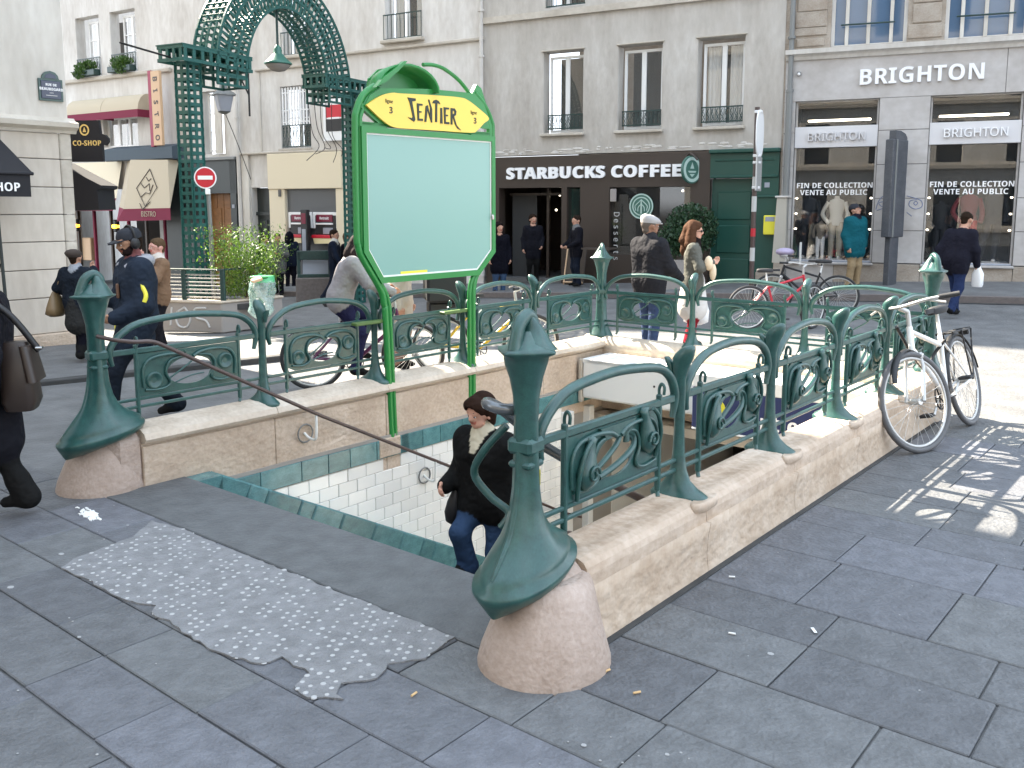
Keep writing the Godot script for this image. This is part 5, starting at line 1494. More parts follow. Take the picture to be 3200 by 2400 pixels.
func bistro_house() -> void:
	var b := thing("bistro_building", "white house with a bistro, beige awnings and window boxes", "building", facade(-8.34, 27.95, 122.0))
	var holes := [[-1.5, -0.5, 3.6, 5.5], [-5.82, -4.5, 6.34, 8.34], [-7.72, -6.4, 6.34, 8.34], [-6.5, -4.66, 3.98, 4.95], [-8.4, -6.75, 3.98, 4.95], [-3.3, -2.1, -1.2, 3.0], [-8.6, -3.4, -1.2, 2.6], [-1.5, -0.2, -1.4, 2.4]]
	var m := MB.new()
	holed_wall(m, -9.3, 0.0, -1.4, 23.5, holes, -0.35, 0.0)
	part("wall", m.done(), M.stucco_white, b)
	part("roof", MB.new().prism(v2([0, 0, 7.6, 0, 6.2, 2.6, 0.8, 2.6]), -9.3, 0.0, at(Vector3(0, 23.5, -0.3), 90)).done(), M.zinc, b)
	part("ledge", MB.new().cbox(Vector3(-6.0, 6.27, 0.05), Vector3(6.4, 0.14, 0.14), 0.03).done(), M.trim_stone, b)
	for k in [1, 2]:
		var w: Array = holes[k]
		casement(b, w[0] + 0.3, w[1] - 0.02, w[2] + 0.1, w[3] - 0.12, -0.28, 2, 2, 0.4, M.room_mid)
		grille(b, w[0] + 0.04, w[1] - 0.02, w[2] + 0.06, w[2] + 0.62, 0.04, 0.14, true)
	casement(b, -1.42, -0.9, 3.68, 5.45, -0.2, 1, 2, 0.0, M.room_dark)
	part("open_shutter", cb(Vector3(-0.68, 4.5, 0.06), Vector3(0.32, 1.8, 0.05), 0.01), M.stucco_cream, b)
	for k in [3, 4]:
		var w: Array = holes[k]
		casement(b, w[0], w[1], w[2], w[3], -0.16, 3, 0, 0.9, M.room_mid)
	# dark shop front with the wooden door
	part("dark_front", MB.new().box(Vector3(-0.8, 2.9, 0.05), Vector3(1.7, 1.0, 0.12)).box(Vector3(-1.66, 1.0, 0.05), Vector3(0.36, 4.8, 0.12)).box(Vector3(-0.1, 1.0, 0.05), Vector3(0.26, 4.8, 0.12)).box(Vector3(-2.6, 1.0, 0.03), Vector3(1.5, 4.8, 0.08)).done(), M.shop_dark, b)
	part("front_cornice", cb(Vector3(-1.65, 3.44, 0.08), Vector3(3.5, 0.1, 0.24), 0.02), M.zinc, b)
	var wd := part("wooden_door", bx(Vector3(-0.84, 0.6, -0.2), Vector3(1.22, 3.7, 0.05)), M.wood_door, b)
	for k in 4:
		part("door_board", cb(Vector3(-1.29 + 0.3 * k, 0.6, -0.17), Vector3(0.285, 3.6, 0.03), 0.01), M.wood_door, wd)
	for k in 2:
		part("raised_panel", cb(Vector3(-1.12 + 0.58 * k, 1.55, -0.145), Vector3(0.36, 0.8, 0.03), 0.015), M.wood_door, wd)
	part("white_notice", cb(Vector3(-1.28, 2.72, 0.13), Vector3(0.3, 0.32, 0.012), 0.003), M.white, b)
	part("house_number", cb(Vector3(-0.1, 2.0, 0.12), Vector3(0.11, 0.11, 0.012), 0.003), M.grey_panel, b)
	# bistro window wall and room
	m = MB.new()
	m.box(Vector3(-6.2, 0.8, -3.0), Vector3(5.8, 4.2, 0.1))
	m.box(Vector3(-6.2, 2.7, -1.6), Vector3(5.8, 0.1, 2.8))
	m.box(Vector3(-3.4, 0.8, -1.6), Vector3(0.1, 4.2, 2.8))
	part("bistro_room", m.done(), M.coffee_brown, b)
	for k in 6:
		part("window_post", cb(Vector3(-8.4 + 0.95 * k, 0.5, -0.1), Vector3(0.09, 4.0, 0.1), 0.01), M.awning_wine if k % 2 else M.coffee_brown, b)
	for k in 3:
		part("curtain_panel", cb(Vector3(-4.35 + 0.45 * k, 0.9, -0.5), Vector3(0.2, 2.2, 0.03), 0.008), M.curtain, b)
	for q in [[-5.95, 1.35], [-8.2, 1.35]]:
		part("wall_lantern", cb(Vector3(q[0], q[1], 0.1), Vector3(0.2, 0.42, 0.16), 0.04), M.black, b)
		part("lantern_glow", cb(Vector3(q[0], q[1] - 0.02, 0.13), Vector3(0.21, 0.12, 0.17), 0.02), M.lamp_glow, b)
	part("bay_shelf", cb(Vector3(-8.1, 0.5, -0.3), Vector3(0.5, 0.8, 0.3), 0.02), M.bistro_tan, b)
	# awnings
	var bl := thing("roller_box", "blue grey awning box above the bistro's beige awning", "awning", b.transform)
	part("fascia", MB.new().prism(v2([0.0, 3.5, 0.42, 3.47, 0.5, 3.5, 0.5, 3.86, 0.0, 3.98]), -5.8, -2.35, Transform3D(Basis(Vector3(0, 0, 1), Vector3.UP, Vector3(-1, 0, 0)), Vector3(-8.15, 0, 0))).done(), M.awning_blue, bl)
	var aw := thing("awning", "large beige bistro awning with wine red valance and drawn emblem", "awning", b.transform)
	var am := MB.new()
	am.flat()
	var p := [Vector3(-4.42, 3.5, 0.5), Vector3(-2.58, 3.45, 0.5), Vector3(-2.05, 1.95, 0.9), Vector3(-4.34, 1.92, 0.9), Vector3(-5.2, 3.5, 0.06), Vector3(-5.3, 1.98, 0.4)]
	am.quad(p[0], p[1], p[2], p[3]); am.quad(p[4], p[0], p[3], p[5])
	am.tri(p[1], Vector3(-2.5, 3.45, 0.14), p[2])
	part("canvas", am.done(), M.awning_beige, aw)
	am = MB.new()
	am.flat()
	am.quad(p[3], p[2], p[2] + Vector3(0.01, -0.37, 0.0), p[3] + Vector3(-0.42, -0.4, 0.0))
	am.tri(p[5], p[3], p[3] + Vector3(-0.42, -0.4, 0.0))
	part("valance", am.done(), M.awning_wine, aw)
	part("valance_lettering", text_mesh("BISTRO", 0.16, 0.006, false), M.awning_beige, aw, at(Vector3(-3.1, 1.76, 0.915)))
	var ax := Transform3D(Basis(Vector3(1, 0.005, 0), Vector3(0, 0.966, -0.257), Vector3(0, 0.257, 0.966)), Vector3(-3.35, 2.58, 0.755))
	var em := MB.new()
	for q in [[[-0.0, 0.62], [0.52, 0.0], [0.1, -0.6], [-0.5, 0.0], [0.0, 0.62]], [[-0.35, 0.18], [-0.1, 0.0], [0.1, 0.14], [0.2, -0.1]], [[-0.2, -0.3], [0.0, -0.15], [0.22, -0.2], [0.3, 0.1]], [[-0.1, 0.35], [0.05, 0.22], [0.15, 0.3]], [[-0.2, -0.5], [0.0, -0.7], [0.3, -0.45]]]:
		var pts := []
		for e in q: pts.append(Vector3(e[0], e[1], 0.0))
		em.tube(pts, 0.013, 5, ax)
	part("drawn_emblem", em.done(), M.coffee_brown, aw)
	var aw2 := thing("awning", "cream awning with wine red lettered edge left of the bistro emblem", "awning", b.transform)
	am = MB.new()
	am.flat()
	am.quad(Vector3(-9.2, 3.5, 0.06), Vector3(-5.5, 3.5, 0.06), Vector3(-5.5, 2.27, 0.35), Vector3(-9.2, 2.27, 0.35))
	part("canvas", am.done(), M.bank_cream, aw2)
	am = MB.new()
	am.flat()
	am.quad(Vector3(-9.2, 2.27, 0.35), Vector3(-5.5, 2.27, 0.35), Vector3(-5.55, 2.05, 0.42), Vector3(-9.2, 2.03, 0.42))
	am.quad(Vector3(-9.2, 2.03, 0.42), Vector3(-5.55, 2.05, 0.42), Vector3(-5.6, 1.86, 0.43), Vector3(-9.2, 1.84, 0.43))
	part("valance", am.done(), M.awning_wine, aw2)
	part("valance_lettering", text_mesh("VINO DANO", 0.12, 0.006, false), M.awning_beige, aw2, at(Vector3(-6.5, 1.95, 0.44)))
	for k in 2:
		var x0 := -5.88 if k == 0 else -7.85
		var a := thing("window_awning", ["rounded beige window awning with wine red edge, nearer the blade sign", "rounded beige window awning with wine red edge, by the corner house"][k], "awning", b.transform, "rounded awnings over the bistro windows")
		var prof := [[0.02, 5.6], [0.2, 5.58], [0.36, 5.46], [0.46, 5.28], [0.5, 5.08]]
		am = MB.new()
		am.smooth()
		for i in prof.size() - 1:
			am.quad(Vector3(x0, prof[i][1], prof[i][0]), Vector3(x0 + 1.95, prof[i][1], prof[i][0]), Vector3(x0 + 1.95, prof[i + 1][1], prof[i + 1][0]), Vector3(x0, prof[i + 1][1], prof[i + 1][0]))
		am.flat()
		for xe in [x0, x0 + 1.95]:
			for i in prof.size() - 1:
				am.tri(Vector3(xe, 5.08, 0.02), Vector3(xe, prof[i][1], prof[i][0]), Vector3(xe, prof[i + 1][1], prof[i + 1][0]))
		part("canvas", am.done(), M.awning_beige, a)
		part("valance", MB.new().box(Vector3(x0 + 0.975, 4.96, 0.505), Vector3(1.96, 0.24, 0.012)).box(Vector3(x0 - 0.005, 4.96, 0.26), Vector3(0.012, 0.24, 0.5)).box(Vector3(x0 + 1.955, 4.96, 0.26), Vector3(0.012, 0.24, 0.5)).done(), M.awning_wine, a)
	# blade sign with the word running down
	var bs := thing("blade_sign", "tall narrow tan bistro sign with wine red side and vertical lettering", "sign", b.transform * at(Vector3(-3.0, 0, 0.5)))
	part("side", cb(Vector3(-0.23, 5.04, -0.02), Vector3(0.16, 2.34, 0.12), 0.01), M.wine_sign, bs)
	part("face", cb(Vector3(0.06, 5.04, 0.0), Vector3(0.42, 2.28, 0.1), 0.01), M.bistro_tan, bs)
	for i in 6:
		part("letter", text_mesh("BISTRO"[i], 0.2, 0.008), M.coffee_brown, bs, at(Vector3(0.06, 5.94 - 0.36 * i, 0.054), 0, 0, -90.0 if i % 2 == 0 else -80.0))
	# window boxes
	var r := RandomNumberGenerator.new()
	r.seed = 9
	for k in 2:
		var x := -5.15 if k == 0 else -7.05
		var wb := thing("window_box", ["window box with green plants on the second window from the corner house", "window box with green plants on the window next to the corner house"][k], "planter", b.transform * at(Vector3(x, 6.36, 0.14)), "window boxes above the bistro")
		part("trough", cb(Vector3(0, 0.1, 0), Vector3(1.2, 0.2, 0.24), 0.02), M.iron_dark, wb)
		m = MB.new()
		planter_leaves(m, Vector3(0, 0.28, 0.02), Vector3(0.6, 0.2, 0.16), 420, 0.1, r)
		planter_leaves(m, Vector3(-0.2 if k else 0.1, 0.08, 0.12), Vector3(0.4, 0.2, 0.08), 200, 0.1, r)
		var lv := part("leaves", m.done(), M.leaf_mid, wb)

func corner_house() -> void:
	var xf := facade(-6.95, 14.5, 39.2)
	var b := thing("corner_building", "beige corner house with banded stone ground floor at the left", "building", xf)
	var up := MB.new()
	up.box(Vector3(-8.0, 11.6, -0.2), Vector3(16.0, 16.6, 0.4))
	# the other face turns down the side street
	var side := Transform3D(Basis(Vector3.UP, deg_to_rad(97.0)), Vector3(0, 0, 0))
	up.box(Vector3(8.08, 11.6, -0.2), Vector3(16.0, 16.6, 0.4), side)
	part("wall", up.done(), M.stucco_cream, b)
	part("roof", MB.new().box(Vector3(-8.0, 19.9, -7.0), Vector3(16.0, 0.3, 14.0)).done(), M.zinc, b)
	part("cornice", MB.new().prism(v2([0.0, 3.1, 0.05, 3.1, 0.07, 3.14, 0.15, 3.19, 0.16, 3.26, 0.05, 3.29, 0.0, 3.34]), -16.0, 0.12, Transform3D(Basis(Vector3(0, 0, 1), Vector3.UP, Vector3(-1, 0, 0)), Vector3(-15.9, 0, 0))).done(), M.trim_stone, b)
	# banded ground floor, block by block, with a recessed joint behind
	part("joint_wall", MB.new().box(Vector3(-8.06, 1.4, -0.25), Vector3(15.8, 3.4, 0.44)).box(Vector3(8.0, 1.4, -0.27), Vector3(15.8, 3.4, 0.44), side).done(), M.panel_joint, b)
	var yl := [0.0, 0.56, 1.0, 1.43, 1.85, 2.27, 2.7, 3.1]
	for j in yl.size() - 1:
		var x := -0.16
		var k := 0
		while x > -6.0:
			var w := 1.9 if (j + k) % 2 == 0 else 2.3
			if k == 0: w = 1.1 + 0.5 * (j % 2)
			part("stone_band", cb(Vector3(x - w * 0.5, (yl[j] + yl[j + 1]) * 0.5, -0.1), Vector3(w - 0.004, yl[j + 1] - yl[j] - 0.012, 0.22), 0.008), M.stucco_beige, b)
			x -= w
			k += 1
		part("corner_stone", MB.new().loft([[yl[j] + 0.006, 0.1, 0.12, -0.06, -0.1, 0, 5.0], [yl[j + 1] - 0.006, 0.1, 0.12, -0.06, -0.1, 0, 5.0]], 16).done(), M.trim_stone, b)
	part("base_course", cb(Vector3(-8.0, -0.12, -0.06), Vector3(16.1, 0.24, 0.24), 0.02), M.limestone, b)
	# street name plate
	var pl := thing("street_plate", "dark blue street name plate with arched green top on the corner house", "sign", xf * at(Vector3(-0.24, 3.745, 0.02)))
	part("frame", MB.new().box(Vector3(0, 0, 0), Vector3(0.36, 0.33, 0.03)).done(), M.plate_green, pl)
	part("plate", cb(Vector3(0, 0, 0.012), Vector3(0.3, 0.27, 0.03), 0.006), M.enamel_blue, pl)
	part("arch_top", MB.new().prism(v2([-0.13, 0.165, 0.13, 0.165, 0.115, 0.22, 0.075, 0.265, 0.0, 0.285, -0.075, 0.265, -0.115, 0.22]), -0.015, 0.02).done(), M.plate_green, pl)
	part("arch_field", MB.new().prism(v2([-0.09, 0.175, 0.09, 0.175, 0.07, 0.225, 0.0, 0.255, -0.07, 0.225]), 0.021, 0.026).done(), M.enamel_blue, pl)
	part("lettering", text_mesh("RUE DE", 0.036, 0.003), M.letter_white, pl, at(Vector3(0.0, 0.075, 0.029)))
	part("lettering", text_mesh("BEAUREGARD", 0.04, 0.003), M.letter_white, pl, at(Vector3(0.0, 0.01, 0.029)))
	part("small_lettering", text_mesh("2e Arrt", 0.014, 0.003, false), M.letter_white, pl, at(Vector3(0.0, -0.045, 0.029)))
	part("underline", bx(Vector3(0, -0.085, 0.028), Vector3(0.17, 0.01, 0.004)), M.graffiti, pl)
	# black awning with its white word
	var a := thing("awning", "black shop awning with white lettering at the left edge", "awning", xf)
	var m := MB.new()
	m.flat()
	m.quad(Vector3(-3.2, 3.0, 0.02), Vector3(-1.06, 3.0, 0.02), Vector3(-0.93, 2.46, 0.8), Vector3(-3.2, 2.46, 0.8))
	m.tri(Vector3(-1.06, 3.0, 0.02), Vector3(-0.98, 2.46, 0.02), Vector3(-0.93, 2.46, 0.8))
	part("canvas", m.done(), M.awning_black, a)
	part("edge_bar", MB.new().tube([Vector3(-3.2, 2.44, 0.8), Vector3(-0.92, 2.44, 0.8)], 0.025, 8).done(), M.awning_black, a)
	m = MB.new()
	m.smooth()
	for i in 16:
		var u := lerpf(-3.2, -0.96, i / 16.0)
		var v := lerpf(-3.2, -0.96, (i + 1) / 16.0)
		m.quad(Vector3(u, 2.43, 0.79), Vector3(v, 2.43, 0.79), Vector3(v, 2.11, 0.79 + 0.006 * sin(v * 9)), Vector3(u, 2.11, 0.79 + 0.006 * sin(u * 9)))
	part("valance", m.done(), M.awning_black, a)
	part("valance_lettering", text_mesh("SHOP", 0.12, 0.006), M.letter_white, a, at(Vector3(-1.325, 2.245, 0.805)))
	part("awning_arm", MB.new().tube([Vector3(-1.02, 3.3, 0.02), Vector3(-1.05, 2.9, 0.03)], 0.02, 6).done(), M.black, a)
	part("hanging_post", MB.new().tube([Vector3(-1.33, 2.1, 0.5), Vector3(-1.3, 0.6, 0.5)], 0.025, 8).done(), M.shop_dark, a)
	# sign and awning round the corner
	var bs := thing("blade_sign", "black shop sign with gold ring and gold lettering behind the corner house", "sign", at(Vector3(-7.08, 0, -15.7), -5.0))
	part("board", MB.new().prism(v2([-0.6, 2.73, 0.14, 2.73, 0.14, 3.02, 0.2, 3.0, 0.25, 3.06, 0.25, 3.12, 0.2, 3.18, 0.12, 3.2, 0.1, 3.42, -0.6, 3.42]), -0.03, 0.03).done(), M.awning_black, bs)
	part("gold_ring", MB.new().ringplate(ellipse(Vector2(-0.16, 3.26), Vector2(0.085, 0.095), 24), ellipse(Vector2(-0.16, 3.26), Vector2(0.062, 0.07), 24), 0.031, 0.036).done(), M.gold, bs)
	part("gold_drop", MB.new().prism(v2([-0.19, 3.225, -0.13, 3.225, -0.145, 3.27, -0.16, 3.31, -0.175, 3.27]), 0.031, 0.036).done(), M.gold, bs)
	part("gold_lettering", text_mesh("CO-SHOP", 0.085, 0.006), M.gold, bs, at(Vector3(-0.13, 3.04, 0.033)))
	var a2 := thing("awning", "black awning sticking out behind the corner house", "awning", at(Vector3(-7.2, 0, -15.6), -5.0))
	part("canvas", MB.new().prism(v2([-0.5, 2.72, -0.08, 2.5, 0.26, 2.33, 0.25, 2.28, 0.19, 2.26, 0.2, 1.92, -0.5, 1.9]), -0.5, 0.06).done(), M.awning_black, a2)
# ---------------------------------------------------------------- trellis arch over the side street
func lattice_face(m: MB, w: float, y0: float, y1: float, nx: int, ny: int, bar: float, t: Transform3D) -> void:    # flat strips crossing, centred on x
	for i in nx + 1:
		m.box(Vector3(lerpf(-w / 2, w / 2, float(i) / nx), (y0 + y1) * 0.5, 0), Vector3(bar, y1 - y0, 0.016), t)
	for j in ny + 1:
		m.box(Vector3(0, lerpf(y0, y1, float(j) / ny), 0.004), Vector3(w + bar, bar, 0.016), t)

func arch_arc(m: MB, r: float, z: float, bar: float, cy: float, ry: float, deep: float) -> void:
	var pts := []
	for i in 33:
		var a := PI * i / 32.0
		pts.append(Vector3(2.42 - r * cos(a), cy + ry * sin(a), z))
	for i in 32:
		var p: Vector3 = pts[i]
		var q: Vector3 = pts[i + 1]
		var d := (q - p)
		m.box(Vector3(), Vector3(d.length() * 1.06, bar, deep), Transform3D(Basis(Vector3(0, 0, 1), atan2(d.y, d.x)), (p + q) * 0.5))

func make_arch() -> void:
	var xf := at(Vector3(-5.8, -0.36, -16.7), 90.0 - 26.5)
	var a := thing("trellis_arch", "tall green metal trellis arch on lattice columns over the side street", "arch", xf)
	for k in 2:
		var x := 0.0 if k == 0 else 4.85
		var m := MB.new()
		for f in 4:
			var t := Transform3D(Basis(Vector3.UP, f * PI / 2), Vector3(x, 0, 0)) * at(Vector3(0, 0, 0.145))
			lattice_face(m, 0.29, 0.0, 4.86, 2, 34, 0.062, t)
		part("lattice_column", m.done(), M.trellis_green, a)
		m = MB.new()
		var dirx := 1.0 if k == 0 else -1.0
		for f in [-1.0, 1.0]:
			for i in 9:
				m.box(Vector3(x + dirx * (-0.33 + 0.2 * i), 5.0, f * 0.3), Vector3(0.07, 0.17, 0.02))
			m.box(Vector3(x + dirx * 0.47, 5.1, f * 0.3), Vector3(1.72, 0.06, 0.03))
			m.box(Vector3(x + dirx * 0.47, 4.88, f * 0.3), Vector3(1.72, 0.06, 0.03))
		for e in [-0.38, 1.3]:
			for i in 4:
				m.box(Vector3(x + dirx * e, 4.99, -0.24 + 0.16 * i), Vector3(0.02, 0.2, 0.06))
			m.box(Vector3(x + dirx * e, 5.1, 0), Vector3(0.03, 0.06, 0.6))
			m.box(Vector3(x + dirx * e, 4.88, 0), Vector3(0.03, 0.06, 0.6))
		m.box(Vector3(x + dirx * 0.46, 5.135, 0), Vector3(1.74, 0.02, 0.64))
		part("lattice_cap", m.done(), M.trellis_green, a)
	var m := MB.new()
	for f in [-0.3, 0.3]:
		for e in [[1.25, 1.5], [1.5, 1.72], [1.75, 1.94], [2.0, 2.16]]:
			arch_arc(m, e[0], f, 0.05, 4.75, e[1], 0.03)
		for i in 45:
			var t := PI * i / 44.0
			var p := Vector3(2.42 - 1.24 * cos(t), 4.75 + 1.49 * sin(t), f)
			var q := Vector3(2.42 - 2.02 * cos(t), 4.75 + 2.18 * sin(t), f)
			var d := q - p
			m.box(Vector3(), Vector3(d.length(), 0.045, 0.02), Transform3D(Basis(Vector3(0, 0, 1), atan2(d.y, d.x)), (p + q) * 0.5))
	part("arch_faces", m.done(), M.trellis_green, a)
	m = MB.new()
	for e in [[1.25, 1.5], [2.0, 2.16]]:
		for z in [-0.15, 0.0, 0.15]:
			arch_arc(m, e[0], z, 0.02, 4.75, e[1], 0.045)
		for i in 49:
			var t := PI * i / 48.0
			m.box(Vector3(), Vector3(0.014, 0.04, 0.6), Transform3D(Basis(Vector3(0, 0, 1), t), Vector3(2.42 - e[0] * cos(t), 4.75 + e[1] * sin(t), 0)))
	for sx in [-1.0, 1.0]:      # straight feet of the arch down to the caps
		for e in [1.25, 1.5, 1.75, 2.0]:
			for z in [-0.3, 0.3]:
				m.box(Vector3(2.42 + sx * e, 4.7, z), Vector3(0.05, 0.3, 0.03))
		for y in [4.56, 4.72]:
			for z in [-0.3, 0.3]:
				m.box(Vector3(2.42 + sx * 1.62, y, z), Vector3(0.8, 0.045, 0.02))
			for z in [-0.15, 0.0, 0.15]:
				m.box(Vector3(2.42 + sx * 1.25, y, 0), Vector3(0.014, 0.04, 0.6))
		for z in [-0.15, 0.0, 0.15]:
			m.box(Vector3(2.42 + sx * 1.25, 4.7, z), Vector3(0.02, 0.3, 0.045))
	part("arch_soffit", m.done(), M.trellis_green, a)
	part("tie_rod", MB.new().tube([Vector3(-0.38, 4.92, 0), Vector3(-1.7, 4.94, 0.3)], 0.018, 6).done(), M.black, a)
	m = MB.new()
	for i in 5:
		m.tube(curve([Vector3(3.2 + 0.2 * i, 4.56, 0.1), Vector3(3.25 + 0.17 * i, 3.9 + 0.1 * (i % 2), 0.15), Vector3(3.4 + 0.2 * i, 3.6, 0.2), Vector3(3.1 + 0.3 * i, 3.3 + 0.15 * (i % 3), 0.1)], 5), 0.008, 5)
	part("loose_cables", m.done(), M.black, a)
	# the lamp under the crown
	var lp := thing("hanging_lamp", "green bell shaped street lamp hanging under the trellis arch", "lamp", xf * at(Vector3(2.42, 5.2, 0)))
	part("rod", MB.new().tube([Vector3(0, 1.05, 0), Vector3(0, 0.3, 0)], 0.025, 8).done(), M.iron_dark, lp)
	part("bell", MB.new().loft([[-0.02, 0.27, 0.27], [0.0, 0.28, 0.28], [0.03, 0.25, 0.25], [0.1, 0.17, 0.17], [0.17, 0.115, 0.115], [0.2, 0.08, 0.08], [0.26, 0.085, 0.085], [0.32, 0.06, 0.06], [0.36, 0.03, 0.03]], 24).done(), M.lamp_green, lp)
	part("glass_bowl", MB.new().loft([[-0.16, 0.04, 0.04], [-0.14, 0.13, 0.13], [-0.08, 0.21, 0.21], [-0.03, 0.25, 0.25]], 20).done(), M.planter_stone, lp)

# ---------------------------------------------------------------- signs, planters, bin, posts
func make_street_things() -> void:
	# no entry sign
	var ne := thing("no_entry_sign", "round red no entry sign on a dark post by the arch", "traffic sign", at(Vector3(-5.37, ground_y(-5.37, 16.1) - 0.02, -16.1), 10.0))
	part("post", MB.new().tube([Vector3(0.09, 0, -0.04), Vector3(0.03, 2.6, -0.04)], 0.035, 10).done(), M.zinc, ne)
	part("disc", MB.new().prism(ellipse(Vector2(0, 2.72), Vector2(0.19, 0.19), 36), -0.015, 0.0).done(), M.white, ne)
	part("red_disc", MB.new().prism(ellipse(Vector2(0, 2.72), Vector2(0.168, 0.168), 36), 0.001, 0.006).done(), M.road_red, ne)
	part("white_bar", cb(Vector3(0, 2.72, 0.009), Vector3(0.25, 0.068, 0.008), 0.003), M.white, ne)
	part("collar", cb(Vector3(0.03, 2.48, -0.02), Vector3(0.08, 0.1, 0.08), 0.01), M.white, ne)
	# wall lantern on its bracket
	var wl := thing("wall_lantern", "old four sided street lantern hanging from a black wall bracket", "lamp", at(Vector3(-8.15, 4.68, -26.3), 30.0))
	part("glass_body", MB.new().loft([[-0.02, 0.15, 0.15, 0, 0, 0, 8], [0.42, 0.24, 0.24, 0, 0, 0, 8]], 16, at(Vector3(), 0)).done(), M.grey_panel, wl)
	part("roof", MB.new().loft([[0.42, 0.3, 0.3, 0, 0, 0, 8], [0.46, 0.29, 0.29, 0, 0, 0, 8], [0.62, 0.1, 0.1, 0, 0, 0, 6], [0.7, 0.1, 0.1, 0, 0, 0, 4], [0.72, 0.03, 0.03]], 16).done(), M.zinc, wl)
	part("foot", MB.new().loft([[-0.1, 0.05, 0.05], [-0.03, 0.16, 0.16, 0, 0, 0, 8]], 12).done(), M.zinc, wl)
	part("bracket", MB.new().tube([Vector3(0, 0.72, 0), Vector3(0, 0.95, 0)], 0.02, 6).tube(curve([Vector3(-0.02, 0.95, 0), Vector3(-0.1, 1.03, 0), Vector3(0, 1.12, 0), Vector3(0.09, 1.04, 0), Vector3(0, 0.97, 0)], 4), 0.018, 6).tube([Vector3(-0.08, 1.2, 0), Vector3(0.75, 1.16, -0.2)], 0.03, 6).tube([Vector3(0.42, 1.17, -0.12), Vector3(0.76, 0.5, -0.2)], 0.025, 6).tube([Vector3(0.76, 1.2, -0.2), Vector3(0.76, -0.1, -0.2)], 0.03, 6).done(), M.black, wl)
	part("cable", MB.new().tube(curve([Vector3(0.06, -0.1, -0.1), Vector3(0.35, -0.8, -0.2), Vector3(0.75, -1.9, -0.3)], 6), 0.012, 5).done(), M.black, wl)
	# stone planter with slatted rail and a bush
	var px := at(Vector3(-5.02, ground_y(-5.0, 15.6), -15.6), 0.0)
	var pl := thing("stone_planter", "dark stone planter with pale graffiti and green slatted railing", "planter", px)
	var front := Vector3(-0.96, 0, -0.4).normalized()
	var fx := Transform3D(Basis(Vector3.UP, deg_to_rad(-14.0)), Vector3())
	var sx := Transform3D(Basis(Vector3.UP, deg_to_rad(52.0)), Vector3())
	part("front_stone", MB.new().cbox(Vector3(-0.62, 0.25, -0.1), Vector3(1.24, 0.52, 0.2), 0.015, fx).done(), M.planter_stone, pl)
	part("side_stone", MB.new().cbox(Vector3(0.65, 0.25, -0.1), Vector3(1.3, 0.52, 0.2), 0.015, sx).done(), M.planter_stone, pl)
	part("coping", MB.new().cbox(Vector3(-0.62, 0.525, -0.1), Vector3(1.28, 0.04, 0.26), 0.012, fx).cbox(Vector3(0.65, 0.527, -0.1), Vector3(1.32, 0.04, 0.26), 0.012, sx).done(), M.coping, pl)
	part("soil", MB.new().box(Vector3(0.0, 0.42, -0.8), Vector3(1.2, 0.1, 1.1)).done(), M.joint, pl)
	for i in 7:
		part("slat", MB.new().cbox(Vector3(-0.62, 0.6 + 0.065 * i, -0.1), Vector3(1.2, 0.024, 0.03), 0.006, fx).done(), M.zinc if i % 2 else M.steel, pl)
	part("top_rail", MB.new().cbox(Vector3(-0.62, 1.08, -0.1), Vector3(1.3, 0.03, 0.07), 0.008, fx).cbox(Vector3(0.65, 1.08, -0.1), Vector3(1.3, 0.03, 0.05), 0.008, sx).done(), M.iron_dark, pl)
	for x in [-1.2, -0.78, -0.02]:
		part("rail_post", MB.new().cbox(Vector3(x, 0.8, -0.1), Vector3(0.09, 0.56, 0.05), 0.01, fx).done(), M.iron_dark, pl)
	var gm := MB.new()
	for q in [[[-0.98, 0.42], [-1.02, 0.1]], [[-0.72, 0.42], [-0.9, 0.3], [-0.86, 0.1], [-0.7, 0.08], [-0.62, 0.25], [-0.72, 0.42]], [[-0.3, 0.42], [-0.52, 0.4], [-0.5, 0.25], [-0.32, 0.2], [-0.25, 0.08]]]:
		var pts := []
		for e in q: pts.append(Vector3(e[0], e[1], 0.003))
		gm.tube(curve(pts, 6), 0.02, 6, fx * at(Vector3(0, 0, 0)), 1.0)
	var gg := part("graffiti_strokes", gm.done(), M.graffiti, pl)
	var bu := thing("bush", "bright yellow green feathery bush growing in the stone planter", "bush", at(Vector3(-4.75, 0.3, -16.3)))
	var r := RandomNumberGenerator.new()
	r.seed = 21
	for k in 3:
		var m := MB.new()
		for j in 40:
			var base := Vector3(r.randf_range(-0.35, 0.35), 0.1, r.randf_range(-0.3, 0.3))
			var tip := base * 1.7 + Vector3(r.randf_range(-0.28, 0.28), r.randf_range(0.6, 1.2), r.randf_range(-0.25, 0.25))
			for i in 70:
				var f := r.randf()
				var q := base.lerp(tip, f) + Vector3(r.randfn(0, 0.07), r.randfn(0, 0.05), r.randfn(0, 0.07))
				var b := Basis.from_euler(Vector3(r.randf_range(-1.4, 1.4), r.randf() * TAU, r.randf_range(-1, 1)))
				var l := r.randf_range(0.03, 0.075)
				m.flat()
				m.quad(q, q + b * Vector3(l * 0.2, l * 0.5, 0), q + b * Vector3(0, l, 0), q + b * Vector3(-l * 0.2, l * 0.5, 0))
		part("foliage", m.done(), [M.leaf_light, M.leaf_mid, M.leaf_light][k], bu)
	var sm := MB.new()
	for j in 9:
		sm.tube([Vector3(r.randf_range(-0.15, 0.15), 0, r.randf_range(-0.1, 0.1)), Vector3(r.randf_range(-0.5, 0.5), r.randf_range(0.6, 1.0), r.randf_range(-0.4, 0.4))], [0.014, 0.005], 5)
	part("stems", sm.done(), M.hair_brown, bu)
	# bin bag ring on its post
	var bin := thing("litter_bag_stand", "clear litter bag hung from a green ring stand beyond the left railing", "litter bin", at(Vector3(-3.99, ground_y(-4, 14.5), -14.5), 20.0))
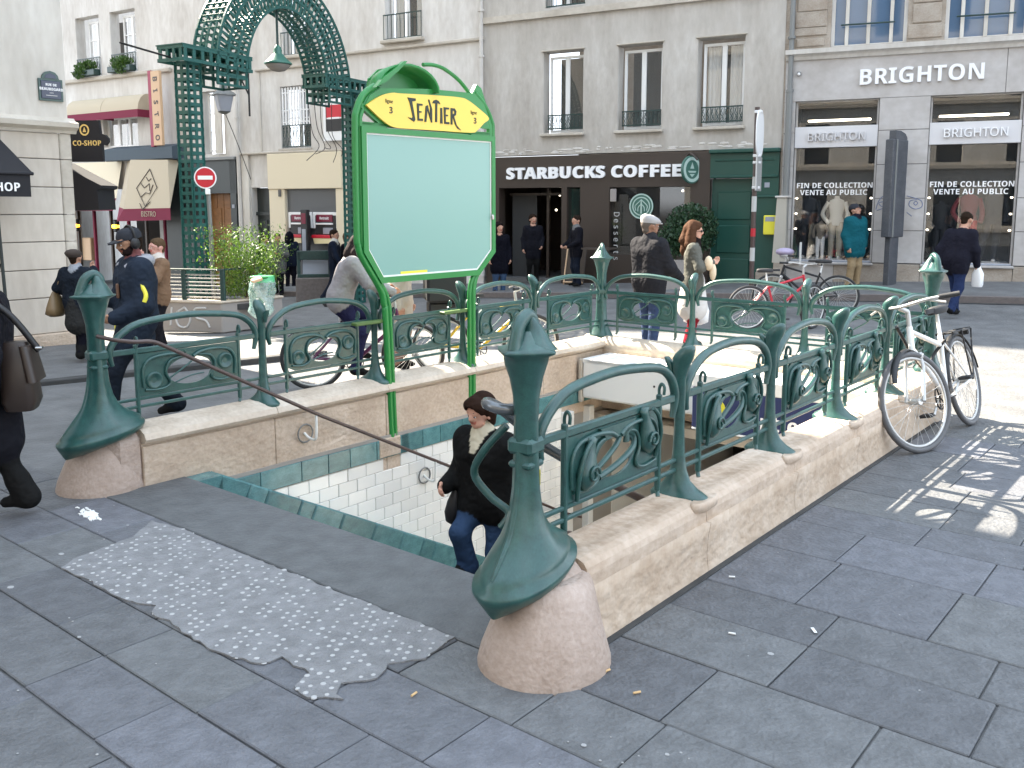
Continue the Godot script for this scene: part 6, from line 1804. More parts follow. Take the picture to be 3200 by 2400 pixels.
	part("post", MB.new().tube([Vector3(-0.02, 0, -0.2), Vector3(-0.02, 1.02, -0.2)], 0.03, 8).done(), M.sign_green, bin)
	part("ring", MB.new().tube(curve([Vector3(0.18, 0.98, 0), Vector3(0, 0.98, 0.18), Vector3(-0.18, 0.98, 0), Vector3(0, 0.98, -0.18), Vector3(0.18, 0.98, 0)], 8), 0.022, 8).done(), M.sign_green, bin)
	part("green_hem", MB.new().loft([[0.9, 0.19, 0.19], [0.97, 0.185, 0.185], [1.0, 0.17, 0.17]], 18).done(), M.bag_green, bin)
	var bm := MB.new()
	var rs := []
	for i in 11:
		var y := 0.93 - 0.062 * i
		var ring := []
		for j in 22:
			var a := TAU * j / 22
			var rad := 0.19 + 0.02 * sin(i * 0.9) + 0.018 * sin(j * 2.3 + i * 1.7) + 0.012 * sin(j * 5.1 - i)
			if i > 8: rad *= 0.75 if i == 9 else 0.35
			ring.append(Vector3(cos(a) * rad - 0.01 * i * 0.5, y, sin(a) * rad))
		rs.append(ring)
	rs.reverse()
	part("clear_bag", bm.rings(rs, false).done(), M.bag_film, bin)
	bm = MB.new()
	for i in 26:
		var q := Vector3(r.randf_range(-0.1, 0.1), r.randf_range(0.4, 0.9), r.randf_range(-0.1, 0.1))
		bm.cbox(Vector3(), Vector3(r.randf_range(0.05, 0.13), r.randf_range(0.03, 0.1), r.randf_range(0.04, 0.1)), 0.01, Transform3D(Basis.from_euler(Vector3(r.randf() * 3, r.randf() * 3, r.randf() * 3)), q))
	part("rubbish", bm.done(), M.paper_grey, bin)
	bm = MB.new()
	bm.cbox(Vector3(0.03, 1.01, 0.03), Vector3(0.17, 0.05, 0.1), 0.012, Transform3D(Basis.from_euler(Vector3(0.2, 0.4, 0.25)), Vector3()))
	part("food_box", bm.done(), M.bistro_tan, bin)
	# granite block with green metal frame and leaning grey panel
	var gb := thing("granite_planter", "brown granite block carrying a green metal frame with a grey panel", "planter", at(Vector3(-4.78, ground_y(-4.78, 22) - 0.02, -22.0), 12.0))
	part("block", cb(Vector3(0, 0.28, -0.4), Vector3(0.92, 0.6, 0.9), 0.025), M.granite, gb)
	part("side_block", cb(Vector3(0.62, 0.24, -0.5), Vector3(0.3, 0.52, 0.7), 0.025), M.granite, gb)
	part("frame", MB.new().cbox(Vector3(-0.38, 0.9, -0.1), Vector3(0.08, 0.64, 0.08), 0.01).cbox(Vector3(0.36, 0.9, -0.1), Vector3(0.08, 0.64, 0.08), 0.01).cbox(Vector3(-0.02, 1.12, -0.1), Vector3(0.78, 0.22, 0.08), 0.01).cbox(Vector3(0, 0.62, -0.08), Vector3(0.84, 0.09, 0.1), 0.01).done(), M.iron_dark, gb)
	part("leaning_panel", MB.new().cbox(Vector3(0.02, 0.84, 0.0), Vector3(0.66, 0.36, 0.02), 0.004, Transform3D(Basis.from_euler(Vector3(-0.25, 0.06, -0.04)), Vector3(0, 0, 0.0))).done(), M.grey_panel, gb)
	# traffic sign pole seen from the side
	var tp := thing("sign_pole", "tall striped pole with traffic signs seen edge on before the green gate", "traffic sign", at(Vector3(5.02, ground_y(5.02, 19.0) + 0.1, -19.0), 62.0) * Transform3D(Basis.from_scale(Vector3(0.93, 0.93, 0.93)), Vector3()))
	part("pole", MB.new().tube([Vector3(0, 0, 0), Vector3(0, 4.0, 0)], 0.055, 12).done(), M.rail_brown, tp)
	for k in 4:
		part("pale_band", MB.new().tube([Vector3(0, 0.62 + 0.55 * k, 0), Vector3(0, 0.62 + 0.55 * k + [0.3, 0.18, 0.34, 0.22][k], 0)], 0.057, 12).done(), M.paper_grey if k != 1 else M.road_red, tp)
	part("upper_sign", MB.new().prism(ellipse(Vector2(0, 3.42), Vector2(0.34, 0.52), 30, 2.5), 0.06, 0.085).done(), M.white, tp)
	part("lower_sign", cb(Vector3(0, 2.55, 0.075), Vector3(0.5, 0.75, 0.03), 0.01), M.silver_paint, tp)
	for y in [3.9, 2.95, 2.8, 2.25]:
		part("clip", cb(Vector3(0, y, 0.03), Vector3(0.13, 0.06, 0.16), 0.01), M.white, tp)
	# grey information pillar
	var ip := thing("information_pillar", "tall dark grey information pillar standing before the clothes shop", "pillar", at(Vector3(7.75, ground_y(7.75, 18.6) + 0.06, -18.6), 38.0))
	part("stem", cb(Vector3(0, 0.55, 0), Vector3(0.32, 1.1, 0.13), 0.015), M.pillar_grey, ip)
	part("body", cb(Vector3(0, 1.98, 0), Vector3(0.56, 1.95, 0.18), 0.015), M.pillar_grey, ip)
	part("edge_strip", cb(Vector3(-0.15, 1.98, 0.095), Vector3(0.05, 1.95, 0.02), 0.006), M.zinc, ip)
	part("curved_top", MB.new().prism(v2([-0.18, 2.95, 0.26, 2.95, 0.26, 3.0, 0.18, 3.08, 0.0, 3.13, -0.18, 3.13]), -0.07, 0.07).done(), M.pillar_grey, ip)
	# electric cabinet and letter box by the green gate
	var ec := thing("electric_cabinet", "tall pale metal cabinet against the wall beside the green gate", "cabinet", at(Vector3(5.86, ground_y(5.9, 20), -19.85), 62.0 - 90.0 + 0.0))
	part("body", MB.new().prism(v2([-0.16, 0.55, 0.12, 0.55, 0.1, 1.95, -0.1, 1.95]), -0.25, 0.1).done(), M.planter_stone_pale, ec)
	part("top", cb(Vector3(0, 1.97, -0.07), Vector3(0.28, 0.04, 0.4), 0.01), M.stucco_white, ec)
	part("plinth", cb(Vector3(-0.02, 0.35, -0.07), Vector3(0.22, 0.42, 0.34), 0.01), M.ashlar, ec)
	var yb := thing("letter_box", "small yellow post box on the green gate", "letter box", facade(5.97, 20.0, 118.0) * at(Vector3(-0.28, 1.58, 0.12)))
	part("body", cb(Vector3(0, 0, 0), Vector3(0.28, 0.42, 0.14), 0.015), M.post_yellow, yb)
	part("label_panel", cb(Vector3(0, 0.13, 0.072), Vector3(0.2, 0.1, 0.008), 0.002), M.grey_panel, yb)
	# potted shrub in front of the coffee shop
	var ps := thing("potted_shrub", "dark round evergreen shrub in a tan trough before the coffee shop", "shrub", at(Vector3(3.84, ground_y(3.84, 19.8) + 0.05, -19.8)) * Transform3D(Basis.from_scale(Vector3.ONE * 0.95), Vector3()))
	part("trough", cb(Vector3(-0.25, 0.35, 0), Vector3(0.8, 0.7, 0.4), 0.02), M.planter_stone, ps)
	for k in 2:
		var m := MB.new()
		planter_leaves(m, Vector3(0.05, 1.35, 0), Vector3(0.62, 0.62, 0.5), 2600, 0.075, r)
		planter_leaves(m, Vector3(-0.35, 1.1, 0), Vector3(0.4, 0.4, 0.35), 900, 0.07, r)
		part("foliage", m.done(), M.leaf_dark if k == 0 else M.leaf_deep, ps)
	part("stem", MB.new().tube([Vector3(0, 0.6, 0), Vector3(0.03, 1.3, 0)], 0.03, 6).done(), M.hair_brown, ps)
	# cafe board and table by the coffee shop door
	var ab := thing("pavement_board", "folding pavement board with pale edge by the coffee shop door", "board", at(Vector3(1.5, ground_y(1.5, 21.8) + 0.1, -21.9), -30.0))
	part("panel", MB.new().cbox(Vector3(0, 0.45, 0), Vector3(0.5, 0.9, 0.03), 0.008, Transform3D(Basis.from_euler(Vector3(-0.2, 0, 0)), Vector3())).done(), M.coffee_brown, ab)
	part("pale_edge", MB.new().tube([Vector3(-0.27, 0, 0.03), Vector3(-0.25, 0.92, -0.16)], 0.02, 6).tube([Vector3(-0.27, 0.06, 0.05), Vector3(0.25, 0.06, 0.05)], 0.02, 6).done(), M.bistro_tan, ab)
	var tb := thing("cafe_table", "small dark round table outside the coffee shop", "table", at(Vector3(2.0, ground_y(2.0, 20.8) + 0.0, -20.8)))
	part("top", MB.new().loft([[0.98, 0.42, 0.42], [1.01, 0.42, 0.42]], 24).done(), M.coffee_brown, tb)
	part("stem", MB.new().tube([Vector3(0, 0.0, 0), Vector3(0, 0.98, 0)], 0.035, 8).done(), M.black, tb)
	part("foot", MB.new().loft([[0.0, 0.25, 0.25], [0.03, 0.22, 0.22], [0.05, 0.05, 0.05]], 16).done(), M.black, tb)

# ---------------------------------------------------------------- bicycles
func ring_pts(r: float, n: int) -> Array:
	var out := []
	for i in n + 1:
		out.append(Vector3(cos(TAU * i / n) * r, sin(TAU * i / n) * r, 0))
	return out

func wheel(par: Node3D, cen: Vector3, tyre: Material, steer := 0.0) -> Node3D:
	var xf := at(cen, steer)
	var w := part("wheel", MB.new().tube([Vector3(0, 0, -0.045), Vector3(0, 0, 0.045)], 0.022, 10).done(), M.silver_paint, par, xf)
	part("tyre", MB.new().tube(ring_pts(0.332, 40), 0.0205, 9).done(), tyre, w)
	part("rim", MB.new().tube(ring_pts(0.305, 40), 0.011, 6).done(), M.silver_paint, w)
	var m := MB.new()
	for i in 28:
		var a := TAU * i / 28
		m.tube([Vector3(cos(a + 0.25 * (1 if i % 2 else -1)) * 0.02, sin(a + 0.25 * (1 if i % 2 else -1)) * 0.02, 0.03 * (1 if i % 4 < 2 else -1)), Vector3(cos(a) * 0.3, sin(a) * 0.3, 0)], 0.0016, 4)
	part("spokes", m.done(), M.silver_paint, w)
	return w

func bicycle(label: String, xf: Transform3D, frame: Material, tyre: Material, steer: float, extras: bool) -> Node3D:    # front towards +x, wheels on y = 0
	var b := thing("bicycle", label, "bicycle", xf)
	var rear := Vector3(-0.54, 0.35, 0)
	var fr := Vector3(0.54, 0.35, 0)
	var bb := Vector3(-0.1, 0.29, 0)
	var seat := Vector3(-0.26, 0.8, 0)
	var ht := Vector3(0.36, 0.83, 0)
	var hb := Vector3(0.4, 0.68, 0)
	wheel(b, rear, tyre)
	wheel(b, fr, tyre, steer)
	var m := MB.new()
	m.tube([bb, seat + Vector3(0.02, -0.06, 0)], 0.017, 10)
	m.tube([ht + Vector3(-0.01, 0.03, 0), hb], 0.022, 10)
	m.tube([bb, hb + Vector3(-0.005, 0.03, 0)], 0.021, 10)
	m.tube([seat + Vector3(0.03, -0.14, 0), ht], 0.018, 10)
	for z in [-0.055, 0.055]:
		m.tube([bb + Vector3(-0.02, 0, z * 0.5), rear + Vector3(0, 0, z)], 0.01, 8)
		m.tube([seat + Vector3(0.03, -0.12, z * 0.3), rear + Vector3(0, 0, z)], 0.009, 8)
	part("frame", m.done(), frame, b)
	m = MB.new()
	for z in [-0.06, 0.06]:
		m.tube([hb + Vector3(0.0, -0.03, z * 0.8), hb + Vector3(0.02, -0.1, z), fr + Vector3(0, 0, z)], 0.014, 8)
	m.cbox(hb + Vector3(0.0, -0.03, 0), Vector3(0.05, 0.05, 0.14), 0.012)
	part("fork", m.done(), M.silver_paint, b)
	m = MB.new()
	var rot := Transform3D(Basis(Vector3.UP, deg_to_rad(steer)), ht)
	m.tube([Vector3(0, -0.02, 0), Vector3(-0.02, 0.14, 0)], 0.017, 8, rot)
	m.tube([Vector3(-0.02, 0.14, 0), Vector3(0.07, 0.18, 0)], 0.018, 8, rot)
	m.tube(curve([Vector3(-0.06, 0.2, -0.3), Vector3(0.02, 0.2, -0.2), Vector3(0.07, 0.18, 0), Vector3(0.02, 0.2, 0.2), Vector3(-0.06, 0.2, 0.3)], 4), 0.012, 8, rot)
	var hbar := part("handlebar", m.done(), M.silver_paint, b)
	for z in [-1.0, 1.0]:
		part("grip", MB.new().tube([Vector3(-0.11, 0.2, 0.37 * z), Vector3(-0.03, 0.2, 0.26 * z)], 0.018, 8, rot).done(), M.rubber, hbar)
		part("brake_lever", MB.new().tube([Vector3(0.0, 0.19, 0.22 * z), Vector3(-0.02, 0.16, 0.32 * z)], 0.008, 6, rot).done(), M.silver_paint, hbar)
	m = MB.new()
	m.loft([[0.0, 0.13, 0.055, -0.02], [0.03, 0.14, 0.075, -0.03], [0.055, 0.12, 0.06, -0.03], [0.06, 0.06, 0.03, -0.03]], 18, at(seat + Vector3(0, 0.1, 0)))
	m.loft([[0.015, 0.1, 0.02, 0.13], [0.05, 0.1, 0.025, 0.12]], 12, at(seat + Vector3(0, 0.1, 0)))
	part("saddle", m.done(), M.rubber, b)
	part("seat_post", MB.new().tube([seat + Vector3(0.02, -0.08, 0), seat + Vector3(-0.01, 0.11, 0)], 0.014, 8).done(), M.white, b)
	m = MB.new()
	m.tube(ring_pts(0.09, 24), 0.006, 5, at(bb + Vector3(0, 0, 0.05)))
	for i in 5:
		m.tube([bb + Vector3(0, 0, 0.05), bb + Vector3(cos(i * 1.257) * 0.09, sin(i * 1.257) * 0.09, 0.05)], 0.006, 5)
	m.tube([bb + Vector3(0.05, 0.08, 0.05), rear + Vector3(0, 0.03, 0.05)], 0.005, 4)
	m.tube([bb + Vector3(0.05, -0.08, 0.05), rear + Vector3(0, -0.03, 0.05)], 0.005, 4)
	part("chain_set", m.done(), M.black, b)
	for k in [-1.0, 1.0]:
		var e := bb + Vector3(0.13 * k, -0.11 * k, 0.07 * k)
		var cr := part("crank", MB.new().tube([bb + Vector3(0, 0, 0.06 * k), e], 0.01, 6).done(), M.silver_paint, b)
		part("pedal", cb(e + Vector3(0, 0, 0.05 * k), Vector3(0.09, 0.024, 0.09), 0.005), M.rubber, cr)
	if extras:
		m = MB.new()
		for side in [0, 1]:
			var cen := fr if side == 0 else rear
			var a0 := 0.5 if side == 0 else 0.1
			var a1 := 2.3 if side == 0 else 3.0
			var rs := []
			for i in 13:
				var a := lerpf(a0, a1, i / 12.0)
				var ring := []
				for e in [[0.362, -0.026], [0.374, 0.0], [0.362, 0.026], [0.358, 0.026], [0.37, 0.0], [0.358, -0.026]]:
					ring.append(cen + Vector3(cos(a) * e[0], sin(a) * e[0], e[1]))
				rs.append(ring)
			m.rings(rs)
		part("mudguard", m.done(), M.black, b)
		m = MB.new()
		for z in [-0.06, 0.0, 0.06]:
			m.tube([Vector3(-0.34, 0.74, z), Vector3(-0.78, 0.73, z)], 0.008, 6)
		for x in [-0.36, -0.5, -0.64, -0.77]:
			m.tube([Vector3(x, 0.737, -0.065), Vector3(x, 0.737, 0.065)], 0.007, 6)
		for z in [-0.07, 0.07]:
			m.tube([Vector3(-0.52, 0.74, z), rear + Vector3(0, 0, z)], 0.007, 6)
			m.tube([Vector3(-0.76, 0.73, z), rear + Vector3(-0.02, 0, z)], 0.007, 6)
		part("luggage_rack", m.done(), M.black, b)
		part("rear_lamp", cb(Vector3(-0.8, 0.71, 0), Vector3(0.03, 0.05, 0.08), 0.008), M.black, b)
		part("bottle", MB.new().loft([[0.0, 0.03, 0.03], [0.15, 0.03, 0.03], [0.17, 0.018, 0.018], [0.19, 0.018, 0.018]], 12, Transform3D(Basis(Vector3(0, 0, 1), -0.75), Vector3(0.05, 0.47, 0))).done(), M.planter_stone, b)
		part("cable_lock", MB.new().tube(curve([hb + Vector3(0.05, 0.2, 0.05), Vector3(0.2, 0.62, 0.06), Vector3(0.02, 0.5, 0.05), Vector3(-0.15, 0.6, 0.05), Vector3(-0.2, 0.7, -0.04)], 6), 0.012, 6).done(), M.black, b)
		var lk := MB.new()
		lk.tube([Vector3(-0.3, 0.12, 0.06), Vector3(-0.36, 0.02, 0.16)], 0.009, 6)
		part("kick_stand", lk.done(), M.silver_paint, b)
	return b

func make_bicycles() -> void:
	# the white bicycle leans on the right parapet and railing, front wheel towards us
	var lean := 9.0
	var bx_ := Basis(Vector3.UP, deg_to_rad(-90.0 - 5.0))          # front towards the viewer along the parapet
	var f := EB * Transform3D(Basis(Vector3.UP, deg_to_rad(-90.0 - 3.0)) * Basis(Vector3.RIGHT, deg_to_rad(15.0)) * Basis.from_scale(Vector3.ONE * 1.17), Vector3(0.455, 0.0, -5.3))
	bicycle("white bicycle with black rack leaning on the right railing", f, M.frame_white, M.rubber_grey, -20.0, true)
	bicycle("red framed bicycle parked behind the back railing", world(4.2, 14.1, 10.0), M.frame_red, M.rubber, 30.0, false)
	var o := bicycle("dark bicycle by the sign pole beyond the back railing", world(5.05, 15.6, 158.0), M.black, M.rubber, 12.0, false)
	part("cloth_bundle", MB.new().ball(Vector3(0.36, 1.08, 0.05), Vector3(0.16, 0.07, 0.2), 12).done(), M.lilac, o)
	part("pale_board", cb(Vector3(0.1, 1.05, 0.0), Vector3(0.03, 0.4, 0.12)), M.paper_grey, o)
	bicycle("plum coloured bicycle ridden by the person in the grey hood", world(-1.62, 9.8, 14.0), M.frame_purple, M.rubber, -10.0, false)
	var y := bicycle("bicycle with yellow forks and a big black carrier box behind the map sign", world(-0.3, 10.7, 12.0), M.frame_yellow, M.rubber, 0.0, false)
	part("carrier_box", cb(Vector3(-0.5, 1.12, 0), Vector3(0.46, 0.5, 0.44), 0.03), M.black, y)
	part("box_rack", cb(Vector3(-0.5, 0.8, 0), Vector3(0.4, 0.14, 0.3), 0.02), M.black, y)
# ---------------------------------------------------------------- people: one skin drawn round a skeleton
class BodySkin:
	var v := PackedVector3Array()
	var n := PackedVector3Array()
	var col := PackedColorArray()
	var ix := PackedInt32Array()

	static func seg(p: Vector3, b: Array) -> float:
		var a: Vector3 = b[0]
		var ab: Vector3 = b[5]
		var t := clampf((p - a).dot(ab) * b[6], 0.0, 1.0)
		return (p - a - ab * t).length() - lerpf(b[2], b[3], t)

	func grow(bones: Array, cuts: Array, cell: float, k: float) -> void:
		var lo := Vector3(1e9, 1e9, 1e9)
		var hi := -lo
		for l in [bones, cuts]:
			for b in l:
				if b.size() < 7:
					var ab: Vector3 = b[1] - b[0]
					b.append(ab)
					b.append(1.0 / maxf(ab.length_squared(), 1e-9))
		for b in bones:
			var r := maxf(b[2], b[3]) + cell * 2.5
			lo = lo.min((b[0] as Vector3).min(b[1]) - Vector3.ONE * r)
			hi = hi.max((b[0] as Vector3).max(b[1]) + Vector3.ONE * r)
		var nx := int((hi.x - lo.x) / cell) + 2
		var ny := int((hi.y - lo.y) / cell) + 2
		var nz := int((hi.z - lo.z) / cell) + 2
		var sy := nx
		var sz := nx * ny
		var f := PackedFloat32Array()
		f.resize(sz * nz)
		f.fill(1.0)
		for pas in 2:
			for b in (bones if pas == 0 else cuts):
				var r := maxf(b[2], b[3]) + k + cell * 2.0
				var l := ((b[0] as Vector3).min(b[1]) - Vector3.ONE * r - lo) / cell
				var h := ((b[0] as Vector3).max(b[1]) + Vector3.ONE * r - lo) / cell
				for z in range(maxi(0, int(l.z)), mini(nz, int(h.z) + 1)):
					for y in range(maxi(0, int(l.y)), mini(ny, int(h.y) + 1)):
						var row := z * sz + y * sy
						for x in range(maxi(0, int(l.x)), mini(nx, int(h.x) + 1)):
							var d := seg(lo + Vector3(x, y, z) * cell, b)
							var o := f[row + x]
							if pas == 0:
								var e := maxf(k - absf(o - d), 0.0)
								f[row + x] = minf(o, d) - e * e / (4.0 * k)
							else:
								f[row + x] = maxf(o, -d)
		var id := PackedInt32Array()
		id.resize(sz * nz)
		id.fill(-1)
		var act := PackedInt32Array()
		var first := v.size()
		var lim := cell * 1.9
		var offs := [0, 1, sy, sy + 1, sz, sz + 1, sz + sy, sz + sy + 1]
		var edges := [[0, 1], [2, 3], [4, 5], [6, 7], [0, 2], [1, 3], [4, 6], [5, 7], [0, 4], [1, 5], [2, 6], [3, 7]]
		for z in nz - 1:
			for y in ny - 1:
				var row := z * sz + y * sy
				for x in nx - 1:
					var f0 := f[row + x]
					if f0 > lim or f0 < -lim:
						continue
					var s := 0
					for q in 8:
						if f[row + x + offs[q]] < 0.0: s += 1
					if s == 0 or s == 8:
						continue
					var p := Vector3()
					var c := 0
					for e in edges:
						var fa := f[row + x + offs[e[0]]]
						var fb := f[row + x + offs[e[1]]]
						if (fa < 0.0) != (fb < 0.0):
							var t := fa / (fa - fb)
							var pa := Vector3(e[0] & 1, (e[0] >> 1) & 1, e[0] >> 2)
							var pb := Vector3(e[1] & 1, (e[1] >> 1) & 1, e[1] >> 2)
							p += pa.lerp(pb, t)
							c += 1
					p = lo + (Vector3(x, y, z) + p / c) * cell
					id[row + x] = v.size()
					act.append(row + x)
					v.append(p)
					n.append(Vector3())
					var best := 1e9
					var bc := Color.WHITE
					for b in bones:
						var d := seg(p, b)
						if d < best:
							best = d
							bc = b[4]
					col.append(bc)
		var axes := [[1, sy, sz], [sy, sz, 1], [sz, 1, sy]]
		for i in act:
			var fi := f[i]
			for a in axes:
				if i + a[0] >= f.size() or i - a[1] - a[2] < 0: continue
				var fj := f[i + a[0]]
				if (fi < 0.0) == (fj < 0.0): continue
				var q0 := id[i]
				var q1 := id[i - a[1]]
				var q2 := id[i - a[1] - a[2]]
				var q3 := id[i - a[2]]
				if q1 < 0 or q2 < 0 or q3 < 0: continue
				if fi < 0.0: ix.append_array([q0, q2, q1, q0, q3, q2])
				else: ix.append_array([q0, q1, q2, q0, q2, q3])
		for t in range(0, ix.size(), 3):
			if ix[t] < first: continue
			var nn := (v[ix[t + 2]] - v[ix[t]]).cross(v[ix[t + 1]] - v[ix[t]])
			n[ix[t]] += nn; n[ix[t + 1]] += nn; n[ix[t + 2]] += nn

	func mesh() -> ArrayMesh:
		var a := []
		a.resize(Mesh.ARRAY_MAX)
		for i in n.size(): n[i] = n[i].normalized()
		a[Mesh.ARRAY_VERTEX] = v
		a[Mesh.ARRAY_NORMAL] = n
		a[Mesh.ARRAY_COLOR] = col
		a[Mesh.ARRAY_INDEX] = ix
		var m := ArrayMesh.new()
		m.add_surface_from_arrays(Mesh.PRIMITIVE_TRIANGLES, a)
		return m

func person(label: String, xf: Transform3D, h: float, o: Dictionary) -> Node3D:     # faces +z; joints given for a height of 1
	var p := thing("person", label, "person", xf)
	var coat: Color = o.get("coat", c(0.02, 0.02, 0.025))
	var legs: Color = o.get("legs", c(0.02, 0.025, 0.05))
	var shoes: Color = o.get("shoes", c(0.015, 0.015, 0.015))
	var skin: Color = o.get("skin", c(0.5, 0.29, 0.21))
	var sleeve: Color = o.get("sleeve", coat)
	var b: float = o.get("bulk", 1.0)
	var j := {"pel": Vector3(0, 0.53, 0), "che": Vector3(0, 0.735, -0.005), "nek": Vector3(0, 0.825, -0.005),
		"sl": Vector3(0.103, 0.795, -0.005), "sr": Vector3(-0.103, 0.795, -0.005), "el": Vector3(0.145, 0.635, -0.02), "er": Vector3(-0.145, 0.635, -0.02),
		"wl": Vector3(0.15, 0.49, 0.03), "wr": Vector3(-0.15, 0.49, 0.03), "hl": Vector3(0.05, 0.52, 0), "hr": Vector3(-0.05, 0.52, 0),
		"kl": Vector3(0.055, 0.28, 0.015), "kr": Vector3(-0.055, 0.28, 0.015), "al": Vector3(0.055, 0.045, -0.02), "ar": Vector3(-0.055, 0.045, -0.02),
		"head": Vector3(0, 0.86, 0)}
	var jo: Dictionary = o.get("joints", {})
	for k in jo: j[k] = jo[k]
	for k in j: j[k] = j[k] * h
	var yaw: float = deg_to_rad(o.get("head_yaw", 0.0))
	var pitch: float = deg_to_rad(o.get("head_pitch", 0.0))
	var cell: float = o.get("cell", 0.03)
	var bones := []
	var up: Vector3 = (j.che - j.pel).normalized()
	for s in [-1.0, 1.0]:
		var x := Vector3(s, 0, 0) * h
		bones.append([j.pel + x * 0.04 + up * 0.02 * h, j.che + x * 0.058, 0.068 * h * b, 0.072 * h * b, coat])
	bones.append([j.che + up * 0.03 * h, j.nek - up * 0.015 * h, 0.068 * h * b, 0.042 * h, coat])
	bones.append([j.sl, j.sr, 0.046 * h * b, 0.046 * h * b, coat])
	var hem: float = o.get("hem", 0.47) * h
	for s in ["l", "r"]:
		var sgn := 1.0 if s == "l" else -1.0
		var hip: Vector3 = j["h" + s]
		var kn: Vector3 = j["k" + s]
		var t := clampf((hip.y - hem) / maxf(hip.y - kn.y, 0.01), 0.0, 1.4)
		var low := hip.lerp(kn, t)
		bones.append([hip + up * 0.03 * h, low, 0.074 * h * b, 0.066 * h * b * o.get("flare", 1.0), coat])
		var foot: Vector3 = j["a" + s]
		var dirf: Vector3 = o.get("toe_" + s, Vector3(sgn * 0.2, -0.22, 1.0)).normalized()
		bones.append([hip, kn, 0.058 * h * minf(b, 1.1), 0.042 * h, legs])
		bones.append([kn, foot + Vector3(0, 0.012 * h, 0), 0.043 * h, 0.033 * h * o.get("cuff", 1.0), legs])
		bones.append([foot - dirf * 0.012 * h, foot + dirf * 0.085 * h, 0.03 * h, 0.021 * h, shoes])
		if o.has("boots"):
			bones.append([foot + (kn - foot) * 0.3, foot, 0.04 * h, 0.036 * h, o.boots])
		var wr: Vector3 = j["w" + s]
		bones.append([j["s" + s], j["e" + s], 0.043 * h * b, 0.036 * h * b, sleeve])
		bones.append([j["e" + s], wr, 0.036 * h * b, 0.029 * h * b, sleeve])
	bones.append([j.nek, j.head + Vector3(0, 0.01 * h, 0), 0.036 * h, 0.032 * h, o.get("neck", skin)])
	if o.has("collar"):
		bones.append([j.nek - up * 0.005 * h, j.nek + up * 0.022 * h + Vector3(0, 0, 0.008 * h), 0.056 * h, 0.05 * h, o.collar])
	if o.has("bib"):      # an open neck shows the jumper
		bones.append([j.nek + Vector3(0, 0.02, 0.01) * h, j.nek + Vector3(0, -0.055, 0.062) * h, 0.046 * h, 0.016 * h, o.bib])
	if o.has("skirt"):
		bones.append([j.pel, Vector3(j.pel.x, hem - 0.09 * h, j.pel.z), 0.09 * h, 0.12 * h, o.skirt])
	var sk := BodySkin.new()
	sk.grow(bones, [], cell, 0.03 * h)
	# hands: palm, four fingers and a thumb
	if not o.get("gloved_away", false):
		for s in ["l", "r"]:
			var sgn := 1.0 if s == "l" else -1.0
			var w: Vector3 = j["w" + s]
			var e: Vector3 = j["e" + s]
			var d := (w - e).normalized()
			var across: Vector3 = o.get("palm_" + s, Vector3(0, 0, 1))
			across = (across - d * across.dot(d)).normalized()
			var inw := d.cross(across) * sgn
			var hb := []
			var u := h * 0.01
			hb.append([w - d * 0.6 * u, w + d * 2.4 * u + across * 0.8 * u, 1.7 * u, 1.35 * u, skin])
			hb.append([w + d * 0.4 * u, w + d * 2.6 * u - across * 0.9 * u, 1.4 * u, 1.2 * u, skin])
			for q in 4:
				var base := w + d * (3.3 - 0.2 * absf(q - 1.3)) * u + across * (1.65 - 1.1 * q) * u
				var ln: float = [2.3, 2.6, 2.4, 1.9][q] * u
				var mid := base + (d * 0.85 + inw * 0.5).normalized() * ln
				hb.append([base, mid, 0.62 * u, 0.55 * u, skin])
				hb.append([mid, mid + (d * 0.35 + inw * 0.95).normalized() * ln * 0.8, 0.55 * u, 0.45 * u, skin])
			hb.append([w + d * 0.9 * u + across * 1.2 * u, w + d * 2.4 * u + across * 2.9 * u + inw * 0.5 * u, 0.8 * u, 0.65 * u, skin])
			hb.append([w + d * 2.4 * u + across * 2.9 * u + inw * 0.5 * u, w + d * 4.0 * u + across * 2.7 * u + inw * 1.3 * u, 0.65 * u, 0.5 * u, skin])
			sk.grow(hb, [], minf(cell * 0.4, 0.0075 if cell < 0.025 else 0.01), 0.008 * h)
	# head with brow, nose, lips, chin and ears
	var hx := Transform3D(Basis.from_euler(Vector3(pitch, yaw, 0)), j.head) * Transform3D(Basis.from_scale(Vector3.ONE * h), Vector3(0, -0.86 * h, 0))
	var q := func(x: float, y: float, z: float) -> Vector3: return hx * Vector3(x, y, z)
	var lip: Color = o.get("lip", Color(skin.r * 0.75, skin.g * 0.45, skin.b * 0.45))
	var jaw: Color = o.get("beard", skin)
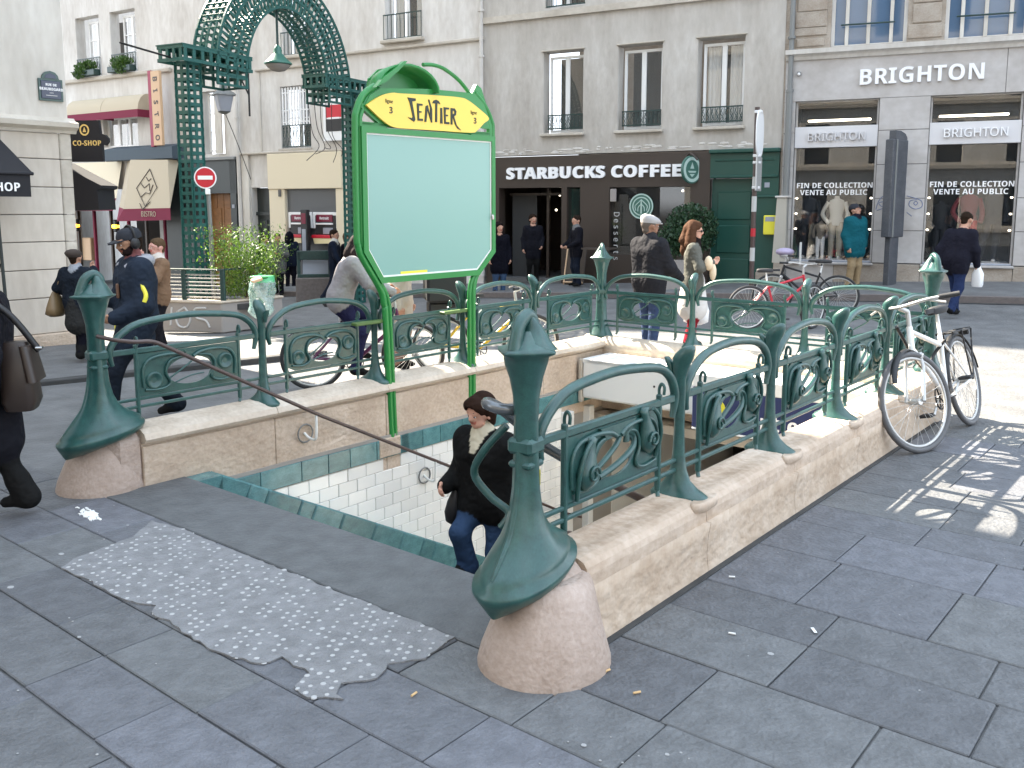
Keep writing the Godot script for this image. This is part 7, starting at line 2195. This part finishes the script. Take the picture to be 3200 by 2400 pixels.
	var hd := [
		[q.call(0, 0.945, -0.012), q.call(0, 0.94, 0.01), 0.05 * h, 0.047 * h, skin],
		[q.call(0, 0.93, 0.014), q.call(0, 0.896, 0.02), 0.041 * h, 0.03 * h, skin],
		[q.call(0.012, 0.893, 0.026), q.call(-0.012, 0.893, 0.026), 0.022 * h, 0.022 * h, jaw],
		[q.call(0, 0.884, 0.03), q.call(0, 0.882, 0.038), 0.014 * h, 0.011 * h, jaw],
		[q.call(0, 0.937, 0.054), q.call(0, 0.918, 0.063), 0.006 * h, 0.0085 * h, skin],
		[q.call(0.012, 0.917, 0.052), q.call(-0.012, 0.917, 0.052), 0.007 * h, 0.007 * h, skin],
		[q.call(0.026, 0.944, 0.043), q.call(-0.026, 0.944, 0.043), 0.012 * h, 0.012 * h, skin],
		[q.call(0.012, 0.902, 0.05), q.call(-0.012, 0.902, 0.05), 0.0055 * h, 0.0055 * h, lip],
		[q.call(0.05, 0.928, -0.004), q.call(0.051, 0.915, 0.0), 0.011 * h, 0.008 * h, skin],
		[q.call(-0.05, 0.928, -0.004), q.call(-0.051, 0.915, 0.0), 0.011 * h, 0.008 * h, skin],
		[q.call(0, 0.90, -0.01), q.call(0, 0.85, -0.008), 0.033 * h, 0.035 * h, o.get("neck", skin)]]
	if o.has("beard"):
		for s in [-1.0, 1.0]:
			hd.append([q.call(s * 0.037, 0.92, 0.01), q.call(s * 0.022, 0.888, 0.028), 0.011 * h, 0.015 * h, jaw])
		hd.append([q.call(0.014, 0.909, 0.049), q.call(-0.014, 0.909, 0.049), 0.0065 * h, 0.0065 * h, jaw])
	sk.grow(hd, [], maxf(cell * 0.42, 0.0065), 0.012 * h)
	part("body", sk.mesh(), M.person, p)
	for s in [-1.0, 1.0]:
		var eye := part("eye", MB.new().ball(q.call(s * 0.019, 0.929, 0.051), Vector3(0.0075, 0.0052, 0.006) * h, 8).done(), M.white, p)
		part("iris", MB.new().ball(q.call(s * 0.019, 0.929, 0.0555), Vector3(0.0042, 0.0044, 0.003) * h, 8).done(), M.black, eye)
		part("brow", MB.new().tube([q.call(s * 0.008, 0.944, 0.057), q.call(s * 0.02, 0.947, 0.055), q.call(s * 0.03, 0.942, 0.047)], 0.0028 * h, 5).done(), M.hair_dark, p)
	# hair
	var hc: Color = o.get("hair", c(0.02, 0.014, 0.01))
	var style: String = o.get("style", "short")
	var hairs := []
	match style:
		"short", "cap":
			hairs = [[q.call(0, 0.958, -0.018), q.call(0, 0.958, 0.008), 0.051 * h, 0.048 * h, hc], [q.call(0, 0.935, -0.028), q.call(0, 0.905, -0.03), 0.04 * h, 0.03 * h, hc], [q.call(0.042, 0.945, 0.0), q.call(0.044, 0.93, 0.004), 0.014 * h, 0.01 * h, hc], [q.call(-0.042, 0.945, 0.0), q.call(-0.044, 0.93, 0.004), 0.014 * h, 0.01 * h, hc]]
		"bob":
			hairs = [[q.call(0, 0.962, -0.015), q.call(0, 0.962, 0.018), 0.056 * h, 0.048 * h, hc], [q.call(0.035, 0.955, -0.012), q.call(0.044, 0.912, -0.018), 0.032 * h, 0.02 * h, hc], [q.call(-0.035, 0.955, -0.012), q.call(-0.044, 0.912, -0.018), 0.032 * h, 0.02 * h, hc], [q.call(0, 0.94, -0.04), q.call(0, 0.885, -0.035), 0.04 * h, 0.032 * h, hc], [q.call(0.03, 0.972, 0.038), q.call(-0.03, 0.972, 0.038), 0.022 * h, 0.022 * h, hc]]
		"long":
			hairs = [[q.call(0, 0.965, -0.015), q.call(0, 0.962, 0.015), 0.058 * h, 0.05 * h, hc], [q.call(0.038, 0.95, -0.02), q.call(0.06, 0.83, -0.03), 0.036 * h, 0.045 * h, hc], [q.call(-0.038, 0.95, -0.02), q.call(-0.06, 0.83, -0.03), 0.036 * h, 0.045 * h, hc], [q.call(0, 0.95, -0.045), q.call(0, 0.78, -0.06), 0.045 * h, 0.05 * h, hc], [q.call(0.03, 0.93, -0.065), q.call(-0.02, 0.86, -0.085), 0.03 * h, 0.035 * h, hc]]
		"hood":
			hairs = [[q.call(0, 0.96, -0.015), q.call(0, 0.955, 0.01), 0.062 * h, 0.054 * h, hc], [q.call(0.035, 0.95, -0.01), q.call(0.045, 0.87, -0.015), 0.04 * h, 0.04 * h, hc], [q.call(-0.035, 0.95, -0.01), q.call(-0.045, 0.87, -0.015), 0.04 * h, 0.04 * h, hc], [q.call(0, 0.94, -0.045), q.call(0, 0.85, -0.04), 0.045 * h, 0.05 * h, hc]]
	if o.has("hair_size"):
		for e in hairs:
			e[2] *= o.hair_size
			e[3] *= o.hair_size
	if hairs.size():
		var hs := BodySkin.new()
		hs.grow(hairs, [[q.call(0, 0.93, 0.06), q.call(0, 0.885, 0.06), 0.045 * h, 0.05 * h, hc]], maxf(cell * 0.4, 0.008), 0.012 * h)
		part("hood" if style == "hood" else "hair", hs.mesh(), M.person, p)
	if o.has("hat"):
		var hm: Material = o.hat
		match o.get("hat_kind", "cap"):
			"cap":
				part("cap", MB.new().loft([[0.948, 0.057, 0.064, 0, -0.006], [0.97, 0.056, 0.063, 0, -0.006], [0.993, 0.046, 0.052, 0, -0.006], [1.004, 0.026, 0.03, 0, -0.006], [1.006, 0.008, 0.008, 0, -0.006]], 20, hx).done(), hm, p)
				part("cap_peak", MB.new().prism(v2([-0.045, 0.04, -0.044, 0.07, -0.028, 0.098, 0.0, 0.108, 0.028, 0.098, 0.044, 0.07, 0.045, 0.04]), -0.003, 0.003, hx * Transform3D(Basis(Vector3.RIGHT, PI / 2 + 0.12), Vector3(0, 0.956, 0))).done(), hm, p)
			"flat":
				part("flat_cap", MB.new().loft([[0.95, 0.058, 0.066, 0, -0.004, -0.1], [0.968, 0.064, 0.078, 0, 0.006, -0.12], [0.992, 0.055, 0.068, 0, -0.002, -0.18], [1.01, 0.03, 0.036, 0, -0.012, -0.2], [1.013, 0.008, 0.01, 0, -0.014]], 22, hx).done(), hm, p)
				part("cap_peak", MB.new().prism(v2([-0.042, 0.05, -0.036, 0.082, 0.0, 0.098, 0.036, 0.082, 0.042, 0.05]), -0.004, 0.004, hx * Transform3D(Basis(Vector3.RIGHT, PI / 2 + 0.22), Vector3(0, 0.965, 0))).done(), hm, p)
			"beret":
				part("beret", MB.new().loft([[0.938, 0.054, 0.06, 0, -0.01], [0.955, 0.064, 0.072, 0.004, -0.014], [0.978, 0.07, 0.078, 0.006, -0.016], [1.0, 0.052, 0.058, 0.006, -0.016], [1.01, 0.02, 0.024, 0.006, -0.016]], 22, hx).done(), hm, p)
	if o.get("shades", false):
		part("sunglasses", MB.new().cbox(Vector3(0, 0.931, 0.058), Vector3(0.072, 0.02, 0.012), 0.004, hx).tube([Vector3(0.036, 0.934, 0.055), Vector3(0.054, 0.932, -0.005)], 0.0025, 5, hx).tube([Vector3(-0.036, 0.934, 0.055), Vector3(-0.054, 0.932, -0.005)], 0.0025, 5, hx).done(), M.black, p)
	if o.get("headphones", false):
		for s in [-1.0, 1.0]:
			part("headphone", MB.new().ball(Vector3(s * 0.06, 0.925, -0.004), Vector3(0.016, 0.03, 0.026), 12, hx).done(), M.black, p)
		part("headband", MB.new().tube(curve([Vector3(-0.064, 0.94, -0.008), Vector3(-0.055, 0.99, -0.012), Vector3(0, 1.014, -0.014), Vector3(0.055, 0.99, -0.012), Vector3(0.064, 0.94, -0.008)], 5), 0.006, 6, hx).done(), M.black, p)
	if o.has("hood_down"):
		part("lowered_hood", MB.new().tube(curve([Vector3(-0.07, 0.8, 0.055) * h, Vector3(-0.085, 0.83, 0.0) * h, Vector3(-0.05, 0.835, -0.06) * h, Vector3(0.05, 0.835, -0.06) * h, Vector3(0.085, 0.83, 0.0) * h, Vector3(0.07, 0.8, 0.055) * h], 5), [0.018 * h, 0.02 * h, 0.022 * h, 0.024 * h, 0.026 * h, 0.028 * h, 0.03 * h, 0.031 * h, 0.032 * h, 0.033 * h, 0.034 * h, 0.034 * h, 0.034 * h, 0.034 * h, 0.034 * h, 0.034 * h, 0.033 * h, 0.032 * h, 0.031 * h, 0.03 * h, 0.028 * h, 0.026 * h, 0.024 * h, 0.022 * h, 0.02 * h, 0.018 * h], 10).done(), o.hood_down, p)
	return p

func stride(a: float, bend := 0.03) -> Dictionary:          # left leg forward by a, right leg back
	return {"kl": Vector3(0.05, 0.285, a * 0.62 + bend), "al": Vector3(0.05, 0.045, a), "kr": Vector3(-0.05, 0.28, -a * 0.35 + bend), "ar": Vector3(-0.05, 0.065, -a),
		"er": Vector3(-0.14, 0.64, 0.06), "wr": Vector3(-0.14, 0.51, 0.13), "el": Vector3(0.14, 0.64, -0.06), "wl": Vector3(0.15, 0.5, -0.05)}

func withj(a: Dictionary, b: Dictionary) -> Dictionary:
	var d := a.duplicate()
	for k in b: d[k] = b[k]
	return d

func make_people() -> void:
	var black := c(0.006, 0.006, 0.008)
	var navy := c(0.009, 0.012, 0.024)
	var jeans := c(0.045, 0.075, 0.14)
	# the woman coming up the stairs
	var q := ent_world(-1.83, 1.88)
	var base := at(Vector3(q.x, -1.0, q.z), -39.0 + 2.0)
	var h := 1.63
	person("woman in a black coat and cream polo neck climbing the stairs", base, h, {"coat": c(0.008, 0.008, 0.01), "legs": c(0.035, 0.06, 0.12), "hair": c(0.025, 0.014, 0.009), "style": "bob", "bib": c(0.5, 0.45, 0.34), "neck": c(0.5, 0.45, 0.34), "bulk": 1.3, "hem": 0.5, "flare": 1.05, "cuff": 1.35, "cell": 0.014, "hair_size": 1.12, "head_yaw": -10.0, "head_pitch": 8.0, "skin": c(0.56, 0.31, 0.23),
		"joints": {"che": Vector3(0, 0.73, 0.02), "nek": Vector3(0, 0.82, 0.03), "head": Vector3(0.0, 0.855, 0.04), "sl": Vector3(0.105, 0.785, 0.02), "sr": Vector3(-0.105, 0.785, 0.02), "kr": Vector3(-0.06, 0.39, 0.13), "ar": Vector3(-0.055, 0.215, 0.08), "kl": Vector3(0.055, 0.29, 0.02), "al": Vector3(0.055, 0.045, -0.06), "er": Vector3(-0.155, 0.63, 0.0), "wr": Vector3(-0.15, 0.585, 0.12), "el": Vector3(0.15, 0.63, 0.0), "wl": Vector3(0.15, 0.49, 0.04)}, "toe_r": Vector3(-0.2, -0.1, 1)})
	var bag := thing("shoulder_bag", "round black shoulder bag carried by the woman on the stairs", "bag", base)
	part("pouch", MB.new().loft([[0.40, 0.05, 0.08, -0.245, 0.05], [0.43, 0.075, 0.12, -0.245, 0.05], [0.5, 0.085, 0.135, -0.24, 0.05], [0.58, 0.07, 0.12, -0.23, 0.05], [0.66, 0.04, 0.09, -0.22, 0.05], [0.7, 0.02, 0.06, -0.22, 0.05]], 20, at(Vector3(0, 0.24, 0.0))).done(), M.black, bag)
	part("strap", MB.new().tube(curve([Vector3(-0.22, 0.92, 0.0), Vector3(-0.24, 1.15, 0.02), Vector3(-0.2, 1.335, 0.03)], 5), 0.012, 6).done(), M.black, bag)
	# left edge
	base = at(Vector3(-3.25, 0, -5.5), -78.0)
	person("woman in a long black coat walking out at the left edge", base, 1.7, {"coat": c(0.013, 0.012, 0.017), "legs": c(0.012, 0.013, 0.015), "boots": c(0.012, 0.012, 0.013), "hem": 0.3, "flare": 1.25, "bulk": 1.2, "cell": 0.018, "style": "bob", "collar": c(0.012, 0.011, 0.012), "joints": stride(0.1)})
	bag = thing("leather_bag", "big dark brown leather bag on the black coated woman's back", "bag", base)
	part("body", MB.new().loft([[0.6, 0.12, 0.1, 0, 0, 0, 4], [0.66, 0.15, 0.13, 0, 0, 0, 4], [0.9, 0.13, 0.11, 0, 0.01, 0, 4], [1.02, 0.06, 0.09, 0, 0.02, 0, 3]], 20, at(Vector3(0.05, 0.12, -0.22)) * Transform3D(Basis.from_scale(Vector3(0.8, 1, 0.8)), Vector3())).done(), M.leather_dark, bag)
	part("flap", MB.new().loft([[0.78, 0.135, 0.03, 0, 0, 0, 4], [1.0, 0.1, 0.03, 0, 0.04, 0, 4]], 14, at(Vector3(0.05, 0.12, -0.31))).done(), M.leather_dark, bag)
	part("strap", MB.new().tube(curve([Vector3(0.06, 1.08, -0.34), Vector3(0.08, 1.3, -0.2), Vector3(0.06, 1.44, -0.02)], 6), 0.02, 6).done(), M.black, bag)
	part("buckle", cb(Vector3(0.06, 1.1, -0.34), Vector3(0.05, 0.015, 0.04), 0.004), M.steel, bag)
	# beret
	base = world(-5.72, 11.9, 172.0)
	person("woman in a brown beret and dark coat seen from behind", base, 1.46, {"coat": c(0.012, 0.016, 0.026), "legs": black, "boots": c(0.015, 0.013, 0.012), "hem": 0.44, "hat": M.beret_brown, "hat_kind": "beret", "collar": c(0.3, 0.32, 0.36), "cell": 0.022, "bulk": 1.15, "skirt": c(0.03, 0.03, 0.03), "joints": withj(stride(0.08), {"er": Vector3(-0.19, 0.7, 0.06), "wr": Vector3(-0.11, 0.83, 0.09), "el": Vector3(0.18, 0.66, -0.02), "wl": Vector3(0.12, 0.58, 0.08)})})
	bag = thing("shoulder_bag", "tan brown shoulder bag of the woman in the beret", "bag", base)
	part("pouch", MB.new().loft([[0.54, 0.06, 0.09, 0, 0, 0, 3], [0.58, 0.09, 0.17, 0, 0, 0, 3], [0.66, 0.08, 0.15, 0, 0, 0, 3], [0.8, 0.05, 0.1, 0, 0], [0.87, 0.02, 0.05]], 18, at(Vector3(0.29, 0.05, -0.04))).done(), M.leather_tan, bag)
	part("strap", MB.new().tube(curve([Vector3(0.28, 0.88, -0.04), Vector3(0.2, 1.05, -0.08), Vector3(0.11, 1.2, -0.05)], 5), 0.012, 6).done(), M.leather_tan, bag)
	# man with the black cap
	base = at(Vector3(-3.42, 0, -8.2), -52.0)
	var jk := withj(stride(0.17), {"er": Vector3(-0.15, 0.63, 0.03), "wr": Vector3(-0.09, 0.635, 0.16), "el": Vector3(0.15, 0.62, 0.0), "wl": Vector3(0.1, 0.56, 0.13), "ar": Vector3(-0.05, 0.05, -0.2), "kr": Vector3(-0.05, 0.27, -0.06)})
	var man := person("bearded man in a black cap and navy jacket holding a phone", base, 1.77, {"coat": c(0.022, 0.028, 0.045), "legs": c(0.014, 0.016, 0.024), "beard": c(0.02, 0.015, 0.012), "skin": c(0.42, 0.24, 0.16), "hat": M.cap_navy, "hat_kind": "cap", "headphones": true, "hood_down": M.hood_grey, "neck": c(0.2, 0.08, 0.08), "cell": 0.018, "bulk": 1.28, "hem": 0.44, "cuff": 1.3, "head_yaw": 8.0, "head_pitch": 12.0, "joints": jk, "toe_r": Vector3(-0.2, -0.3, 1), "palm_r": Vector3(0, 1, 0)})
	var st := MB.new()
	st.tube(curve([Vector3(0.215, 1.36, 0.075), Vector3(0.27, 1.3, 0.03), Vector3(0.335, 1.2, 0.0), Vector3(0.345, 1.13, 0.02)], 5), 0.02, 6)
	part("yellow_shoulder_stripe", st.done(), M.post_yellow, man)
	part("yellow_hem_stripe", MB.new().tube(curve([Vector3(0.06, 1.0, 0.17), Vector3(0.03, 0.88, 0.185), Vector3(0.02, 0.78, 0.17)], 5), 0.016, 6).done(), M.post_yellow, man)
	part("chest_badge", cb(Vector3(0.09, 1.22, 0.17), Vector3(0.05, 0.13, 0.02), 0.006), M.hair_brown, man)
	var ph := thing("phone", "dark phone held by the man in the black cap", "phone", base)
	part("case", cb(Vector3(), Vector3(0.15, 0.012, 0.075), 0.004), M.black, ph, Transform3D(Basis.from_euler(Vector3(0.3, 0.5, 0)), Vector3(-0.13, 1.17, 0.36)))
	# brown jacket
	base = world(-4.68, 12.0, -48.0)
	person("person in a light brown jacket with hands raised to the face", base, 1.6, {"coat": c(0.19, 0.12, 0.075), "legs": c(0.014, 0.014, 0.018), "hem": 0.5, "cell": 0.022, "style": "short", "hair": c(0.09, 0.055, 0.035), "collar": c(0.6, 0.55, 0.5), "skin": c(0.6, 0.33, 0.28), "joints": withj(stride(0.04), {"er": Vector3(-0.15, 0.7, 0.07), "wr": Vector3(-0.05, 0.86, 0.12), "el": Vector3(0.15, 0.68, 0.08), "wl": Vector3(0.05, 0.84, 0.13)})})
	# far group by the bank
	person("person in a grey coat walking before the cash machines", world(-6.13, 23.8, 8.0), 1.64, {"coat": c(0.1, 0.1, 0.1), "legs": black, "hem": 0.42, "style": "short", "hair": c(0.05, 0.03, 0.02), "collar": c(0.2, 0.14, 0.12), "skin": c(0.5, 0.25, 0.18), "bulk": 1.15, "joints": withj(stride(0.08), {"el": Vector3(0.14, 0.66, 0.04), "wl": Vector3(0.02, 0.68, 0.12)})})
	person("dark haired person in black beside the bright bush", world(-6.7, 24.6, 65.0), 1.58, {"coat": black, "legs": black, "style": "short", "collar": c(0.5, 0.5, 0.5), "head_pitch": 15.0})
	person("person in a dark hooded jacket standing at the left cash machine", world(-6.32, 25.9, 182.0), 1.62, {"coat": navy, "legs": black, "style": "hood", "hair": black, "hem": 0.46})
	person("man in a dark jacket and pale scarf striding to the right", world(-4.15, 21.3, 84.0), 1.7, {"coat": navy, "legs": c(0.015, 0.018, 0.028), "collar": c(0.6, 0.58, 0.54), "style": "short", "joints": stride(0.17), "hem": 0.49, "shoes": c(0.1, 0.1, 0.1)})
	person("woman in black with a beige scarf behind the striding man", world(-3.97, 22.0, 70.0), 1.6, {"coat": black, "legs": black, "style": "bob", "hair": c(0.1, 0.06, 0.03), "collar": c(0.4, 0.3, 0.22), "hem": 0.4})
	# the cyclist
	var bk := world(-1.62, 9.8, 14.0)
	var cy := bk * at(Vector3(-0.26, 0.42, 0), 90.0)
	person("cyclist in a pale grey hooded top bending over the handlebar", cy, 1.62, {"coat": c(0.3, 0.28, 0.29), "legs": c(0.02, 0.022, 0.06), "hair": c(0.03, 0.022, 0.02), "style": "hood", "hem": 0.5, "cell": 0.022, "bulk": 1.15, "skin": c(0.4, 0.2, 0.13), "head_pitch": 28.0,
		"joints": {"pel": Vector3(0, 0.335, 0), "hl": Vector3(0.05, 0.33, 0), "hr": Vector3(-0.05, 0.33, 0), "che": Vector3(0, 0.52, 0.07), "nek": Vector3(0, 0.605, 0.115), "head": Vector3(0, 0.635, 0.13), "sl": Vector3(0.105, 0.58, 0.09), "sr": Vector3(-0.105, 0.58, 0.09), "el": Vector3(0.16, 0.45, 0.2), "er": Vector3(-0.16, 0.45, 0.2), "wl": Vector3(0.16, 0.4, 0.34), "wr": Vector3(-0.16, 0.4, 0.34), "kl": Vector3(0.06, 0.2, 0.2), "al": Vector3(0.07, -0.04, 0.12), "kr": Vector3(-0.06, 0.12, 0.14), "ar": Vector3(-0.07, -0.13, 0.1)}})
	person("person in a cream coat standing half hidden behind the map sign", world(-1.35, 11.0, 80.0), 1.6, {"coat": c(0.5, 0.44, 0.37), "legs": c(0.25, 0.15, 0.11), "style": "short", "hem": 0.4, "cell": 0.024})
	# coffee shop
	person("woman in a long black coat and jeans, leftmost by the coffee shop", world(-0.3, 21.3, 12.0, 0.0), 1.68, {"coat": c(0.007, 0.007, 0.009), "legs": jeans, "style": "long", "hair": c(0.012, 0.009, 0.008), "hem": 0.36, "flare": 1.2, "head_yaw": 18.0})
	person("person in black with a white badge in the coffee shop doorway", world(0.52, 22.6, 6.0, 0.16), 1.66, {"coat": c(0.008, 0.009, 0.014), "legs": c(0.008, 0.008, 0.01), "style": "bob", "hem": 0.4, "head_yaw": 15.0, "joints": {"wl": Vector3(0.12, 0.53, 0.08)}})
	person("dark haired person in black at the cafe table outside the coffee shop", world(1.5, 21.3, -70.0, 0.1), 1.66, {"coat": c(0.009, 0.01, 0.015), "legs": c(0.012, 0.016, 0.03), "style": "short", "hem": 0.46, "collar": c(0.15, 0.15, 0.15), "joints": {"er": Vector3(-0.14, 0.64, 0.03), "wr": Vector3(-0.1, 0.57, 0.15), "el": Vector3(0.14, 0.64, 0.03), "wl": Vector3(0.08, 0.57, 0.16)}})
	# behind the back railing
	person("man in a flat grey cap and dark padded jacket behind the railing", world(1.8, 11.9, 128.0), 1.84, {"coat": c(0.02, 0.021, 0.024), "legs": c(0.04, 0.06, 0.12), "style": "short", "hair": c(0.12, 0.1, 0.09), "skin": c(0.3, 0.17, 0.12), "hat": M.cap_grey, "hat_kind": "flat", "hem": 0.48, "bulk": 1.22, "cell": 0.02, "collar": c(0.03, 0.03, 0.033), "head_yaw": -14.0, "joints": {"el": Vector3(0.15, 0.65, 0.06), "wl": Vector3(0.1, 0.62, 0.2), "er": Vector3(-0.15, 0.64, 0.05), "wr": Vector3(-0.11, 0.56, 0.2), "kl": Vector3(0.06, 0.28, 0.05), "al": Vector3(0.06, 0.045, 0.05)}})
	base = world(2.5, 12.5, 78.0)
	var w2 := person("curly haired woman in sunglasses and a grey coat", base, 1.74, {"coat": c(0.12, 0.12, 0.105), "legs": c(0.2, 0.012, 0.02), "style": "long", "hair": c(0.075, 0.036, 0.02), "collar": c(0.012, 0.011, 0.011), "hem": 0.42, "cell": 0.02, "shades": true, "skin": c(0.62, 0.36, 0.27), "boots": c(0.25, 0.015, 0.03), "skirt": c(0.6, 0.57, 0.54), "joints": {"er": Vector3(-0.15, 0.65, 0.05), "wr": Vector3(-0.1, 0.69, 0.14)}})
	for k in 3:
		part("coat_button", MB.new().ball(Vector3(0.035, 1.2 - 0.13 * k, 0.155), Vector3(0.014, 0.014, 0.008), 8).done(), M.black, w2)
	var ck := MB.new()
	ck.ball(Vector3(-0.24, 1.2, 0.2), Vector3(0.07, 0.1, 0.06), 10)
	ck.ball(Vector3(-0.2, 1.08, 0.26), Vector3(0.06, 0.12, 0.05), 10)
	tag(part("paper_bundle", ck.done(), M.paper_warm, self, base), "crumpled white and orange paper bundle between the two people behind the railing", "paper bundle")
	tag(part("plastic_bag", MB.new().loft([[0.3, 0.06, 0.08], [0.34, 0.13, 0.17], [0.5, 0.14, 0.18], [0.7, 0.1, 0.12], [0.86, 0.03, 0.04]], 16, at(Vector3(0.26, 0, 0.05))).done(), M.white, self, base), "white carrier bag beside the curly haired woman", "bag")
	# by the clothes shop
	person("man in a teal jacket and khaki trousers looking up by the clothes shop", world(7.0, 18.6, 28.0, 0.05), 1.72, {"coat": c(0.008, 0.09, 0.11), "legs": c(0.3, 0.22, 0.13), "style": "short", "hat": M.cap_navy, "hat_kind": "cap", "hem": 0.44, "bulk": 1.3, "collar": c(0.015, 0.015, 0.02), "head_yaw": 32.0, "head_pitch": -14.0, "cuff": 1.25, "cell": 0.024, "joints": {"el": Vector3(0.17, 0.64, -0.02), "wl": Vector3(0.17, 0.5, -0.01), "al": Vector3(0.07, 0.04, -0.02)}})
	base = world(7.33, 15.0, 124.0)
	person("stooping man in a dark coat and jeans walking away at the right", base, 1.74, {"coat": c(0.012, 0.014, 0.022), "legs": c(0.022, 0.035, 0.085), "style": "short", "hem": 0.46, "bulk": 1.1, "cell": 0.022, "joints": withj(stride(0.12), {"che": Vector3(0, 0.72, 0.05), "nek": Vector3(0, 0.81, 0.09), "head": Vector3(0, 0.845, 0.115), "sl": Vector3(0.105, 0.78, 0.06), "sr": Vector3(-0.105, 0.78, 0.06), "er": Vector3(-0.15, 0.63, 0.06), "wr": Vector3(-0.15, 0.49, 0.1), "el": Vector3(0.16, 0.63, -0.02)}), "head_pitch": 18.0})
	tag(part("milk_jug", MB.new().loft([[0.5, 0.07, 0.05, 0, 0, 0, 4], [0.54, 0.085, 0.06, 0, 0, 0, 4], [0.72, 0.085, 0.06, 0, 0, 0, 4], [0.82, 0.04, 0.04], [0.86, 0.03, 0.03]], 16, at(Vector3(-0.27, 0, 0.2))).done(), M.white, self, base), "white plastic jug carried by the stooping man", "jug")
